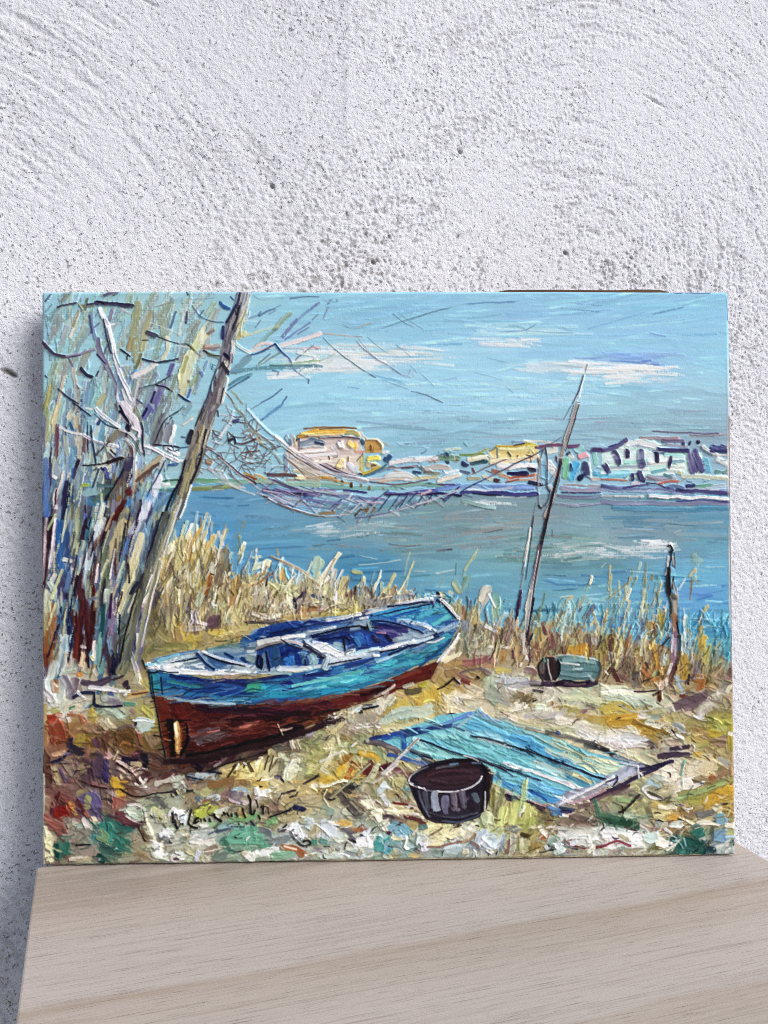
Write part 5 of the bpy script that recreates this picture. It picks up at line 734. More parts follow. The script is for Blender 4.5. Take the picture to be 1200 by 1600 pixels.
# --- the two thin poles and the old mooring post
run("""
@net_pole
T 720 450
12 3c3440 1078,645 1065,710 h1 ; 20 a8a8ac/e8e8e8 1060,720 1040,800 1015,900 990,985 t0 h1.2 ; 12 504860 1050,740 1000,880 955,985 h1 ; 14 34303c 985,970 1010,975
T 720 630
34 b8b0a8/8c8484 990,0 950,130 910,250 880,360 h1.3 ; 14 504850 1005,10 960,180 920,290 900,350 h1.2 ; 26 2c2028 925,260 890,360 860,440 h1.4 ; 8 5a6878 950,10 880,135 ; 30 a8a098/807874 890,330 860,450 850,520 h1.3 ; 34 2c2026/443038 855,500 840,600 820,700 790,800 760,900 735,985 h1.5 ; 14 d8d0c8 850,400 840,500 ; 26 c0b4ac/a09490 760,700 790,780 760,860 720,975 h1.2
14 504048/a89ca0 710,390 680,480 665,600 660,720 665,830 680,890 h1.4 ; 12 c0b8b8 690,440 672,580 668,720 ; 14 3c2c38 725,380 740,480 740,600 735,680 740,720 760,760 h1.3 ; 18 5c4c54 680,895 720,870 750,800 760,740 h1.4 ; 20 746468/504448 740,680 780,640 830,550 h1.4 ; 14 c8b8ac 800,650 790,760 ; 12 4c3c44 660,870 690,900 ; 14 6c5c5c 820,540 850,560
10 6c7480 640,850 615,985 ; 8 b0a89c 690,480 690,690
T 720 810
28 34202c/4c343c 740,0 715,110 690,200 h1.5 ; 24 4c343c/e4dcd8 690,180 660,300 630,420 h1.4 ; 22 ecdcd4/5c4c54 660,260 640,380 610,520 590,640 d.1 h1.4 ; 12 2c2034 700,200 650,420 620,530 ; 18 a8a8a4 680,330 640,540 620,640 d.2 ; 34 d0ccc0/98988c 600,620 570,740 560,900 545,985 h1.3 ; 26 24242c 630,680 600,790 580,890 565,985 h1.5 ; 30 a89c80 600,880 600,980 d.1
14 2c3850 620,0 605,90 h1.2 ; 16 ece4dc/c8b498 595,80 570,200 555,300 545,370 h1.3 ; 14 5c6070/88888c 600,120 575,240 550,370 ; 16 8c9494/5c646c 545,370 535,470 520,590 h1.2 ; 26 3c2440/543050 515,610 495,720 480,840 h1.5
T 720 990
30 c4b8ac 535,0 540,80 545,180 h1.2 ; 14 34303c 610,0 580,90
@mooring_post
T 940 810
34 f4f0ec 580,215 595,235 h1.4 ; 14 1c1828 560,240 580,230 600,270 575,290 h1.4 ; 26 2c2228 600,260 590,330 570,420 h1.5 ; 22 e4dcdc 570,320 555,450 540,480 h1.2 ; 26 c8bcb4 610,330 625,400 h1.2 ; 40 1c1820/342c30 570,420 570,550 580,640 h1.6 ; 46 7c6c60/a09488 595,430 610,560 630,680 h1.5 ; 20 504440 610,500 600,600 ; 22 c8c8cc 610,540 650,680 d.1 ; 12 2c2c34 620,290 625,420
30 2c2428/443834 580,650 590,760 600,830 h1.5 ; 60 6c5c4c/8c7c68 610,650 625,780 630,900 h1.4 ; 34 a09488 625,700 640,820 ; 20 241c28 665,760 665,850 660,960 h1.4 ; 60 a0785c/7c5848 620,820 630,980 h1.4 ; 20 dcc8c4 590,840 620,960 d.1 ; 16 dcd8d4 560,700 545,800 ; 14 2c2430 640,880 660,985
T 940 990
60 8c7480/6c5468 620,0 610,120 620,250 h1.4 ; 22 dcd0dc 600,10 595,150 h1.4 ; 20 ccc0cc 625,40 630,180 ; 34 30202c 660,20 655,170 640,250 h1.5 ; 60 3c2434/5c3c4c 610,270 600,350 590,470 h1.5 ; 26 f0e8e4 595,250 550,390 560,480 h1.4 ; 50 8898a4/a4b0b8 640,370 680,500 h1.2 ; 50 ecd8d0/8c7468 520,390 490,480 h1.2 ; 24 2c1c20 440,530 500,490 h1.2 ; 50 5c2c20 490,510 490,580 h1.3 ; 16 e8dcc0 510,490 520,560 h1.4 ; 30 7c3424 670,530 740,550 h1.2 ; 30 c8a890 600,520 640,560 d.1
""")
run("""
@net_pole
T 0 0 1
3.6 b4aca4/8c8484 902,631 893,660 882,700 r.3 h1.2 ; 1.8 50484c 904,634 895,665 884,705 r.3 ; 5 2c2026/443038 877,718 866,762 855,808 846,850 r.3 h1.4 ; 4.4 34242c/54404a 846,850 837,900 829,955 824,1000 r.3 h1.4 ; 1.8 ece4e0 841,860 834,905 828,950 823,985 d.15 r.4 h1.4 ; 3.4 24242c 834,936 828,970 823,995 r.3 h1.4 ; 3 c8c4b8 825,930 821,980 818,1020 d.1 r.4
2 3a4254 834,806 829,850 822,905 r.3 ; 2 ece4dc 829,824 824,862 820,885 d.1 r.3 ; 3.6 3c2440/543050 815,922 810,950 806,968 r.3 h1.3
""")
# --- beach: things lying about, left to right
LITTER = """
@beach
T 60 990
90 d4d8d0/b8c8c4 140,260 100,380 90,520 h1.3 ; 60 c4ccc0 200,420 190,560 h1.2 ; 80 dcdcd0 60,480 150,600 h1.2 ; 60 984c20/b87030 150,400 145,490 h1.5 ; 14 e8dcd0 140,420 170,450 ; 50 b8b870 130,650 180,660 d.1 ; 26 3c7c5c 270,640 310,620 ; 60 a88c50 50,620 60,760 d.05
70 786c7c/54485c 230,370 260,470 280,540 h1.4 ; 70 5c4c58/7c6c74 320,390 300,480 h1.3 ; 40 8c7c78 350,450 360,480 ; 60 44384c/6c6068 380,420 480,430 620,400 h1.3 ; 26 3a3038 640,400 740,350 ; 30 1c2448/302c50 300,545 370,505 470,500 h1.6 ; 36 f4f2f0 430,460 520,465 640,480 690,500 h1.7 k ; 26 ece8e4 700,490 770,500 740,530 h1.6 ; 60 9ca49c/7c8c84 560,550 690,530 h1.2 ; 60 8c8490 620,580 700,580 d.05 ; 30 4c5c94 610,510 640,520 ; 30 1c2044 480,500 480,600 520,620 h1.6 ; 22 241c40 510,620 600,625 720,610 h1.5 ; 30 348070 740,590 830,600 h1.2 ; 26 ece8e0 330,490 400,560 h1.2 ; 60 3c2c38 760,420 770,450 h1.2 ; 50 b8b08c/d0c8a0 830,420 850,360 h1.1 ; 50 b08c50/c8a870 780,530 860,510 930,490 h1.2 ; 14 7c5440 800,520 940,500 ; 30 ece4dc 850,430 880,450 h1.3 ; 60 b8a858 900,400 960,480 d.05
80 acc0a8/94ac98 520,670 600,650 720,690 h1.2 ; 60 a8b4b0 420,600 380,660 d.05 ; 70 b89c3c/a88c40 450,640 470,760 h1.1 ; 60 c8bc58 900,620 960,700 h1.1 ; 60 a49854 860,680 820,640 d.05 ; 50 f0e8c8/dcd4b4 520,750 580,810 h1.6 k ; 40 c8bca4 570,740 640,800 h1.4 ; 40 947870 790,650 820,680 
90 98c4d0/b8d4d8 850,760 930,770 870,820 h1.4 k ; 26 e8ece8 810,740 890,730 980,750 h1.4 ; 26 2c2434 830,760 830,800 
160 8c4028/7c3424 130,760 170,880 h1.4 k ; 60 a83c24 100,720 190,690 ; 110 8c6838/a08048 320,740 330,900 h1.3 k ; 22 a86044 260,690 350,700 390,780 h1.4 ; 30 e8e0dc 250,700 270,740 h1.5 ; 30 f0e8d8 160,690 220,700 ; 90 98843c 350,880 340,960 ; 60 1c1c50 270,900 275,960 h1.5 ; 60 a87850 50,800 60,960 d.05
150 5c4020/6c5030 740,860 760,960 h1.4 k ; 16 a8703c 700,960 730,925 790,940 h1.3 ; 22 6c5860 680,820 760,780 830,800 h1.5 ; 26 7c3840 850,830 890,950 h1.3 ; 70 54342c/6c4838 580,880 540,960 h1.3 ; 60 6c4458/3c2440 480,900 500,960 h1.3 ; 30 b87c88 580,960 600,970 h1.3 ; 40 8c8070 930,870 960,940 d.05 ; 60 7c5c34 900,900 940,985 ; 40 4c3c44 980,850 1010,900
T 60 1170
90 4c2c28/5c3c34 75,60 70,280 h1.5 k ; 40 d8a880/b88c68 130,40 220,30 h1.2 ; 30 1c2448 120,115 200,80 270,20 h1.6 ; 30 5c6c9c 210,40 280,40 h1.3 ; 60 1c1c38 300,0 380,40 h1.3 ; 60 a89c70/8c8460 150,160 170,300 h1.1 ; 90 8c7c6c/7c6c60 240,110 310,230 h1.4 k ; 26 584868 190,170 230,270 h1.3 ; 40 8c3c3c 260,280 290,260 h1.2 ; 60 a09468 370,150 400,200 d.05 ; 130 503c50/604c58 530,60 520,230 h1.5 k ; 40 3c3468 590,100 580,280 h1.3 ; 60 5c4450 420,210 420,270 h1.3 ; 14 3c1c18 375,275 480,315 590,335 h1.5
30 a89870 650,90 690,0 h1.3 ; 14 c8b48c 640,95 685,20 ; 40 d4a8a4/a88480 580,20 620,70 h1.2 ; 60 8c6430 730,10 760,0 ; 60 241c38 720,90 830,90 h1.2 ; 60 542c38/3c2030 780,60 870,40 h1.2
34 e8d0c4/c8a498 670,110 730,130 800,180 h1.5 ; 30 dcc0b8 680,160 740,210 790,250 h1.5 ; 20 301820 670,120 760,180 820,230 h1.4 ; 40 c8b088 780,120 870,140 h1.2 ; 30 d8c060 620,190 640,240 h1.4 ; 70 c89c24/d8ac30 640,270 680,340 690,400 h1.5 k ; 30 e0c898 700,230 730,280 h1.4 ; 80 74503c/5c3c30 730,280 800,350 h1.4 k ; 34 b8a0a0 600,380 660,390 h1.3 ; 60 1c1c30 900,60 920,140 h1.3 ; 40 604030/7c5840 940,130 1060,180 h1.4 ; 34 a88450 1080,150 1150,180 h1.3 ; 20 504058 1130,190 1175,180 ; 60 4c2c30 880,180 960,250 h1.3 ; 26 ece4d4 870,240 900,280 930,240 h1.4 ; 30 d8ccb8 810,230 880,195 ; 40 3c2028 830,270 860,310 h1.2 ; 60 8c7874 840,350 1000,320 h1.1 ; 50 c0b8a8/98988c 1000,300 1120,260 1160,240 h1.2
14 1c1c1c 700,340 790,390 870,405 1000,380 1140,365 h1.5 ; 26 242438 1150,345 1200,420 h1.5 ; 90 8c9078/a8a88c 860,450 1000,430 1150,440 h1.2 ; 60 6c706c 1000,430 1070,490 ; 60 a8b4a0 1130,430 1190,460 h1.1 ; 90 c4ccb8 1180,260 1180,330 h1.1
90 a8a884/c8c8b0 70,420 50,520 h1.2 d.05 ; 40 4c1c24/6c2c30 180,370 130,480 120,560 h1.4 ; 100 8c1c14/6c1c1c 170,540 220,560 h1.5 ; 60 802820 240,470 260,530 h1.4 ; 46 c8a840/b09840 280,460 310,560 h1.3 ; 60 a89c58 370,370 350,400 d.05 ; 24 5c2c2c 340,430 390,530 h1.3 ; 26 a85c34 380,510 430,580 h1.4 ; 110 5c5484/6c6494 460,400 510,500 h1.5 k ; 40 44406c 520,520 570,570 ; 60 a8a468 430,420 420,500 d.1 ; 60 e4c8a4/f0e0cc 460,590 530,620 h1.5 ; 90 7c6450/6c5444 600,420 590,540 h1.2 ; 120 98584c/8c5048 690,430 680,530 h1.3 ; 90 6c3c44 700,560 760,650 h1.2 ; 50 44303c 620,560 650,600
130 a0b09c/b8c4ac 810,500 840,580 h1.5 k ; 20 ece8dc 760,480 850,470 910,520 915,580 h1.6 ; 16 e8e4d8 750,570 800,600 870,610 ; 34 3c1c28 780,650 840,615 910,640 h1.5 ; 80 dcd8b4/e8e4c8 980,540 1080,570 h1.4 ; 60 d8d494 1050,600 1000,520 ; 30 84b874 1080,530 1130,510 h1.3 ; 60 ecece4 1170,500 1130,560 h1.4 ; 24 1c1c30 1145,540 1160,620 1190,680 h1.6 ; 90 eef0f4/c4d0dc 1060,700 1110,740 h1.6 k ; 50 202038/3c3c54 1010,730 1070,790 1130,810 h1.5 ; 30 2c3450 1060,740 1080,750 ; 60 c8c4a4/e8e4cc 920,620 980,740 1010,860 h1.4 ; 60 8c7c60 860,660 920,780 h1.2 ; 20 4c2c24 850,670 910,790 ; 60 ecece4 960,790 1000,880 1050,900 h1.5 ; 40 4c5460 970,840 985,850 ; 70 a88c68/7c5c40 820,900 940,930 d.15 h1.1 ; 90 a09478 820,760 830,860 d.1 ; 80 f0ece8 1150,930 1200,920 h1.6 k ; 30 4c3034 1160,940 1190,940
100 845048/6c3c40 110,640 220,720 h1.3 k ; 60 985c54 60,560 180,680 h1.2 ; 130 8c8478/7c7468 290,740 400,740 h1.2 k ; 60 c8c4a8 330,640 290,620 h1.2 ; 60 9cb0a0 370,650 330,660 ; 50 f4f0e4 380,600 420,660 h1.6 ; 110 1c5850/2c6c60 470,660 620,640 760,700 h1.3 ; 150 3c8878/2c7468 570,690 620,730 h1.6 k ; 120 4890a8/3c8078 500,750 530,770 h1.5 k ; 90 8c8c48/98945c 530,730 570,770 h1.6 k ; 110 286458/347464 690,780 720,820 h1.4 ; 90 1c5048 540,840 700,890 h1.4 ; 30 a8d8cc 650,840 670,850 h1.5 ; 24 ececec 520,935 530,940 h1.6
120 1c6050/2c7460 220,800 200,900 h1.5 k ; 60 144c48 150,830 160,930 h1.4 ; 16 0c2424 330,820 440,815 h1.5 ; 110 8c7c74/98887c 340,870 480,870 h1.5 k ; 34 c0ac98/f0ece8 270,940 380,930 h1.6 ; 90 e0dca8/c8c490 60,740 90,860 100,960 h1.2 ; 70 d4cca4 50,660 60,740 h1.2 ; 50 c4b890 330,960 430,950 h1.2 ; 60 1c4c44 520,900 560,960 h1.3
T 280 990
40 2c1c24/4c3430 250,960 500,900 700,830 h1.2 ; 60 4c3434 600,940 700,900 h1.2 ; 40 a89084/3c2c30 500,950 640,910 h1.3 ; 40 d0b8b0 770,930 900,930 h1.3 ; 60 8c7c80/584c58 1000,880 1130,850 h1.2 ; 30 b0a8c0 1100,860 1180,800 h1.3 ; 18 c0b088 830,740 880,860 ; 16 dcd0b0 960,890 990,980 h1.3 ; 14 d8ccac 1000,920 1020,985 ; 60 8c9468 1150,920 1200,880 h1.2 ; 60 3c2424 700,860 900,880 h1.2
T 280 1170
130 2c1c24/4c3034 0,60 200,100 400,60 700,20 h1.2 ; 60 6c3c24/4c2820 30,150 80,130 h1.3 ; 60 5c3840/7c5458 260,100 360,80 h1.3 ; 60 20182c 120,120 180,170 h1.3 ; 20 c0a8a4 300,150 360,110 ; 14 1c1820 250,190 420,120 600,70 760,20 h1.4
90 d8bc6c/c8a450 380,220 520,180 660,150 h1.3 ; 90 e0d48c/ccb868 560,200 700,150 h1.3 ; 70 e4dc9c 300,190 440,150 h1.3 ; 60 d8b05c 640,270 740,310 h1.3 ; 60 d8cc8c/c0b078 730,230 770,100 790,20 h1.4 ; 40 e8e0b4 700,80 660,160 h1.3 ; 16 3c3018 480,140 420,240 h1.4 ; 16 4c4424 590,60 550,160 ; 30 54442c 590,120 630,190 h1.4 ; 14 3c3424 760,60 730,180 ; 14 54482c 800,60 770,200 ; 20 ececd0 510,130 490,180 ; 14 e0d868 710,100 680,160
100 e4e4c4/d0d0a8 960,160 900,260 h1.5 ; 90 dcdcb8 1000,60 950,180 h1.4 ; 60 c8cca0/b8bc90 860,40 900,120 h1.3 ; 60 a8a878 1060,120 1030,260 h1.2 ; 40 d0d47c 1120,160 1090,220 h1.3 ; 60 8c8c6c 870,90 860,220 d.05 ; 40 54486c 830,240 860,245 h1.3 ; 26 302840 870,260 890,285 ; 60 34343c/7c8c44 1080,240 1150,250 h1.3 ; 20 2c2c34 1060,300 1190,230 ; 60 c8bc84 800,280 860,330 h1.2 ; 60 b8a878 870,340 960,320 ; 60 ece8cc 1140,320 1200,310 h1.3 ; 30 b0683c 1180,380 1200,380
60 5c6070/b8c0c4 90,250 240,230 h1.3 ; 50 c0ccd0 150,220 280,250 d.05 h1.2 ; 20 2c3448 60,240 200,265 ; 20 24283c 230,190 360,215 ; 90 b0bca4/98a88c 0,260 60,340 h1.3 ; 20 e8e8dc 30,280 80,350 h1.4 ; 22 20242c 70,360 130,355 h1.5 ; 24 9ca480 130,350 200,410 h1.3 ; 60 d0d088/bcbc74 200,380 260,340 h1.4 ; 70 7c5834/8c6840 260,310 400,290 560,270 h1.3 ; 60 6c4424 540,260 600,290 h1.3 ; 90 9c8c68 130,340 100,420 d.05 ; 60 4c6478/6c8090 150,420 180,440 h1.2
120 6c6494/54487c 470,400 550,410 h1.6 k ; 26 a8d0dc/88b0c8 450,350 520,335 590,370 h1.6 ; 20 c8b0b0 430,420 460,450 520,465 h1.4 ; 90 8c7464/7c6454 350,430 430,470 h1.3 k ; 60 b8c4c4/9cb0b0 250,420 340,410 h1.3 ; 60 8c6c4c 210,470 270,450 ; 60 f4f0e8/f0ece0 650,360 700,370 770,380 h1.7 k ; 60 f0ece8 660,330 680,400 h1.6 ; 60 90804c 700,450 720,470 d.05 ; 110 7c6058/6c5450 800,520 820,580 h1.3 k ; 90 a89460/b8a478 900,430 1000,360 1100,340 h1.4 ; 90 b0a07c/a09070 1010,430 1160,400 h1.3 ; 100 a89868/b8ac80 930,600 1000,560 1100,520 h1.4 ; 26 e8dca8 840,430 890,470 h1.4 ; 16 302c34 870,385 990,350 ; 14 28242c 1010,360 990,400 ; 16 3c3840 940,410 975,400
12 181828 770,580 860,550 960,510 h1.5 ; 50 1c2048 980,490 1070,515 h1.7 ; 12 24243c 850,560 980,490
100 b0b83c/98a848 150,560 230,520 280,500 h1.4 ; 70 74a86c/5c9460 430,600 560,590 660,560 h1.3 ; 60 c8a458 510,550 550,570 h1.4 ; 80 d0d0c4/c0c4a8 310,560 360,540 h1.3 ; 60 78ac74 760,640 830,600 h1.3 ; 60 e4d8d4/c8c8b8 190,650 260,640 h1.4 ; 60 8cb080 300,640 250,640 ; 60 688c70 400,640 320,680 h1.2 ; 70 a8b078/a49870 660,620 700,640 h1.2
40 3c4860/5c6c80 330,700 450,680 560,670 h1.4 ; 30 2c3444 600,620 660,670 h1.5 ; 70 4c5068/6c7484 650,690 780,720 h1.4 ; 60 8cb0b0 340,660 430,650 h1.3 ; 150 6cac90/5c9c80 470,760 640,730 h1.6 k ; 60 488470 380,780 420,860 h1.3 ; 100 5c947c/4c8870 700,790 780,800 h1.4 k ; 70 6c7474/7c8884 770,780 930,760 h1.4 ; 80 b8c0b8/98a49c 120,730 300,730 h1.3 ; 60 e0dcd4/c4bcb0 100,780 260,800 h1.4 ; 60 806054/9c7c70 240,870 330,830 h1.3 k ; 90 a8a074/98946c 80,840 160,900 h1.3 ; 60 d4d0b4 210,920 240,960 h1.3 ; 50 2c4838 20,780 70,770 h1.3 ; 70 5c6c6c 310,920 400,900 h1.2 
70 ece8e0/d0d0c8 560,900 660,890 780,910 h1.5 ; 60 dcdcd8 710,880 840,850 h1.5 ; 90 74a884/6c9c7c 820,920 960,900 h1.4 ; 50 a06038/7c442c 880,830 980,850 1060,910 h1.7 ; 14 e8c8a8 900,825 1000,860 ; 90 dce4ec/b8ccd8 970,660 1020,740 1040,780 h1.6 k ; 40 f4f0f0 860,690 930,670 960,700 h1.7 ; 26 180c18 850,690 930,700 980,760 1040,820 1090,830 h1.8 ; 22 201018 1090,830 1125,800 1100,775 1060,790 h1.7 ; 90 c8d8dc/a8bcc4 1070,620 1120,640 h1.4 ; 90 b4a888 1150,680 1120,740 h1.2 ; 50 3c7c6c 1150,780 1160,820 ; 60 c8ccd0 1180,750 1200,740 h1.4 ; 60 8c8488 1160,870 1200,880 ; 50 e0e4dc 0,900 40,930 h1.4
60 dce4e8/c0d0d8 10,520 30,600 h1.5 ; 60 c8d4d8 60,560 40,640 h1.4 ; 20 1c1c2c 25,640 35,640 ; 40 d0c088 20,690 60,720
T 500 990
60 5c4438/40281c 0,640 30,820 h1.2 ; 70 3c3038/7c7480 60,660 110,720 h1.4 ; 14 ece4e0 60,640 110,650 130,720 h1.5 ; 12 d8d0cc 80,690 60,800 h1.4 ; 60 20141c 20,700 30,760 h1.3 ; 50 a8a890/8c9480 260,640 265,740 h1.5 k ; 40 88a8b4/c0d4dc 300,660 340,640 h1.3 ; 40 c8d4d8 390,620 500,600 h1.4 ; 24 1c2034 370,640 500,615 h1.5 ; 40 1c1c28 340,670 350,680 ; 100 8c8474/a09884 330,730 470,710 h1.3 ; 40 f4f0e8 320,790 400,775 470,760 h1.7 k ; 50 ece4d8 470,780 540,780 h1.5 ; 90 b8b098/e4dcc8 500,650 560,560 620,470 h1.4 d.05 ; 40 e8e4dc 590,600 640,540 h1.5 ; 40 706858 500,500 560,500 d.1
90 8c7c68/a09078 180,830 250,780 h1.3 k ; 40 d8c88c/c4b478 100,840 200,750 h1.3 ; 40 e4d8a8 150,850 170,980 h1.2 ; 60 c8bc84/d8cc98 100,900 60,985 h1.2 ; 26 e8e0c0 90,850 40,950 ; 40 b0c8a8 300,900 400,880 h1.2 ; 50 b0a85c 240,920 300,960 h1.2 ; 60 d4c488/c0b078 330,960 430,960 h1.1 ; 30 c8b89c 250,850 270,780
100 c0a440/c8a848 750,580 650,660 h1.3 ; 110 c4a03c/b89030 980,480 860,600 h1.4 d.05 ; 70 c8a84c 1130,470 1080,520 h1.3 ; 50 a8a034 900,430 850,440 h1.3 ; 70 e4dcb8/d4c898 1060,560 1160,500 h1.4 d.1 ; 60 e8e0d0 1100,600 1190,560 h1.4 d.1 ; 60 20202c 750,490 850,480 h1.5 ; 36 e0d4c8/b89c90 720,460 820,410 h1.4 ; 14 301c20 1000,470 1060,440 1150,370 h1.5 ; 40 c8b8b0 1190,400 1180,440 ; 20 2c1c20 1140,380 1190,430 h1.5 ; 60 a88858/8c6c48 1060,270 1200,260 h1.1 ; 60 94744c 1080,340 1180,330 h1.1 ; 60 9c7c58/b08c64 960,400 1030,300 h1.3 ; 60 e4d8b0/d4c088 1060,240 1190,160 h1.3 ; 60 dcd0ac 1100,170 1180,110 d.05 ; 70 8c8468 1190,60 1180,160 h1.1
100 6ca0a0/a0a888 560,730 700,690 850,670 h1.2 ; 60 a8a878 600,760 780,750 d.1 ; 70 d0c080/e0d8a0 560,800 720,800 860,780 h1.2 ; 60 cca850 560,680 600,640 h1.2
T 720 990
60 e4dcd4/c8b4a8 0,520 100,540 h1.4 d.1 ; 60 ece4d8 60,440 140,480 h1.3 ; 50 7c3c34 20,400 80,420 h1.2 ; 20 2c2024 140,360 160,375 h1.4 ; 90 b8c4a4/a8b494 230,400 250,460 h1.3 ; 120 8c9c84/8c8484 240,500 300,540 340,560 h1.4 k ; 60 989080/a49c88 330,440 370,560 h1.3 ; 40 a8a088 420,480 470,520 h1.2 ; 60 c4ccd4/b0b4c4 300,390 420,395 570,405 h1.5 k ; 40 a89cac 480,430 590,430 h1.3 ; 30 6c6068/a8a0a8 580,410 700,420 h1.3 ; 24 3c343c 620,480 700,490 h1.4 ; 20 4c444c 600,440 700,440 ; 60 7c5c60/684850 560,310 640,340 h1.2 d.05 ; 50 e4dcd0 720,430 790,440 h1.3
60 4c3c14/5c4c20 430,570 490,520 550,550 h1.6 ; 40 302810 500,580 580,580 h1.5 ; 14 302810 610,580 640,565 ; 60 f0e8d8/e4d8c0 430,640 540,610 h1.5 k ; 60 d8c898 310,620 430,640 h1.2 ; 60 c4dcbc/d0e0c8 640,630 720,630 h1.4 k ; 30 ece8dc 640,660 780,650 h1.3 ; 60 e0d4b8 520,700 640,690 ; 60 b0a8b0/a49ca8 560,700 720,700 850,690 h1.2 d.05 ; 40 80b0a0 720,740 820,750 h1.2 ; 20 8c5034 780,580 800,640 ; 60 c8cc9c/b0b890 880,540 1000,540 1190,560 h1.1 d.05 ; 60 b8a868 860,640 1000,640 h1.1 d.1 ; 60 a88c48/b89c58 1000,690 1190,740 h1.1 d.1 ; 90 ece4d4/d8d0c0 820,740 960,770 1190,860 h1.4 d.05 ; 60 e8e4dc 1000,830 1190,920 h1.3 d.05
T 940 990
100 c8cca8/b8c0a0 20,480 200,490 400,520 h1.2 ; 90 b8c8b0/c4ccac 60,560 300,570 450,590 h1.2 ; 14 eae4d8 0,490 150,475 300,500 ; 60 98b0a0 200,600 350,620 h1.1 ; 90 bca44c/b09840 0,640 120,620 250,660 h1.2 ; 100 b08428/c09438 20,740 200,740 300,770 h1.3 ; 110 b48c34/a87c28 150,780 300,810 400,850 h1.3 ; 14 dcd4c0 140,600 250,660 300,665 400,650 500,620 h1.3 ; 30 dcc8ac/e8dcc4 530,620 620,600 730,590 h1.4 ; 12 f0e8dc 600,620 620,660 ; 50 ece8e4 320,690 370,700 h1.4 ; 70 f0ece0/d8d8cc 400,740 500,790 590,830 h1.4 k ; 20 8c6c34/6c5424 270,735 400,790 560,850 h1.5 ; 60 a8b0b0 620,780 690,820 h1.2 ; 16 342c30 590,820 620,850 ; 60 c8a890/a88468 560,920 640,930 h1.4 ; 40 3c343c 620,880 700,900 h1.3 ; 20 e8e4e0 640,860 700,890 ; 30 7c6c60 480,880 510,920 h1.3
100 6c5860/544450 640,640 760,590 880,530 h1.3 d.05 ; 14 44303c 280,490 380,495 460,485 ; 90 a8a094/807868 830,700 940,560 1020,450 d.15 h1.2 ; 60 c8c0a8 800,700 850,640 1000,500 d.2 h1.2 ; 34 ece8e4 790,690 820,710 840,690 h1.4 ; 60 8c7c68/a49878 1050,560 1090,640 h1.1 ; 40 d8ccac 1060,500 1100,430 h1.1 ; 60 b0a838/a0a040 920,760 960,820 h1.2 ; 100 a0a460/8ca058 980,780 1020,840 h1.2 ; 60 b89c30 900,840 1000,850 h1.1 ; 100 98784c/8c7058 780,820 900,880 d.05 ; 100 907460/846858 940,920 1050,920 h1.1 ; 60 a89838 1100,800 1100,980 h1.1 ; 60 a8b098 480,700 400,690 h1.1 ; 90 b0a868/a8a060 560,740 700,700 h1.1 ; 40 f0e8d8 1090,850 1110,860
120 ece8e0/d8d8d4 20,890 130,860 280,850 h1.5 k ; 90 f0ece8 60,920 200,930 320,920 h1.5 k ; 90 b8bcc0/ccd0d0 180,880 300,880 h1.3 ; 40 b8984c 330,860 460,890 h1.2 ; 60 6c5c68 350,930 430,950 h1.2
T 940 1170
60 241c34/3c2c48 520,60 640,50 750,60 h1.5 ; 60 504054 440,20 560,10 h1.2 ; 120 d8d0b4/e4dcc8 520,240 640,200 h1.4 d.05 ; 120 d8ccac/c8b890 760,170 900,110 h1.3 ; 120 ccb890/b8a070 880,200 960,120 h1.2 d.05 ; 100 e8e0d0/d8ccb8 600,330 760,280 h1.4 ; 60 a8b4a8/b8b8b0 440,240 540,260 h1.3 ; 60 98bcc4 400,280 470,310 h1.3 ; 60 dcd4bc 480,380 640,390 h1.4 ; 40 ece8e4 760,320 870,280 h1.5 ; 20 6c7078 840,295 870,290 ; 14 64a488/84b49c 705,100 680,220 690,350 h1.5 ; 60 a8643c 940,230 960,250 h1.2 ; 60 8c6c50/9c8060 1010,220 1090,180 h1.1 ; 60 a8b8b8 1000,90 1060,120 h1.2 ; 40 c89c40 790,50 850,40
70 748048/5c6c40 620,470 800,390 1000,310 1100,270 h1.4 ; 40 98a868/70885c 640,430 850,350 1080,280 h1.4 ; 90 989840/a89c44 760,450 900,400 h1.3 ; 110 b88c28/c89830 880,450 1010,390 1100,330 h1.4 ; 60 cca040 900,480 960,450 h1.3 ; 14 dcdcd0 620,470 700,490 ; 60 8c7040 680,540 760,520 d.05 ; 18 ece8d8 680,485 720,520 770,505 h1.6 ; 14 d8d4b8 690,500 740,540 ; 60 686868/7c7c78 820,570 880,550 960,540 h1.4 ; 60 d4d0b0/e0dcc4 960,490 1010,530 h1.3 ; 14 14181c 1030,470 1080,465 h1.5 ; 90 6c9cb0/80a8b4 990,610 1060,590 h1.4 k ; 26 f0e8d0 660,590 720,610 800,650 h1.6 ; 26 f0e8d0 800,650 860,625 1000,645 h1.6 ; 14 1c2c20 640,600 670,605
100 6c98b8/7c9cb4 960,740 1060,740 h1.5 k ; 60 e8e4cc/d8d4b4 1060,640 1140,660 h1.3 ; 60 a8ac70 1090,710 1110,740 h1.1 ; 60 ece4d8/e0d4c0 850,760 890,820 h1.5 ; 40 b08464 900,830 920,810 h1.2 ; 40 e8e4d4 980,840 1070,820 h1.4 ; 100 1c5850/144c48 620,770 660,840 h1.5 ; 90 246860/2c7468 800,730 850,690 h1.5 ; 120 144440/205c54 740,800 840,850 h1.6 ; 12 84c0b8 600,780 660,800 690,850 h1.6 ; 12 84c0b8 700,760 720,830 ; 60 3c8c84 640,870 740,880 ; 50 20484c 900,850 960,870 ; 90 8c9c9c/a8b0a8 1020,880 1120,850 h1.2 ; 30 284440 1120,780 1130,820
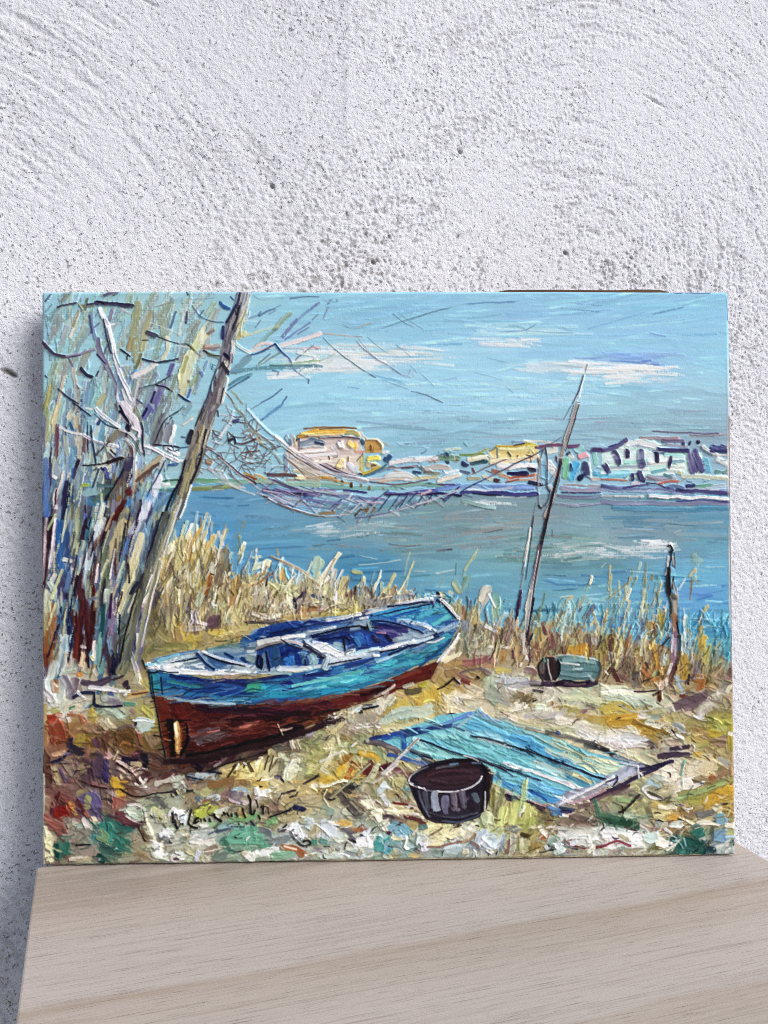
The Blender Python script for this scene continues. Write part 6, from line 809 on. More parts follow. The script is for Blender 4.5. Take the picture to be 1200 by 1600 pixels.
120 f4f4f0/e4e4e0 20,700 150,740 300,770 h1.6 k ; 120 eeeeea/dce0dc 60,800 250,830 h1.5 k ; 100 c8dcd8/b8d4cc 380,750 480,740 h1.4 k ; 26 3c2c30/5c4448 200,660 320,710 h1.4 ; 90 f0e8dc/e4d4c4 480,790 590,830 h1.4 ; 50 7c7440 440,840 490,850 d.15 ; 20 84283c/a0485c 0,830 90,790 150,785 240,825 h1.6 ; 40 a89880 200,870 400,860 d.05 ; 40 7ca08c 90,870 190,850 h1.2 ; 60 c8c4a8 0,860 80,870
90 24503c/346048 0,580 120,590 300,640 h1.5 ; 60 1c4838 160,600 320,660 h1.4 ; 34 a06c78/c09098 320,640 420,680 540,690 h1.5 ; 20 c8c4b8 330,640 400,690 ; 50 34343c 490,610 530,650 h1.4 ; 60 a8b4a8 470,650 560,660 h1.3 ; 60 7c4c38/94603c 580,590 620,640 h1.3 ; 60 ece4d0/c8b898 640,650 700,690 h1.4 d.05 ; 20 e8e0dc 540,680 600,720 h1.4 ; 60 8c7850 700,680 720,720 h1.2 ; 100 a8a470/98986c 260,500 400,490 h1.3 ; 90 b0a868/c8bc80 440,540 560,570 h1.3 ; 80 b0c4a8 200,540 280,560 h1.2 ; 40 706850 380,470 430,600 h1.3 ; 60 a88c48/c0a868 400,440 520,500 h1.3 ; 34 e0dcc8/d0c4a0 480,490 540,500 600,500 640,520 h1.5 ; 60 c08c3c/a87c40 560,570 640,600 h1.2 ; 60 908478 300,600 400,610 h1.2 ; 30 343c3c 500,440 600,450 h1.4
T 500 1170
60 2c2830/302c38 110,300 180,285 250,300 h1.5 ; 22 ece8c8 0,315 70,310 110,290 200,265 230,275 h1.6 ; 60 c49c30/d8ac38 0,290 100,240 200,150 h1.4 ; 50 d0a840 120,260 250,200 h1.3 ; 50 c89028/d8a830 340,30 450,50 490,100 h1.5 ; 60 a87430 180,120 260,50 h1.2 ; 30 9c4c20 220,250 290,130 h1.4 ; 30 8c3c24 270,110 330,160 h1.3 ; 40 dcd8b0/c8c090 20,170 80,80 110,0 h1.3 ; 20 e8e4d0 0,110 200,20 h1.3 ; 40 ececd8 30,180 60,200 h1.4
60 5c5448/443c34 30,360 100,420 h1.3 ; 60 443c40/5c5450 170,390 260,500 340,580 h1.4 ; 60 38343c 200,330 300,300 h1.3 ; 60 6c6058 300,430 440,560 h1.3 ; 40 d8b870 240,350 270,410 h1.5 ; 26 8c9084 290,290 320,340 h1.3 ; 16 b0b088 80,430 250,280 430,120 h1.5 ; 12 e0dcb8 30,400 60,340 h1.4 ; 12 c8c090 310,380 400,250 500,90 h1.4
60 a0a890/b8bca0 360,330 460,200 h1.3 ; 40 c0c49c 440,250 500,120 h1.3 ; 26 d8d4c0 430,300 560,220 690,70 750,10 h1.5 ; 20 ece8e0 560,210 660,120 h1.5 ; 60 5c2024/742c2c 380,220 440,110 h1.4 ; 60 4c1820 520,160 620,130 h1.4 ; 60 5c2c34/7c5450 640,170 760,200 h1.3 ; 14 b89c9c 560,240 700,180
60 7c9484/8ca08c 20,490 100,540 h1.2 ; 60 c4ccb4 190,520 260,560 h1.3 ; 60 c8d8dc/a8c0c4 500,350 550,300 h1.4 ; 40 e4e8ec 530,390 590,480 h1.4 ; 100 a89468/988458 600,370 680,330 h1.3 d.05 ; 90 b8ac74 640,270 700,280 h1.2 ; 50 6c9498 720,340 760,370 h1.3 ; 40 e0dcd4/b0a090 470,440 550,490 h1.3 ; 22 6c5440 480,450 560,500 ; 20 7c2420 630,455 750,470 h1.5 ; 40 70201c 700,430 770,440 h1.4 ; 100 ece8c8/dcd8b0 380,440 480,560 580,680 h1.7 k ; 40 e4e4c8 340,400 400,420 h1.5 ; 30 8c7c64/5c5044 300,440 500,620 560,700 h1.4 ; 26 ece8dc 480,570 560,700 h1.6 ; 60 ece4b4/e0d8a0 500,530 620,540 740,530 h1.5 ; 60 c4b888 600,500 700,490 h1.2 ; 60 e0dcd0 750,470 780,490 h1.4
60 54444c/3c3038 560,580 670,620 h1.4 ; 60 8c7060 650,600 720,630 h1.2 ; 34 4c1c20/5c2428 720,570 800,590 900,640 h1.6 ; 20 ece4dc 750,550 830,560 880,600 h1.5 ; 40 441820 780,510 790,540 h1.3 ; 90 a08c54/b8a468 750,640 800,650 h1.2
90 d4dce4/b8ccd8 20,640 110,700 h1.5 k ; 60 dce4e8 60,620 130,650 h1.4 ; 90 a8b8bc 60,740 40,800 h1.3 ; 60 2c8070 10,780 50,790 h1.4 ; 90 c4ccbc/dce0d4 150,720 190,760 h1.4 k ; 60 eceee8 120,800 180,810 h1.6 ; 30 4c4858/6c6870 130,630 230,700 300,780 h1.4 ; 60 c89c48/b08c48 170,620 260,640 h1.3 ; 60 b87c4c 270,690 350,680 h1.2 ; 60 d8e4e8/c0d0dc 380,720 430,700 h1.5 ; 90 ece8ec/dcdce0 320,800 420,790 h1.6 k ; 30 803c50 330,690 380,680 h1.3 ; 24 3c3c50 345,735 365,740 ; 30 342c3c 250,770 300,790 h1.4 ; 20 14141c 40,830 50,835 ; 24 3c3038 140,855 180,855 h1.4 ; 60 e8e4cc/d4d0b0 190,880 350,850 460,840 h1.5 ; 90 b4c4b8/c4ccbc 20,900 200,900 h1.3 ; 100 a8bcb0 250,900 450,890 h1.3
110 689cb0/88b0c0 620,690 720,690 h1.6 k ; 90 70a4b8 700,660 740,720 h1.4 ; 120 3c8c8c/2c8078 500,800 560,820 h1.6 k ; 60 489cac 560,840 590,880 h1.4 ; 30 642034 580,715 630,720 h1.5 ; 26 f0ece0 590,770 680,760 750,750 h1.7 ; 24 ece4d4 740,760 730,830 760,845 h1.6 ; 100 8c9490/788488 640,840 710,870 h1.3 ; 110 c4d4dc/a4bccc 860,720 870,820 h1.6 k ; 60 e4e4f0 880,800 900,860 h1.5 ; 40 5c4054 820,850 860,880 h1.4 ; 20 ece8d4 790,730 830,680 880,690 h1.5 ; 60 b8a060/c8b478 600,910 640,880 h1.2 ; 60 c8a868 760,890 840,900 h1.2
100 ece0a8/dcd094 940,790 1060,730 1180,660 h1.5 ; 100 e8dca0/d8cc8c 900,700 1000,670 h1.4 ; 60 d8d4a8 1100,780 1190,720 h1.4 ; 40 3c3024 1140,660 1190,640 h1.4 ; 20 8c705c 920,740 1040,670 h1.4 ; 18 8c6458/6c4440 920,835 1050,820 1200,785 h1.5 ; 90 a8b8bc/98acb0 1050,870 1190,840 h1.3 ; 70 7c9484 980,880 1040,890 h1.2 ; 50 98a0a0 880,900 960,890
T 720 1170
90 e4e0bc/d4ccA0 20,740 120,660 h1.5 ; 60 ece8dc 20,640 100,680 h1.5 ; 120 c0d0dc/a8bccc 150,760 270,800 h1.6 k ; 100 c8d8e4 200,720 320,820 h1.5 k ; 60 a8b8c0 60,850 200,860 h1.3 ; 60 8c98a0 330,800 340,860 ; 30 8c6c50/a88868 0,790 80,770 120,730 h1.4 ; 90 c8cc74/b8c064 180,660 290,680 380,740 h1.4 ; 60 6c7070/8c9088 380,680 480,690 h1.5 ; 60 a8ac98/bcc0a4 440,740 430,880 h1.3 ; 90 c8c8a4/b8bc94 530,780 540,890 h1.4 ; 50 3c2c10/4c3818 520,730 600,760 h1.7 ; 50 b0643c 680,750 720,760 h1.4 ; 26 8c5c5c 410,780 400,890 h1.3 ; 60 98844c 640,820 620,890 d.05 h1.2
60 a8a06c/988c58 640,660 620,770 h1.3 ; 60 e8e4dc/d4ccb8 680,660 740,740 h1.3 ; 60 7c5c40/6c4c38 740,600 790,690 840,720 h1.4 ; 50 5c4c44 640,580 740,620 h1.3 ; 130 d0d4cc/dcdcd4 860,720 1000,700 1130,760 h1.6 k ; 100 dce0d8 930,770 1080,790 h1.5 k ; 60 ececec 780,650 860,700 h1.5 ; 26 6c2830/8c4048 880,770 960,820 1060,850 1200,825 h1.7 ; 60 745c54/6c5450 830,650 920,620 1080,640 h1.5 ; 60 5c5048/6c6460 950,570 1080,600 1150,640 h1.4 ; 40 f0ececc 850,570 920,560 h1.6 ; 60 e8e8e4 1150,700 1200,690 h1.5 ; 100 d8dcd8/c8dcd8 760,770 850,840 h1.5 ; 60 141c20/3c4440 740,830 790,840 h1.5 ; 40 f0f0ec 720,830 730,850 h1.6 ; 50 b8ccc0 800,880 900,850 h1.4 ; 30 5c706c 850,790 900,830 ; 60 a89c80 960,870 1100,880 d.05
""".replace('f0ececc','f0ecec')
run(LITTER)
BEACH = [(70,1080),(225,1120),(300,1200),(560,1130),(720,1060),(1140,1060),(1140,1335),(70,1345)]
micro(BEACH, 1300, 20, 2.4, gr_ang, 28, .17, 1.0, .3)
scatter(BEACH, 90, ['3c2c34','54443c','4c3c44','6c5c50','2c2838'], 14, 2.6, gr_ang, 40, h=1., curve=.3, taper=2, dry=.25)
smear(BEACH, 420, 30, 10, gr_ang, 30, 9, .85)
run(LITTER, 4.5)
# --- blue boat drawn up on the beach
BOAT = """
@boat_keel
T 210 910 2.2642
G 64281f/4c1c1c -6 70,400 200,425 400,432 560,415 760,390 900,345 1000,300 1080,280 1050,340 930,380 840,420 730,450 640,500 500,560 330,590 200,612 120,620 100,560
40 6c2c20/7c3424 100,420 110,520 120,600 h1.2 ; 40 5c1c1c/7c2c24 160,450 200,520 h1.1 ; 46 582020/3c1424 260,470 420,490 560,480 h1.2 ; 26 2c1428/3c1c34 230,440 380,455 560,450 700,430 h1.2 ; 30 2c1020 330,490 480,480 620,460 h1.1 ; 22 541c28/742c34 500,440 640,440 760,420 880,385 h1.1 ; 22 6c3024/8c4430 300,540 420,510 560,490 640,480 h1.2 ; 16 8c6050/5c3028 520,425 700,405 860,365 d.05 h1 ; 26 6c2020/581818 880,375 960,340 1040,300 h1.3 ; 14 944834 930,340 1010,310 ; 20 3c1418 800,400 900,370 ; 30 7c747c/5c4048 200,555 250,530 300,530 d.15 h1.1 ; 26 6c5c60 220,560 330,530 d.25
12 140c18 190,612 330,585 480,545 600,510 h1.3 ; 20 20141c 340,600 500,560 600,540 h1.2 ; 10 1c1420 400,590 560,530 ; 14 2c1c20 560,540 640,510 700,480 h1.2 ; 12 c8a494 520,520 560,515 h1.2 ; 16 84502c 560,500 650,490 d.1
20 2c1018/180c14 118,490 130,540 135,610 h1.3 ; 14 1c1018 185,500 190,560 165,610 h1.3 ; 22 d8b070/c08c40 147,495 150,560 155,600 h1.6 ; 12 f0e0c0 142,500 146,540 h1.5 ; 8 24141c 130,490 175,490 ; 12 8c4c24 165,520 160,590 h1.2 ; 5 1c1c24 62,330 85,480 110,620 h1.2
8 302024 640,470 700,450 730,450 h1.2
@boat_hull
T 210 910 2.2642
G 2c7ca0/2c4c8c -6 48,300 70,315 300,345 430,345 560,318 670,300 830,255 960,215 1090,165 1150,140 1120,210 1070,270 990,300 900,345 760,388 600,412 400,432 250,425 120,408 65,398
36 3c9494/2c8488 72,330 85,380 h1.2 ; 5 10283c 95,335 100,395 ; 24 1c3c74/2c5c94 110,350 200,365 300,375 h1.1 ; 20 2c6c9c/4c90b4 110,390 220,395 320,400 h1.1 ; 34 142c74/1c2468 210,370 320,385 420,380 h1.2 ; 14 1c1c5c 130,330 260,348 420,345 540,328 h1.3 ; 14 24246c 260,355 400,362 560,350 d.05 h1.1 ; 12 3c8890 120,350 230,370 d.2 ; 14 2c4c94 130,405 280,415 d.1
30 44a07c/3c947c 400,372 460,375 h1.2 ; 34 2c8cac/44a8bc 450,378 560,372 680,350 h1.2 ; 24 3ca4b8/54b4c0 560,390 680,365 820,330 h1.2 ; 22 3498b4/2c80ac 480,400 640,390 760,375 h1.1 ; 26 44a8bc/64c0c4 700,340 820,305 920,280 h1.2 ; 20 58b4c0/3c94ac 800,345 900,310 980,280 h1.2 ; 12 74ccc8 560,365 700,335 800,310 d.1 ; 10 8cd8dc 600,380 680,368 d.2 ; 26 3c94a4/4ca4a8 960,260 1040,220 1110,190 h1.2 ; 16 4ca4ac 980,290 1070,230 ; 10 2c547c 1010,295 1080,240 1120,200
24 2c64ac/4484bc 700,315 800,285 900,250 h1.2 ; 26 2c4c94/3868a4 820,290 920,250 1000,225 h1.2 ; 20 1c2c68/2c3c7c 700,290 820,265 h1.3 ; 14 20306c 600,330 700,310 d.1 ; 10 84b4d4 740,310 860,270 d.25 ; 16 84c0d8/64a8cc 880,265 960,235 980,225 h1.3 ; 12 a8d0e0 860,280 960,240 d.3 ; 20 3c5c94/545c80 960,235 1060,190 1130,155 h1.2 ; 14 5c6880/3c4c6c 990,245 1090,195 d.05 h1.2 ; 10 1c2450 900,255 1030,200 1140,150 h1.2 ; 8 a4bccc 120,412 260,425 360,430 d.1 ; 8 88acb8 110,405 200,420 ; 14 6c7c80 200,425 340,432 d.1
5 141c38 50,310 65,400 70,410 h1.2 ; 14 54808c 60,400 60,330
@boat_deck
T 210 910 2.2642
G 5c7ca0/c4d0d4 -8 45,285 80,270 230,240 370,225 420,165 600,130 760,115 830,110 1070,50 1100,60 1150,125 1145,150 1000,210 850,262 690,300 480,322 300,328 110,318 60,318
24 1c4c94/2c5c9c 400,205 480,175 600,150 h1.3 ; 30 20508c/184080 380,210 440,185 h1.2 ; 14 2c64ac 420,190 600,155 ; 16 1c3c7c 600,160 720,140 800,125 h1.2 ; 8 18285c 480,180 640,150 ; 12 ecf0f0 680,130 760,118 800,112 h1.4 ; 10 e0e8ec 820,110 900,90 1000,75 1060,62 h1.4 ; 8 20305c 840,118 950,95 1060,75 h1.2 ; 12 a4b8c8 880,88 1050,62 h1.2
12 3c6ca4/70a0c8 70,275 150,255 225,240 h1.2 ; 5 14203c 130,285 180,275 228,265 h1.3 ; 16 f0f2f0/dce4e4 50,285 70,300 90,300 h1.6 ; 30 ecf0ee/c4d4d8 100,300 190,280 250,290 h1.4 ; 20 f4f4f0/e0e8e8 110,312 220,318 330,318 430,312 h1.5 ; 10 6c8490 180,290 240,275 d.1 ; 22 8ca4b0/5c7c94 230,255 260,285 280,300 h1.2 ; 10 1c3464 225,250 255,285 285,305 h1.4 ; 26 2c5484/48709c 270,260 310,280 350,290 h1.2 ; 6 182444 245,250 300,275 390,295 h1.3 ; 8 e4ecf0 240,245 300,265 400,292 h1.4 ; 16 44748c/5c8490 260,240 330,225 400,220 h1.1 ; 10 1c3c74 320,250 350,265 
26 506c80/6c8894 290,240 370,230 440,225 h1.1 ; 16 3c5060/586c78 390,238 440,230 520,215 h1.2 ; 10 c8d0d0 400,245 430,240 ; 14 1c3c74 380,265 400,285 ; 24 8c9c98/6c8084 400,265 430,275 h1.1 ; 30 dce4e0 330,300 430,305 h1.4 d.05
T 400 920
60 1c3c7c/2c4c8c 20,370 200,320 360,290 h1.3 ; 40 1c3074 0,430 120,400 340,350 h1.3 ; 34 2c3c7c/1c2860 390,320 450,280 600,290 840,260 h1.3 ; 24 e4e8e8 690,250 800,230 900,215 h1.5 ; 34 5c90c8/3c68a8 400,340 600,310 840,290 h1.3 ; 20 d8e4ec 440,370 560,350 680,320 d.05 h1.4 ; 16 20182c 470,400 600,370 760,330 900,310 h1.4 ; 30 1c2c68 490,410 640,390 800,340 h1.3 ; 50 c8c8bc/e4e4dc 20,460 100,440 200,420 h1.4 ; 30 a09490/7c7478 0,510 100,470 220,450 h1.4 ; 12 302430 0,525 120,485 220,465 h1.4 ; 30 e8e4dc/f0ecec 220,420 300,400 420,400 h1.5 ; 26 d8d4d4 250,440 330,450 400,480 h1.4 ; 18 2c2430 215,430 290,480 400,510 h1.5
G 1c3c7c/34588c 95 0,530 120,490 260,470 420,520 580,590 560,640 440,660 300,680 120,720 0,720
40 8c9c98/b8c4c0 70,560 80,690 h1.2 ; 22 14142c 20,570 15,640 50,670 60,600 30,570 h1.6 ; 14 101028 90,530 110,620 120,700 h1.5 ; 60 34587c/284868 170,510 170,660 h1.1 ; 40 14286c/1c347c 220,500 240,600 h1.2 ; 30 142464 230,560 300,520 360,520 h1.3 ; 60 3c7cc0/4c8cc8 250,600 270,650 h1.3 ; 40 3c84c8 300,580 310,640 h1.3 ; 40 1c3c84/142c74 350,540 370,630 h1.3 ; 34 6c98b4 400,540 410,620 h1.1 ; 90 8cb0b8/a8c4c8 470,560 500,630 h1.2 ; 14 1c2840 420,600 430,650 h1.4 ; 50 e8f0ee/c8dcd8 0,690 60,710 150,700 h1.5 ; 50 e4ecea/f0f4f0 180,690 330,680 470,680 h1.5 d.05 ; 30 a8c8cc 120,720 300,720 d.1
34 b8ccd4/e0e8ec 440,450 540,540 620,580 h1.5 ; 70 f6f6f4/e8ecec 500,470 600,510 700,560 760,550 h1.7 k ; 22 28243c 410,480 500,530 580,590 h1.6 ; 14 6c6878 420,460 520,520 600,575 h1.4 ; 12 3c4468 410,440 430,470 h1.4 ; 50 ccd8e0/a8bcd0 640,610 760,590 930,560 h1.5 ; 34 dce8ec 620,590 580,650 h1.5 ; 30 c0d0dc 570,660 600,670 620,620 h1.6 ; 20 e8f0f4 700,580 860,570 920,555 h1.6 ; 12 1c2448 620,640 720,620 900,590 h1.4
G 243c80/34508c -15 470,430 620,400 800,360 920,330 980,340 1060,360 1200,380 1200,460 1100,500 1000,520 860,530 760,520 600,460
26 1c2c74 580,450 680,420 800,390 h1.3 ; 60 2c5494/3868a8 640,420 740,430 h1.2 ; 60 a8c4cc/8cb0bc 680,480 740,490 h1.2 ; 16 20142c 760,400 800,440 h1.5 ; 14 141838 745,460 760,520 h1.5 ; 70 3c78bc/4c8cc8 880,390 900,470 h1.2 ; 40 5c98cc 860,420 880,490 d.1 ; 40 2c5ca8 950,400 970,470 h1.2 ; 50 1c3474 800,420 830,470 h1.3 ; 26 1c1430/3c2448 1000,400 1050,450 h1.5 ; 26 201838 1110,390 1150,440 h1.4 ; 60 543c74/40346c 1050,350 1190,370 h1.3 ; 16 a87ca0 1030,370 1100,375 h1.3 ; 60 34488c 1060,460 1100,480 h1.2 ; 34 e0ecec/c4dce0 780,530 840,520 h1.4 ; 30 a8ccd4/c8e0e0 850,550 960,520 1040,500 h1.4 ; 60 8c949c 1170,430 1195,440
30 1c1420 910,320 950,330 970,290 h1.5 ; 20 88a8b0 960,280 980,350 h1.4 ; 12 e8f0f0 990,290 1040,290 ; 34 1c2458 890,220 960,205 1000,200 h1.4 ; 20 e8eef0 890,250 960,240 h1.4 ; 40 3c8cbc/5cacd0 980,260 1060,280 1190,320 h1.3 ; 30 1c3474 1000,290 1100,310 1200,330 h1.3
26 f4f6f6/d4e0e8 1080,520 1140,505 1200,490 h1.6 ; 14 1c2c54 1060,540 1130,520 1200,510 h1.3 ; 30 2c4480 760,660 900,630 1000,600 h1.2 ; 30 e8f0f0 1000,570 1050,560 h1.4
T 500 810
G 4c9cbc/3c7cb0 -12 440,820 540,780 760,745 1000,720 1080,780 1140,840 1080,900 1000,960 940,940 800,880 640,850 460,840
30 3c8cc0/64b0d0 460,820 600,780 740,750 h1.3 ; 40 58a8c4/6cbccc 700,800 860,760 1010,740 h1.3 ; 40 64b8c0/4ca4b8 820,860 950,800 1080,790 h1.3 ; 26 2c6cb0 600,840 760,800 880,770 h1.2 ; 16 88ccd4 860,780 1040,750 d.15 ; 40 5cb4b8/7cc8c4 960,900 1040,860 1110,830 h1.3 ; 10 1c4c88 620,830 820,780
40 1c5098/2c64ac 430,830 600,850 760,900 900,970 h1.4 ; 14 142454 440,870 600,880 800,940 880,985 h1.3 ; 60 443c74/34306c 480,920 600,920 750,950 h1.2 ; 14 b894b4 480,970 560,975 h1.3 ; 36 f4f6f4/e0ece8 660,865 780,875 880,910 940,940 h1.7 ; 20 ececec 960,940 990,960 h1.4
24 f0f0f0/d0d8e0 640,740 780,705 960,680 h1.5 ; 20 20284c 580,750 720,740 860,715 980,710 h1.4 ; 30 dce4e8 420,780 540,770 h1.3 ; 30 181c38 1005,635 1010,650 h1.7 ; 34 1c2454 1000,700 1040,720 h1.5 ; 14 302030 1020,670 1060,690 ; 26 f4f0ec/e4dcd4 1030,685 1100,760 1150,830 1190,850 h1.6 ; 14 1c2c5c 1060,750 1130,820 1160,850 h1.3 ; 26 a0bcd0 1000,970 1100,920 1190,880 h1.3 ; 40 3c5c98/24408c 1080,900 1170,880 h1.3 ; 20 b8d8e0 1060,960 1180,910 h1.3 ; 12 e8e8e8 950,660 1060,655
T 500 990
40 d8e4ec/c0d0d8 150,200 300,180 400,160 h1.4 ; 30 4c88b0/2c5c98 300,40 330,100 d.05 h1.2 ; 20 181830 200,40 210,140 h1.4 ; 34 f0f2f2 0,90 110,140 200,180 h1.5 ; 20 14204c 0,50 120,40 220,20 h1.3 ; 26 9cb4c0 60,210 30,290 h1.4 ; 30 f4f4f2 530,130 640,100 800,60 h1.6 ; 12 14183c 510,150 640,130 700,110 h1.3 ; 26 b8d4dc/d8e8ec 420,130 520,130 h1.4 ; 30 dcecf0/b0d0dc 760,80 860,60 960,30 h1.4 d.05 ; 40 8cc4dc/70b0d0 640,160 740,140 h1.4 ; 12 1c2448 770,120 900,70 1020,20 h1.3 ; 20 f0f0ec 1190,0 1120,100 1000,240 h1.4 ; 26 ecece4/dcd0b8 1180,40 1100,150 1030,240 d.05 h1.3
T 60 990
26 f6f6f4 940,290 1000,275 1030,300 h1.8 ; 22 74b4cc/e0ecf0 920,260 1000,255 h1.5 ; 16 142038 890,220 920,300 h1.4 ; 14 101828 930,320 1000,330 1040,310 h1.5 ; 26 88bccc/5c9cbc 1020,235 1120,200 1200,175 h1.4 ; 30 dceae8/f0f4f2 1070,290 1140,270 1200,260 h1.5 ; 10 0c2840 1040,310 1120,330 1200,325 h1.4
@beach
T 500 990
26 e4dcd0/b8a894 530,510 620,450 640,430 h1.5 ; 20 2c1c1c 480,520 520,470 ; 40 988c7c/706454 590,470 560,540 h1.4 d.05 ; 34 bcb09c 470,540 520,510 h1.4 ; 30 cfc6b0 720,450 790,430 h1.5
T 280 990
12 e0d8c0 940,880 970,985 h1.4 ; 10 d4c8a8 840,760 890,870 h1.3 ; 10 c8b890 1000,900 1040,985 h1.3 ; 14 20141c 860,800 1000,760 1120,720 h1.2 ; 26 2c1820 900,800 1060,780 h1.2
"""
run(BOAT)
micro([(235,1060),(420,1060),(560,1040),(690,970),(720,960),(690,1030),(560,1090),(420,1110),(240,1100)], 260, 30, 2., -10, 6, .18, .9, .25)
micro([(240,1110),(440,1115),(640,1070),(560,1110),(440,1160),(260,1190)], 200, 24, 2.2, -10, 8, .25, .9, .25)
micro([(240,1030),(420,950),(690,920),(720,950),(560,1020),(420,1050),(250,1050)], 240, 16, 2., -14, 25, .16, 1., .25)
run(BOAT, 6)
run("""
@boat_keel
T 210 910 2.2642
22 24101a/160a12 128,490 136,550 142,612 h1.3 ; 18 c89850/e0bc7c 150,498 153,550 157,600 h1.6 ; 9 f0e0c0 146,500 150,545 h1.5 ; 10 1c1018 186,500 188,560 168,612 h1.3
@beach
26 24161c/3c2428 190,628 330,604 480,566 600,528 d.15 h1.1 ; 22 2c1a20 110,632 200,634 300,622 d.2 h1.1 ; 18 34202a 560,545 660,510 740,480 d.2 h1.1 ; 20 402c30 20,600 80,620 120,640 d.2 h1.1
""")
# --- barrel beyond the boat
run("""
@barrel
T 720 990
46 2c1c38/3c2848 690,420 800,430 950,440 1080,430 1150,420 h1.5
G 4c6c70/64868a -4 800,200 850,178 1000,182 1140,205 1185,240 1195,300 1180,360 1130,395 980,398 850,388 800,350
50 7c9c9c/94b0ac 860,215 1000,215 1140,235 h1.4 ; 50 587c80/6c9094 860,290 1000,295 1165,300 h1.3 ; 40 64848a/84a0a0 860,345 1000,355 1110,350 h1.3 ; 18 f0f2f0 800,190 880,176 1000,188 1120,205 1165,225 h1.6 ; 16 e4eae8 845,246 920,250 1010,262 d.1 h1.5 ; 14 dce4e0 960,300 1040,300 d.2 ; 14 dcd8d8 1085,350 1110,385 1135,410 h1.4 ; 26 28202c/443c48 1180,240 1195,300 1180,365 1140,410 h1.4
G 2c2428/484044 95 700,205 770,190 825,215 848,280 838,350 800,400 740,410 690,390 660,330 660,260
50 5c5450/847c74 690,250 690,340 h1.3 ; 40 4c1c28/3c1820 790,235 795,345 h1.3 ; 26 74b0a8 705,200 715,235 h1.3 ; 14 c8bcb8 740,215 752,320 772,395 h1.4 ; 12 dca8a0 735,190 785,195 820,215 h1.3 ; 14 1c1420 820,210 848,280 838,350 805,400 h1.3 ; 12 241820 700,205 662,270 668,350 700,400 h1.2
30 241830 800,430 900,410 1000,425 1100,405 h1.4 ; 14 7c5c68 880,425 980,440 1060,425 h1.4
""")
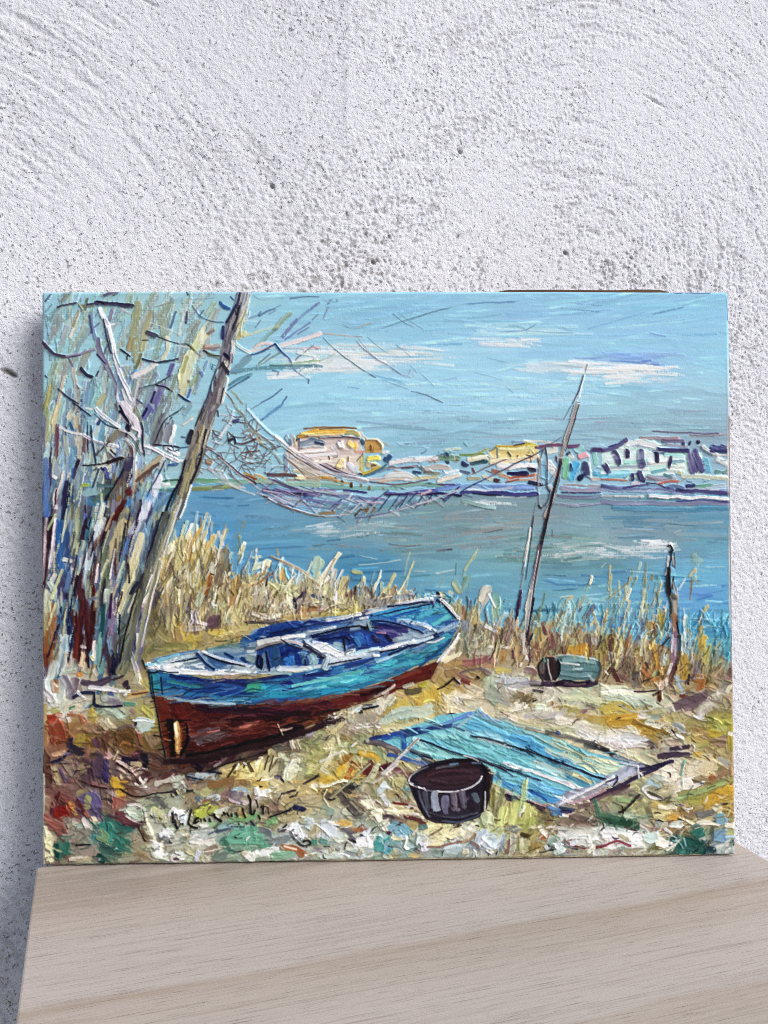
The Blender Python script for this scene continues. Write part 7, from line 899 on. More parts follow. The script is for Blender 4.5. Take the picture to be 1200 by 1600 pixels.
# --- broken blue planks
PLANKS = """
@planks
T 570 1060 2.2642
G 4c9cb8/5cacb4 24 20,215 110,190 270,130 390,115 480,150 640,200 800,260 960,300 860,360 760,400 690,440 600,440 480,380 330,290 160,280
40 a8b08c/8cb0b0 70,150 130,120 230,110 h1.1 ; 14 c4b070 60,170 160,160 240,140 d.05 ; 14 3c8ca0 70,140 160,115 h1.1 ; 16 1c2468/14204c 20,215 120,190 200,175 h1.6 ; 20 1c3c84/2c54a0 60,210 130,195 140,250 h1.4 ; 18 44383c/5c5460 0,220 90,240 120,265 h1.5 ; 16 3c5cb0/5c7cc0 190,180 280,160 370,125 h1.5 ; 12 5c6ca8 260,180 340,160 390,120 h1.4 ; 14 1c3068 140,200 230,180 310,165 h1.3
18 8cccc8/6cb8b4 170,210 200,230 220,250 h1.4 ; 26 8cd0c8/74bcb8 250,200 330,205 d.05 h1.3 ; 30 74c0bc/84c8c0 190,250 320,280 450,330 h1.3 ; 20 5cb0b0 310,225 420,265 520,310 h1.3 ; 26 64b4bc/58a8b8 330,200 480,265 600,310 h1.3 ; 16 7cc4cc 300,190 400,215 h1.2
34 4898c4/5cacd0 370,160 480,200 600,260 h1.3 ; 26 58a8d4/3c88bc 440,190 560,225 660,280 h1.3 ; 20 88c8d8 330,180 450,200 520,240 d.1 ; 30 3c84b8 520,200 640,260 740,310 h1.3 ; 26 5ca8c8/78bccc 660,285 760,330 840,345 h1.3 ; 26 c8c888/88c0b8 700,270 800,310 900,320 h1.2 ; 24 b0c8a0/d0d090 780,300 860,330 920,315 h1.2 ; 16 b8b07c 640,250 760,290 880,305 d.1 ; 14 d0c890 660,230 800,280 900,300 d.1 ; 16 8ca48c 560,180 640,220 720,250 d.1 h1.2
20 8c5c34/a8744c 690,315 740,335 d.1 h1.2 ; 16 c8b878 740,340 800,365 d.05 ; 20 3c7c90 720,350 790,375 h1.1 ; 26 9cb0a8/7ca4a4 600,300 700,340 d.05
7 181830/28284c 195,215 300,255 400,285 500,325 h1.8 ; 9 1c1c38 400,285 520,325 620,360 h1.7 ; 7 141428 380,200 450,215 560,250 660,285 h1.8 ; 9 141430 660,285 750,320 850,355 h1.8 ; 6 1c2040 160,260 240,285 ; 4 e0ece8 400,210 520,245 
14 e0e4f0/b8c8dc 490,300 600,330 700,365 770,390 h1.6 ; 10 eef0f4 520,310 640,345 740,385 h1.5 ; 14 8c8480 600,330 720,375 d.05 ; 20 5c98c0/4888b8 470,340 600,370 690,405 h1.3 ; 24 2c6cac/3c7cb8 490,375 580,400 680,435 h1.4 ; 20 4c94cc 560,360 660,395 720,410 h1.3 ; 10 2454a0 580,395 640,430 ; 14 3c68b8 440,340 500,370
14 3c2430/542c34 720,410 790,385 850,370 h1.4 ; 12 4c3038 740,425 830,385 ; 12 1c1c2c 850,355 900,350 h1.2 ; 18 6c6068/8c8890 760,395 700,420 ; 10 a89ca8 480,390 520,410 h1.3 ; 14 2c2030 500,410 600,440 640,455 h1.4 ; 8 a08890 580,430 640,450
20 84b8c8/5c98b4 400,110 420,140 h1.5 ; 16 6c90b8/4c6ca0 410,120 440,145 470,155 h1.6 ; 12 3c4c84 430,130 480,150 h1.4 ; 10 94c4d4 380,130 330,170 h1.4 ; 14 5c8c94 480,140 560,165 620,180 d.05 h1.2
12 1c1c30/4c4c54 570,175 680,200 780,225 870,265 d.15 h1.4 ; 14 24242c/3c3c44 640,190 760,215 860,255 d.28 h1.4 ; 16 34343c 780,235 880,270 950,300 d.1 h1.5 ; 12 302c38 870,270 960,300 1010,310 h1.4 ; 10 8c98a0 880,275 950,295 h1.4 ; 8 c0c8cc 900,295 960,310 h1.4 ; 10 3c487c 680,190 690,195 h1.5
40 8c94ac/6c7088 690,450 800,390 900,340 970,315 h1.7 ; 20 acb0c4/8c94b0 860,375 940,335 h1.6 ; 10 e4e4ec 690,445 780,395 880,345 h1.7 ; 16 1c1838/342848 800,425 900,380 1000,330 1060,300 h1.8 ; 16 20183c 970,325 1060,300 1090,290 h1.7 ; 18 4c2c38/2c1c28 760,455 850,415 930,380 h1.6 ; 10 a87c84 720,445 790,420 850,395 h1.5 ; 12 6c4c54 800,435 900,400 ; 8 302c48 850,365 890,350 880,375 h1.5 ; 5 c8d4dc 965,310 968,355 h1.5 ; 20 3c3040/241c2c 1040,275 1100,265 1145,270 h1.6 ; 16 302838 1080,250 1145,240 h1.5
14 1c2450 690,460 740,465 h1.6 ; 20 3c6094/5c7c9c 650,450 700,480 h1.5 ; 14 504858 600,455 640,470 h1.3 ; 20 2c2830/443c44 940,400 980,420 h1.5 ; 10 2c2428 970,410 920,460 900,470 h1.4 ; 14 5c4c54 880,410 960,390 h1.3 ; 12 e4dcdc 980,390 1010,420 1050,425 h1.5 ; 12 302428 1000,400 1050,425 h1.4
10 a8a4a0/c4bcac 190,210 130,270 60,340 h1.6 ; 6 645c54 190,208 150,250 ; 14 1c346c/24489c 80,265 160,290 240,310 h1.4 ; 20 3c2c34/54444c 150,250 230,280 h1.4 ; 14 1c1c34 200,290 260,310
"""
run(PLANKS)
micro([(590,1145),(740,1110),(990,1190),(880,1260),(640,1210)], 260, 30, 2.2, 23, 4, .16, 1., .3)
run(PLANKS, 5.2)
# --- bucket
run("""
@bucket
T 570 1060 2.2642
G 20182c/302838 0 148,360 165,335 200,312 250,295 310,283 370,280 415,293 440,318 450,350 446,400 436,450 415,485 370,503 310,512 250,511 215,498 190,460 168,405
G 301c28/48303c -3 178,358 200,332 245,310 300,298 350,295 392,305 412,328 408,352 380,375 330,389 270,392 215,382
10 4c2c38/6c4450 220,345 300,325 380,335 h1.4 ; 8 5c5c68 250,320 330,305 h1.4 ; 8 3c2430 230,365 320,375 390,360 h1.4 ; 6 6c94b0 300,305 330,300 h1.4 ; 10 241824 200,335 280,300 370,285 h1.5 ; 14 181420 330,290 400,295 430,330 h1.6 ; 8 5c6c88 380,300 410,300 h1.4
7 f2f0ec 222,312 190,325 165,343 156,360 162,374 185,384 212,390 h1.6 r.4 ; 7 e8e4e4 255,399 300,401 340,396 380,382 404,364 414,345 h1.6 r.4 ; 6 c8c4c0 350,272 380,280 402,292 h1.4 r.4 ; 5 8c8890 210,392 235,398 258,400 r.4
26 84a8a4/9cb4ac 215,410 220,460 h1.3 ; 26 98a0b0/8890a4 250,405 255,470 h1.3 ; 24 7c7c9c/8c8ca4 285,420 285,475 h1.3 ; 26 84788c/a0949c 315,405 315,460 h1.3 ; 24 6c6474 345,400 350,460 h1.3 ; 22 607078 385,410 395,440 h1.2 ; 30 342838 370,440 400,470 h1.3 ; 8 8c9cb0 240,410 240,460
16 241c30/3c3448 180,380 200,440 215,480 h1.7 ; 18 1c1828/34303c 215,480 280,500 340,500 400,485 h1.7 ; 6 6c7488 190,400 205,450 230,490 h1.4 ; 6 5c6478 270,505 340,505 420,480 h1.5 ; 20 24141c/3c2028 435,330 430,400 420,470 h1.7 ; 8 44303c 450,340 440,420 ; 10 d4c88c 436,320 445,335 h1.5 ; 6 c4ccd0 425,400 425,460 h1.4 ; 6 4c5868 230,485 320,492 400,475 h1.4
@beach
T 720 1170
60 c4cc7c/b4bc6c 360,500 340,650 h1.4 ; 60 d0d47c/b8c06c 480,470 430,640 h1.5 ; 40 b0c484/94b088 560,260 530,400 500,560 h1.5 ; 24 d8dc8c/c8cc6c 575,250 560,400 520,500 h1.6 t.4 ; 60 c0c470/a8b060 560,480 560,680 h1.4 ; 60 c8cc74 600,520 640,540 h1.4 ; 60 b4bc64 600,600 540,680 h1.3 ; 16 ecece0 540,490 490,580 h1.5 ; 34 c0c890/98a070 320,260 300,380 h1.4 ; 50 908c50/706c40 270,350 260,480 h1.4 ; 40 504848/6c6450 310,420 290,560 h1.4 ; 50 8c9464 350,350 340,460 h1.2 ; 100 a8b088/98a478 220,560 230,640 h1.5 k ; 50 3c3044/2c2434 390,390 420,430 h1.3 ; 20 d8d0d0 370,370 450,385 h1.4 ; 26 24202c 300,200 330,260 ; 14 e8ecdc 205,440 205,520 h1.4 ; 60 6c9c98/5c8c90 480,330 450,440 h1.3 ; 60 8c6464/4c3440 620,450 740,490 h1.4 ; 14 e8dcd8 590,435 690,480 h1.5 ; 26 3c2c38 600,470 700,520 h1.3 ; 60 3c6c94/2c5488 790,540 840,560 h1.4 ; 40 3c6c5c/4c7c68 1140,430 1180,570 h1.5 ; 26 2c2c58 860,530 950,530 h1.5
""")
# --- stones along the lower edge
STP = ['e4e4dc','c8d4dc','a8bcc4','d8d0b0','8c9c94','b8c4b4','6c8c84','c8b890','f0ece4','8c7c70']
part('beach')
NOGO = [[(225,1020),(420,930),(690,915),(740,960),(690,1060),(560,1110),(440,1180),(260,1200)], [(585,1140),(740,1105),(1010,1190),(880,1270),(640,1220)], [(630,1200),(700,1175),(770,1190),(770,1290),(650,1290)], [(285,1235),(430,1235),(430,1300),(285,1300)]]
scatter([(290,1290),(1140,1285),(1140,1332),(290,1345)], 26, STP, 12, 8, -20, 45, h=1.3, knife=True, cj=.04, no=NOGO)
scatter([(90,1225),(1140,1180),(1140,1330),(90,1345)], 36, ['2c2434','3c3034','503c34','1c2034','443850'], 13, 2.6, -15, 50, h=1.2, curve=.3, no=NOGO, taper=2, dry=.15)
scatter([(230,1120),(1140,1060),(1140,1330),(90,1340)], 46, ['f0ece0','e8e0c4','dcd4b8','ecece8'], 13, 3, -20, 45, h=1.4, curve=.3, no=NOGO, taper=2, dry=.2)
smear([(70,1100),(230,1120),(300,1200),(560,1130),(1140,1060),(1140,1335),(70,1345)], 260, 20, 6, gr_ang, 40, 5, .8)
smear([(70,640),(230,600),(300,640),(220,1040),(70,1050)], 90, 30, 5, 100, 10, 6, .8)
smear([(260,840),(480,900),(650,930),(1140,960),(1140,1060),(720,1030),(700,960),(420,960),(240,1000)], 160, 24, 5, 104, 16, 6, .8)
smear([(240,1050),(520,1000),(700,960),(660,1040),(440,1110),(250,1130)], 40, 30, 5, -12, 6, 5, .8)
# --- signature
part('signature')
run("""
T 265 1230 6.6667
14 1c1c24 45,245 35,300 35,370 h1.5 r.3 ; 14 18181c 65,340 75,390 80,435 h1.5 r.3 ; 16 241c1c 135,375 140,395 r.3
26 14100c 230,230 215,300 200,370 h1.7 r.3 ; 26 14100c 200,375 240,410 290,420 h1.7 r.3
34 181410 260,370 275,330 300,320 h1.6 r.3 ; 22 181410 275,375 300,355 r.3 ; 22 181410 325,330 330,355 r.3 ; 26 14100c 365,325 378,350 h1.6 r.3 ; 30 14100c 415,330 425,355 h1.6 r.3
30 100c0c 465,275 480,315 545,350 h1.7 r.3 ; 24 100c0c 545,350 510,385 470,420 h1.7 r.3
30 14100c 565,260 580,280 h1.6 r.3 ; 20 14100c 545,295 560,285 r.3 ; 24 14100c 600,275 620,300 r.3 ; 26 14100c 650,275 655,300 h1.6 r.3 ; 26 14100c 695,265 715,300 h1.6 r.3 ; 22 100c0c 765,215 775,270 795,315 h1.7 r.3
28 100c0c 820,85 845,130 845,180 850,270 h1.7 r.3 ; 18 18141c 825,90 840,150 r.3 ; 22 100c0c 855,280 880,275 895,235 h1.6 r.3 ; 16 18141c 900,130 915,170 922,210 r.3
26 1c181c 955,205 975,200 980,275 h1.6 r.3 ; 20 241c20 975,200 1015,205 r.3 ; 20 241c20 1025,210 1035,280 r.3 ; 26 1c181c 930,290 945,325 h1.6 r.3
18 2c343c 715,380 725,385 ; 18 2c343c 790,365 810,385 ; 22 2c343c 840,350 880,395
""")
# --- bare edges of the canvas
part('beach')
run("""
T 0 0 1
4 d8d0b4/c8bc98 68,1210 67,1290 68,1350 d.1 h.6 ; 3 cfc6a4 66,1100 66,1200 d.15 h.5
""")
part('sky')
run("""
T 0 0 1
2.4 c8dce0 1136,560 1137.5,640 1138,690 d.2 ; 2.4 e8e4da 1137.5,690 1139,800 1140,900 1141,980 d.1 h.5 ; 2.6 7c5640/4c3428 1140,650 1141.6,800 1142.8,900 1144,1010 d.05 h.2 r.3 ; 2 9c7858 1142,1010 1145,1100 1146,1200 d.2 r.3
2 34608c 1136,463 1138,500 d.2 ; 2 2c4c78 1050,457 1110,457 d.3
""")
GRAIN = -(15.6-21.3); V0, V1 = -.42, .05

# ------------------------------------------------------------------ materials
# oil paint: pigment from the strokes, a varnish-like sheen
m_paint, t, p = new_mat('oil_paint')
a = nd(t, 'VertexColor', layer_name='Col'); tc = nd(t, 'TexCoord')
n1 = nd(t, 'TexNoise', Scale=900., Detail=3.); n2 = nd(t, 'TexNoise', Scale=14., Detail=3.)
t.links.new(tc.outputs['Object'], n1.inputs['Vector']); t.links.new(tc.outputs['Object'], n2.inputs['Vector'])
bp = nd(t, 'Bump', Strength=.22, Distance=.0004); t.links.new(n1.outputs[0], bp.inputs['Height'])
mr = nd(t, 'MapRange'); mr.inputs[1].default_value = .3; mr.inputs[2].default_value = .7; mr.inputs[3].default_value = .36; mr.inputs[4].default_value = .55
t.links.new(n2.outputs[0], mr.inputs[0]); t.links.new(mr.outputs[0], p.inputs['Roughness'])
t.links.new(a.outputs[0], p.inputs['Base Color']); t.links.new(bp.outputs[0], p.inputs['Normal'])
p.inputs['Specular IOR Level'].default_value = .18

# primed canvas on the turned edges
m_canvas, t, p = new_mat('primed_canvas')
tc = nd(t, 'TexCoord'); n1 = nd(t, 'TexNoise', Scale=60., Detail=6.); cr = nd(t, 'ValToRGB')
cr.color_ramp.elements[0].position = .35; cr.color_ramp.elements[0].color = lin('8c7a5c'); cr.color_ramp.elements[1].position = .62; cr.color_ramp.elements[1].color = lin('cfc4a4')
w1 = nd(t, 'TexWave', Scale=520., bands_direction='X'); w2 = nd(t, 'TexWave', Scale=520., bands_direction='Z'); mx = nd(t, 'Math', operation='ADD')
for q in (n1, w1, w2): t.links.new(tc.outputs['Object'], q.inputs['Vector'])
t.links.new(w1.outputs[1], mx.inputs[0]); t.links.new(w2.outputs[1], mx.inputs[1])
bp = nd(t, 'Bump', Strength=.4, Distance=.0003); t.links.new(mx.outputs[0], bp.inputs['Height']); t.links.new(bp.outputs[0], p.inputs['Normal'])
t.links.new(n1.outputs[0], cr.inputs[0]); t.links.new(cr.outputs[0], p.inputs['Base Color']); p.inputs['Roughness'].default_value = .85

m_bar, t, p = new_mat('dark_stretcher_wood')
tc = nd(t, 'TexCoord'); mp = nd(t, 'Mapping'); mp.inputs['Scale'].default_value = (6,60,60)
n1 = nd(t, 'TexNoise', Scale=4., Detail=5.); cr = nd(t, 'ValToRGB')
cr.color_ramp.elements[0].color = lin('2c2018'); cr.color_ramp.elements[1].color = lin('7c5a3c')
t.links.new(tc.outputs['Object'], mp.inputs[0]); t.links.new(mp.outputs[0], n1.inputs['Vector']); t.links.new(n1.outputs[0], cr.inputs[0]); t.links.new(cr.outputs[0], p.inputs['Base Color']); p.inputs['Roughness'].default_value = .8

# limed-oak laminate of the table top (object axes: X along the grain)
m_wood, t, p = new_mat('limed_oak')
_lin = lin
def lin(h): return tuple(np.array(_lin(h)[:3])*np.array([.89,.875,.845]))+(1,)
tc = nd(t, 'TexCoord'); L = t.links.new
rot = nd(t, 'Mapping'); rot.inputs['Rotation'].default_value = (0,0,R(GRAIN)); L(tc.outputs['Object'], rot.inputs[0])
wn = nd(t, 'TexNoise', Scale=3.2, Detail=3.); ws = nd(t, 'Mapping'); ws.inputs['Scale'].default_value = (1.2,5,1); L(rot.outputs[0], ws.inputs[0]); L(ws.outputs[0], wn.inputs['Vector'])
sx = nd(t, 'SeparateXYZ'); L(rot.outputs[0], sx.inputs[0])
ma = nd(t, 'Math', operation='MULTIPLY_ADD'); 
wf = nd(t, 'TexNoise', Scale=30., Detail=4.); wfs = nd(t, 'Mapping'); wfs.inputs['Scale'].default_value = (.8,9,1); L(rot.outputs[0], wfs.inputs[0]); L(wfs.outputs[0], wf.inputs['Vector'])
wa = nd(t, 'Math', operation='MULTIPLY_ADD'); L(wf.outputs[0], wa.inputs[0]); wa.inputs[1].default_value = .22; L(wn.outputs[0], wa.inputs[2])
L(wa.outputs[0], ma.inputs[0]); ma.inputs[1].default_value = .03; L(sx.outputs['Y'], ma.inputs[2])
mr = nd(t, 'MapRange'); mr.inputs[1].default_value = V0; mr.inputs[2].default_value = V1; L(ma.outputs[0], mr.inputs[0])
cr = nd(t, 'ValToRGB'); L(mr.outputs[0], cr.inputs[0])
ce = cr.color_ramp.elements; ce[0].position = 0; ce[0].color = lin('c2b8b2'); ce[1].position = 1; ce[1].color = lin('b0a294')
def vs(v): return (v-.0575+.0183-V0)/(V1-V0)
for v, c in ((-.32,'b9ada6'),(-.26,'bdb2ab'),(-.205,'bcb1aa'),(-.1685,'ae9f92'),(-.1655,'c2b9b5'),(-.13,'c3b9b4'),(-.112,'bcb0a8'),(-.098,'b5a89d'),(-.0865,'a99887'),(-.0835,'c2b9b4'),(-.045,'c4bbb7'),(-.02,'bdb2ab'),(.0,'b0a398'),(.012,'9f9284'),(.035,'92857a'),(.06,'9c8f83')):
    e = ce.new(max(0,min(1,vs(v)))); e.color = lin(c)
def streak(scale, sc, lo, hi):
    m = nd(t, 'Mapping'); m.inputs['Scale'].default_value = sc; L(rot.outputs[0], m.inputs[0])
    n = nd(t, 'TexNoise', Scale=scale, Detail=5., Roughness=.65); L(m.outputs[0], n.inputs['Vector'])
    r = nd(t, 'MapRange', interpolation_type='SMOOTHSTEP'); r.inputs[1].default_value = lo; r.inputs[2].default_value = hi; L(n.outputs[0], r.inputs[0]); return r
s1 = streak(10., (1.5,85,1), .52, .74); s2 = streak(24., (1.6,80,1), .57, .68); s3 = streak(5., (.8,28,1), .35, .68); s4 = streak(8., (.9,48,1), .5, .72)
def mixc(fac, a, bcol, blend='MIX', k=1.):
    m = nd(t, 'Mix', data_type='RGBA', blend_type=blend)
    mu = nd(t, 'Math', operation='MULTIPLY'); mu.inputs[1].default_value = k; L(fac, mu.inputs[0]); L(mu.outputs[0], m.inputs[0])
    L(a, m.inputs[6])
    m.inputs[7].default_value = bcol; return m.outputs[2]
one = nd(t, 'Value'); one.outputs[0].default_value = 1.
c = mixc(one.outputs[0], cr.outputs[0], lin('beb3ab'), k=.3)
c = mixc(s3.outputs[0], c, lin('c6bcb5'), k=.5)
c = mixc(s4.outputs[0], c, lin('9c8d82'), k=.42)
c = mixc(s1.outputs[0], c, lin('86776d'), k=.5)
c = mixc(s2.outputs[0], c, lin('64574e'), k=.7)
L(c, p.inputs['Base Color'])
ad = nd(t, 'Math', operation='ADD'); L(s1.outputs[0], ad.inputs[0]); L(s2.outputs[0], ad.inputs[1])
bp = nd(t, 'Bump', Strength=.25, Distance=-.0003); L(ad.outputs[0], bp.inputs['Height']); L(bp.outputs[0], p.inputs['Normal'])
p.inputs['Roughness'].default_value = .52; p.inputs['Specular IOR Level'].default_value = .35

lin = _lin
m_leg, t, p = new_mat('painted_steel_leg')
tc = nd(t, 'TexCoord'); n1 = nd(t, 'TexNoise', Scale=40., Detail=4.); t.links.new(tc.outputs['Object'], n1.inputs['Vector'])
cr = nd(t, 'ValToRGB'); cr.color_ramp.elements[0].color = lin('6a6660'); cr.color_ramp.elements[1].color = lin('8a8680'); t.links.new(n1.outputs[0], cr.inputs[0]); t.links.new(cr.outputs[0], p.inputs['Base Color']); p.inputs['Roughness'].default_value = .6

m_conc, t, p = new_mat('concrete_paving')
tc = nd(t, 'TexCoord'); n1 = nd(t, 'TexNoise', Scale=25., Detail=8.); t.links.new(tc.outputs['Object'], n1.inputs['Vector'])
cr = nd(t, 'ValToRGB'); cr.color_ramp.elements[0].color = (.16,.155,.15,1); cr.color_ramp.elements[1].color = (.34,.33,.32,1); t.links.new(n1.outputs[0], cr.inputs[0]); t.links.new(cr.outputs[0], p.inputs['Base Color']); p.inputs['Roughness'].default_value = .9

# rough white render of the wall
m_wall, t, p = new_mat('white_roughcast')
a = nd(t, 'VertexColor', layer_name='Col'); tc = nd(t, 'TexCoord'); L = t.links.new
n1 = nd(t, 'TexNoise', Scale=1100., Detail=3., Roughness=.6); n2 = nd(t, 'TexNoise', Scale=520., Detail=3.)
L(tc.outputs['Object'], n1.inputs['Vector']); L(tc.outputs['Object'], n2.inputs['Vector'])
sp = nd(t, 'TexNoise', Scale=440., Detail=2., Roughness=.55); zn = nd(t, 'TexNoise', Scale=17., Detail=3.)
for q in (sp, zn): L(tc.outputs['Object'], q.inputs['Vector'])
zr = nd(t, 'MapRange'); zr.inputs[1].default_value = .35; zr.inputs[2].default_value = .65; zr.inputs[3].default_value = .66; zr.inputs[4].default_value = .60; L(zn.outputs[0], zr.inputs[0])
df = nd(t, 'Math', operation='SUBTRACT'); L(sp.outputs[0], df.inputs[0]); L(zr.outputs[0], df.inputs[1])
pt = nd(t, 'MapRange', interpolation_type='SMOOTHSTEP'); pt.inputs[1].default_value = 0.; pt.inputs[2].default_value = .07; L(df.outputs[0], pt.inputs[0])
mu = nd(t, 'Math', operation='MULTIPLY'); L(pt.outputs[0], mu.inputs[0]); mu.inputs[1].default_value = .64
mc = nd(t, 'Mix', data_type='RGBA'); L(mu.outputs[0], mc.inputs[0]); L(a.outputs[0], mc.inputs[6]); mc.inputs[7].default_value = (.10,.095,.10,1)  # pits also darkened in colour: specks and their shade together
ad = nd(t, 'Math', operation='ADD'); L(n1.outputs[0], ad.inputs[0]); L(n2.outputs[0], ad.inputs[1])
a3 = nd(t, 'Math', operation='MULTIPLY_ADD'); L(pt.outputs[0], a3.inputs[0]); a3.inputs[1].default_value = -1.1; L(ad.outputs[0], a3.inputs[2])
bp = nd(t, 'Bump', Strength=.75, Distance=.0010); L(a3.outputs[0], bp.inputs['Height']); L(bp.outputs[0], p.inputs['Normal'])
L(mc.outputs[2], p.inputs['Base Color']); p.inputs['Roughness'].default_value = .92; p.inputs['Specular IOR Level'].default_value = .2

# ------------------------------------------------------------------ wall
WALL_ANG = R(16.5); ca, sa = math.cos(WALL_ANG), math.sin(WALL_ANG)
W0 = np.array([-.23, .0425])                           # a point of the wall's face, wall runs along (ca, sa)
FANS = ((-110,330, 40,520, 75, 1.5,5),(430,430, 455,600, 100, 1.3,60),(410,360, 395,450, 75, 1.5,130),(120,440, 510,440, 45, 1.0,210),(-200,700, 170,590, 70, .8,33),(300,200, 60,380, 60, .6,71),
        (-300,-200, -40,0, 110, .7,90),(900,300, 600,150, 90, .3,17),(100,900, 290,560, 80, .3,150),(300,300, 620,560, 80, .5,181))
HOLES = [(-33.,327.,3.4,1.5,.003),(-30.,325.,2.4,1.4,.003),(227.6,420.,1.6,1.6,.0022),(150.,470.,1.5,1.4,.002),(300.,512.,1.4,1.4,.002),(-36.,560.,2.6,1.2,.002),(480.,575.,9.,.8,.0014),(395.,440.,1.8,1.4,.002),(95.,605.,8.,.9,.0012),(60.,590.,9.,.9,.0012)]
def wall_field(A, Z):
    """relief (m) and tint of the trowelled render at wall coordinates A (along), Z (up)"""
    x = A*1000; z = Z*1000                             # mm
    acc = 0; wsum = .06; aniso = 0
    for cx, cz, mx, mz, sg, k, off in FANS:            # each fan: arcs about (cx,cz), strongest round (mx,mz)
        d = np.hypot(x-cx, z-cz)+4*(nlook(NB, x/16+off, z/16)-.5); th = np.arctan2(z-cz, x-cx)*260.
        w = np.exp(-((x-mx)**2+(z-mz)**2)/(2*sg*sg))
        n = .55*nlook(NT, d/.9+off, th/(2.+4.5*k)+off*2)+.45*nlook(NB, d/.7+off, th/(1.8+5*k))
        acc = acc+w*(n-.5)*(.5+.42*k); wsum = wsum+w
        aniso = aniso+w*k
    fan = acc/wsum; wf = np.clip(aniso*1.3, 0, 1)
    iso = .6*nlook(NT, x/.8+19, z/.8+7)+.4*nlook(NB, x/.55, z/.55+60)-.5
    grain = .6*np.clip(nlook(NT, x/.82+88, z/.82+31)-.42, 0, 1)+.5*np.clip(nlook(NT, x/.66+8, z/.66+131)-.5, 0, 1)-.13
    h = fan*(.35+.65*wf)+iso*(.7-.45*wf)+grain*1.1
    blot = nlook(NB, x/4.5+9, z/4.5+3)-.5
    smooth = np.clip((nlook(NB, x/13+3, z/13+90)-.1)/.35, .62, 1)   # trowelled-flat patches
    h = h*smooth
    zone = np.clip((nlook(NB, x/30+5, z/30)-.2)/.45, .25, 1)
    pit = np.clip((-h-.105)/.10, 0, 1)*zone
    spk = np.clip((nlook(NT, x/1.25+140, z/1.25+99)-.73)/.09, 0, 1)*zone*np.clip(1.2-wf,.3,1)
    rel = .0015*h+.0004*blot-.0007*pit-.0006*spk
    sx_ = x-211-9*(nlook(NB, z/10, z*0)-.5)-3*(nlook(NT, z/2.2, x/2.2)-.5); up = np.clip((z-455)/70, 0, 1)
    rel = rel-.0006/(1+np.exp(sx_/4.))*up+.0005*np.exp(-(sx_/3.)**2)*up*np.clip(nlook(NB, z/9+40, x/9)*2-.5, 0, 1)
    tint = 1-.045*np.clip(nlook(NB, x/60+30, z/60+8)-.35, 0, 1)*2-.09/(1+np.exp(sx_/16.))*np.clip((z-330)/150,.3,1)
    dirt_shade = np.clip(.38*pit+.6*spk, 0, .75)  # dark specks and dirt, plus shade painted into the pits
    grime = np.clip((nlook(NB, x/22+77, z/22+41)-.6)*2.2, 0, 1)*np.clip((nlook(NT, x/1.2, z/1.2+200)-.4)*2, 0, 1)*.22
    for px, pz, rx_, rz_, dep in HOLES:                # the few larger holes and gouges
        u = np.hypot((x-px)/rx_, (z-pz+.35*(x-px))/rz_)
        k = np.clip(1.6-u, 0, 1); rel = rel-dep*k; dirt_shade = np.maximum(dirt_shade, .8*np.clip(k*1.3, 0, 1)*(dep > .0015))
    return rel, tint, np.clip(dirt_shade+grime, 0, .9)
def wall_part(a0, a1, z0, z1, step, hole=None):
    na = int((a1-a0)/step)+1; nz = int((z1-z0)/step)+1
    av = np.linspace(a0, a1, na); zv = np.linspace(z0, z1, nz); A, Z = np.meshgrid(av, zv)
    rel, tint, dirt_shade = wall_field(A, Z)
    X = W0[0]+A*ca+rel*sa; Y = W0[1]+A*sa-rel*ca
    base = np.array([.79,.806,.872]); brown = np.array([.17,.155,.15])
    C = base*tint[...,None]*(1-dirt_shade[...,None])+brown*dirt_shade[...,None]
    idx = np.arange(na*nz).reshape(nz, na)
    Q = np.stack([idx[:-1,:-1], idx[:-1,1:], idx[1:,1:], idx[1:,:-1]], -1).reshape(-1,4)
    if hole:
        Ac = (A[:-1,:-1]+step/2).ravel(); Zc = (Z[:-1,:-1]+step/2).ravel()
        keep = ~((Ac > hole[0]) & (Ac < hole[1]) & (Zc > hole[2]) & (Zc < hole[3])); Q = Q[keep]
    co = np.stack([X,Y,Z], -1).reshape(-1,3); C = C.reshape(-1,3)
    us = np.zeros(len(co), bool); us[Q.ravel()] = True; mp = np.cumsum(us)-1
    return co[us], mp[Q], C[us]
def wall_all():
    parts = [wall_part(-.10, .68, -.17, .71, .0009, hole=(.045,.47,-.15,.335))]
    # plainer render beyond the picture and behind the canvas
    b = [(-.9,-.10,-.6,1.1),(.68,1.5,-.6,1.1),(-.10,.68,-.6,-.17),(-.10,.68,.71,1.1),(.0445,.4705,-.1505,.3355)]
    for a0,a1,z0,z1 in b: parts.append(wall_part(a0, a1, z0, z1, .012))
    co = []; q = []; c = []; n = 0
    for a_, b_, d_ in parts: co.append(a_); q.append(b_+n); c.append(d_); n += len(a_)
    return np.vstack(co), np.vstack(q), np.vstack(c)
co, q, c = wall_all()
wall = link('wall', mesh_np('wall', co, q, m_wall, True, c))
wall['kind'] = 'structure'; wall['label'] = 'rough white rendered wall behind the painting'; wall['category'] = 'wall'

# ------------------------------------------------------------------ ground far below the table
TOP = -.0012; FLOOR = -.58
g = link('ground', mesh_np('ground', np.array([(-2.5,-3,FLOOR),(3,-3,FLOOR),(3,1.2,FLOOR),(-2.5,1.2,FLOOR)]), np.array([[0,1,2,3]]), m_conc, False))
g['kind'] = 'structure'

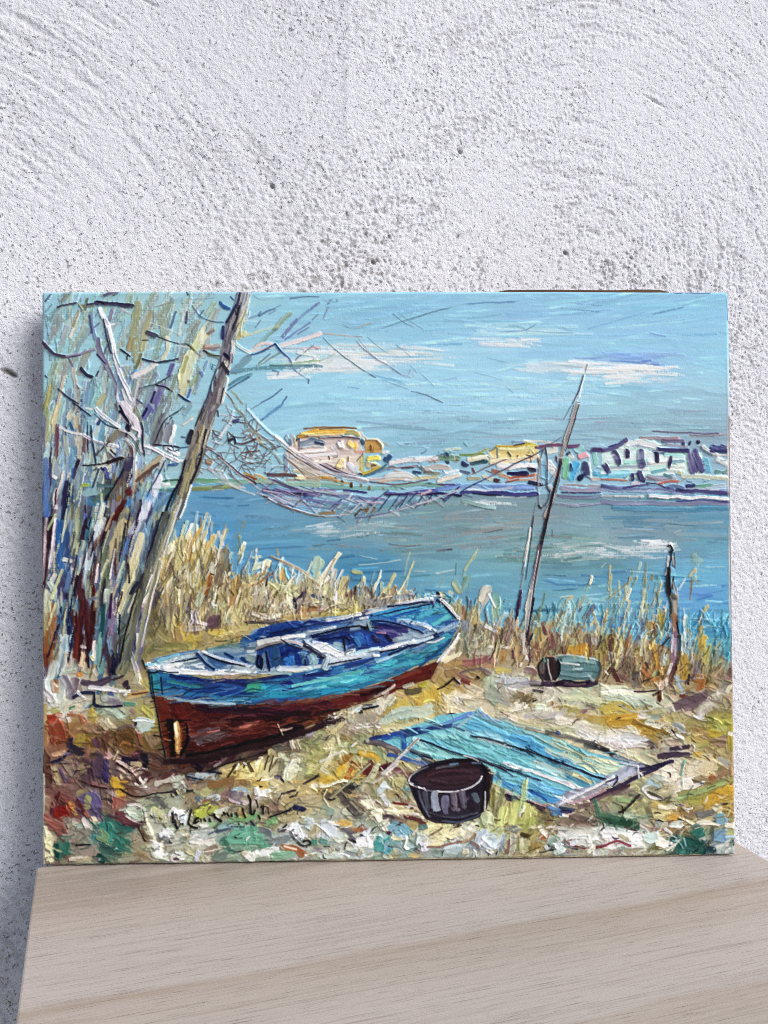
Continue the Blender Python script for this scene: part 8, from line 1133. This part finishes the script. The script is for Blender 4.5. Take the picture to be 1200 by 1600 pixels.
# ------------------------------------------------------------------ small table
TA = R(21.3); TW, TD, TT = .452, .40, .018
tab = bpy.data.objects.new('table', None); COLL.objects.link(tab)
tab.location = (-.2336, -.0055, FLOOR); tab.rotation_euler = (0,0,TA)
tab['label'] = 'small table with pale limed oak top under the painting'; tab['category'] = 'table'
zt = TOP-FLOOR
top = bevel_box('tabletop', TW, TD, TT, m_wood, .0012, tab, (TW/2, -TD/2, 0)); top.location = (0,0,zt-TT/2)
bevel_box('apron', TW-.10, .018, .05, m_leg, .001, tab, (TW/2, -.06, zt-TT-.025)); bevel_box('apron', TW-.10, .018, .05, m_leg, .001, tab, (TW/2, -TD+.06, zt-TT-.025))
for ix in (.06, TW-.06):
    for iy in (-.06, -TD+.06): bevel_box('leg', .03, .03, zt-TT-.0005, m_leg, .002, tab, (ix, iy, (zt-TT-.0005)/2))

# ------------------------------------------------------------------ the painting
WC, HC = .46, .38*.99618
pic = bpy.data.objects.new('oil_painting', None); COLL.objects.link(pic)
pic.matrix_world = (Matrix.Rotation(R(1.214), 4, 'Z') @ Matrix.Rotation(R(-3.715), 4, 'X'))
pic['label'] = 'unframed oil painting of a blue boat on a beach, leaning on the wall'; pic['category'] = 'painting'

def mode_ids(P, n, r=2, it=2):
    for _ in range(it):
        best = np.zeros(P.shape, np.float32); out = P.copy()
        for i in range(n):
            k = (P == i).astype(np.float32); s = np.pad(k, r, mode='edge')
            s = np.cumsum(np.cumsum(np.pad(s, ((1,0),(1,0))), 0), 1); w = 2*r+1
            b = s[w:,w:]-s[:-w,w:]-s[w:,:-w]+s[:-w,:-w]
            u = b > best; best[u] = b[u]; out[u] = i
        P = out
    return P
PID = mode_ids(PID, len(PARTS))
lum = COL@np.array([.3,.59,.11], np.float32)
SAT = dict(sky=.95, water=.85, beach=.80, thicket=.80, boat_hull=.88, boat_keel=.82, boat_deck=.9, reeds=.80, planks=.78, bucket=.75, barrel=.85, signature=.9)
sat = np.array([SAT.get(n, .95) for n in PARTS], np.float32)[PID][...,None]
COL = np.clip(lum[...,None]+(COL-lum[...,None])*sat, 0, 1)                 # full-strength pigment
con = np.where(PID <= 1, .06, .36)[...,None]
LIFT = dict(planks=.22, bucket=.06, beach=.05, reeds=.05, boat_hull=.04)
lift = np.array([LIFT.get(n, 0.) for n in PARTS], np.float32)[PID][...,None]
COL = COL+lift*COL*(1-COL)*1.6
COL = np.clip(COL+con*(COL-.48)*(1-np.abs(COL-.5)*1.1), 0.012, .97)
Cl = np.where(COL <= .04045, COL/12.92, ((np.clip(COL,0,1)+.055)/1.055)**2.4).astype(np.float32)
SC = WC/(NX-1)
lx = (XX/(NX-1)-.5)*WC; lz = (1-YY/(NY-1))*HC
e = np.minimum(np.minimum(XX, NX-1-XX), np.minimum(YY, NY-1-YY))     # the canvas turns over the edge of the stretcher
edge_w = 1.3*(nlook(NB, XX*.06+3, YY*.06+9)-.5)*np.exp(-e/3.)
rim = np.clip(1-e/3.2, 0, 1)**2*2.2
thin = np.where(PID <= 1, .75, 1.3)
ly = -(HT*thin-rim)*SC
lx = lx+edge_w*SC*np.where((XX < 6)|(XX > NX-7), 1, 0); lz = lz+edge_w*SC*np.where((YY < 6)|(YY > NY-7), 1, 0)
# rounded corners
for cx_, cz_, sx_, sz_ in ((0,0,1,1),(NX-1,0,-1,1),(0,NY-1,1,-1),(NX-1,NY-1,-1,-1)):
    rr = 4.5; ox, oz = cx_+sx_*rr, cz_+sz_*rr
    inside = ((XX-ox)*sx_ < 0) & ((YY-oz)*sz_ < 0); dd = np.hypot(XX-ox, YY-oz)
    k = np.where(inside & (dd > rr), rr/np.maximum(dd,1e-3), 1.)
    nx_ = ox+(XX-ox)*k; nz_ = oz+(YY-oz)*k
    lx = np.where(k < 1, (nx_/(NX-1)-.5)*WC, lx); lz = np.where(k < 1, (1-nz_/(NY-1))*HC, lz)
CO = np.stack([lx, ly, lz], -1).reshape(-1,3); CC = Cl.reshape(-1,3)
idx = np.arange(NX*NY).reshape(NY, NX)
QUAD = np.stack([idx[:-1,:-1], idx[1:,:-1], idx[1:,1:], idx[:-1,1:]], -1).reshape(-1,4)
FID = PID[:-1,:-1].ravel()
NAMES = {'sky':('painted_sky','pale blue sky with streaked white clouds'), 'water':('painted_water','blue-grey water of the bay'), 'far_bank':('painted_far_bank','violet and green far shoreline'),
 'far_houses':('painted_houses','pale houses along the far shore'), 'beach':('painted_beach','stony yellow beach in the foreground'), 'thicket':('painted_saplings','blue and white bare saplings at the left'),
 'bare_twigs':('painted_twigs','dark twigs against the sky'), 'fishing_net':('painted_fishing_net','fishing net slung between tree and pole'), 'leaning_tree':('painted_leaning_tree','leaning grey tree trunk'),
 'reeds':('painted_reeds','yellow reeds along the bank'), 'net_pole':('painted_pole','thin slanting pole at the bank'), 'mooring_post':('painted_mooring_post','dark weathered post in the reeds'),
 'boat_hull':('painted_boat','blue boat drawn up on the beach'), 'boat_deck':('deck','white and blue deck and thwarts of the boat'), 'boat_keel':('hull_bottom','red-brown bottom of the boat'),
 'barrel':('painted_barrel','grey-green barrel lying on its side'), 'planks':('painted_planks','broken turquoise planks'), 'bucket':('painted_bucket','dark bucket with a white rim'), 'signature':('signature','black signature at the lower left')}
made = {}
def pieces(nm):
    """groups of touching faces of one depicted thing; crumbs join whatever surrounds them"""
    pid = PARTS.index(nm); left = set(np.nonzero(FID == pid)[0].tolist()); out = []; w = NX-1
    while left:
        st = [left.pop()]; comp = st[:]
        while st:
            k = st.pop()
            for q in (k-1, k+1, k-w, k+w):
                if q in left: left.remove(q); st.append(q); comp.append(q)
        if len(comp) >= 260: out.append(np.array(comp)); continue
        nb = [int(FID[q]) for k in comp for q in (k-1, k+1, k-w, k+w) if 0 <= q < len(FID) and FID[q] != pid]
        if nb: FID[np.array(comp)] = max(set(nb), key=nb.count)
    return out
FID = FID.copy(); GROUPS = {nm: pieces(nm) for nm in ('bare_twigs','fishing_net','net_pole') if nm in PARTS}
for nm in sorted(PARTS, key=lambda s: s in ('boat_deck','boat_keel')):
    cells = np.nonzero(FID == PARTS.index(nm))[0]
    if not len(cells): continue
    name, lab = NAMES[nm]
    par = made['boat_hull'] if nm in ('boat_deck','boat_keel') else pic
    for grp in GROUPS.get(nm, [cells]):
        f = QUAD[np.array(grp)]
        us = np.zeros(NX*NY, bool); us[f.ravel()] = True; mp = np.cumsum(us)-1
        o = link(name, mesh_np(name, CO[us], mp[f], m_paint, True, CC[us]), par); o['label'] = lab
        made.setdefault(nm, o)

# canvas wrapped round its stretcher, and the bars behind
TH = .0148; low = .0000
cv = bevel_box('canvas', WC-.0012, TH, HC+low-.0012, m_canvas, .0012, pic, (.0003, TH/2+.0009, (HC-low)/2-.0003))
def edge_strip(name, pts, mat, y0, y1):
    n = len(pts); co = []
    for x, za, zb in pts: co += [(x,y0,za),(x,y0,zb),(x,y1,zb),(x,y1,za)]
    q = []
    for i in range(n-1):
        a_, b_ = i*4, i*4+4
        for k in range(4): q.append([a_+k, b_+k, b_+(k+1)%4, a_+(k+1)%4])
    q += [[0,1,2,3],[n*4-1,n*4-2,n*4-3,n*4-4]]
    return link(name, mesh_np(name, np.array(co), np.array(q), mat, False), pic)
pxm = lambda x: (x-66)/1072.5*WC-WC/2
edge_strip('stretcher_bar', [(pxm(x), HC-.012, HC+dz) for x, dz in ((774,.0008),(790,.0020),(860,.0022),(960,.0019),(1000,.0024),(1030,.0022),(1046,.0008))], m_bar, .0022, .0140)
edge_strip('canvas_fold', [(pxm(x), -.0001+dz, .0012) for x, dz in ((480,.0006),(520,0),(700,.0001),(800,-.0001),(960,.0001),(1080,0),(1120,.0006))], m_canvas, .0002, .006)
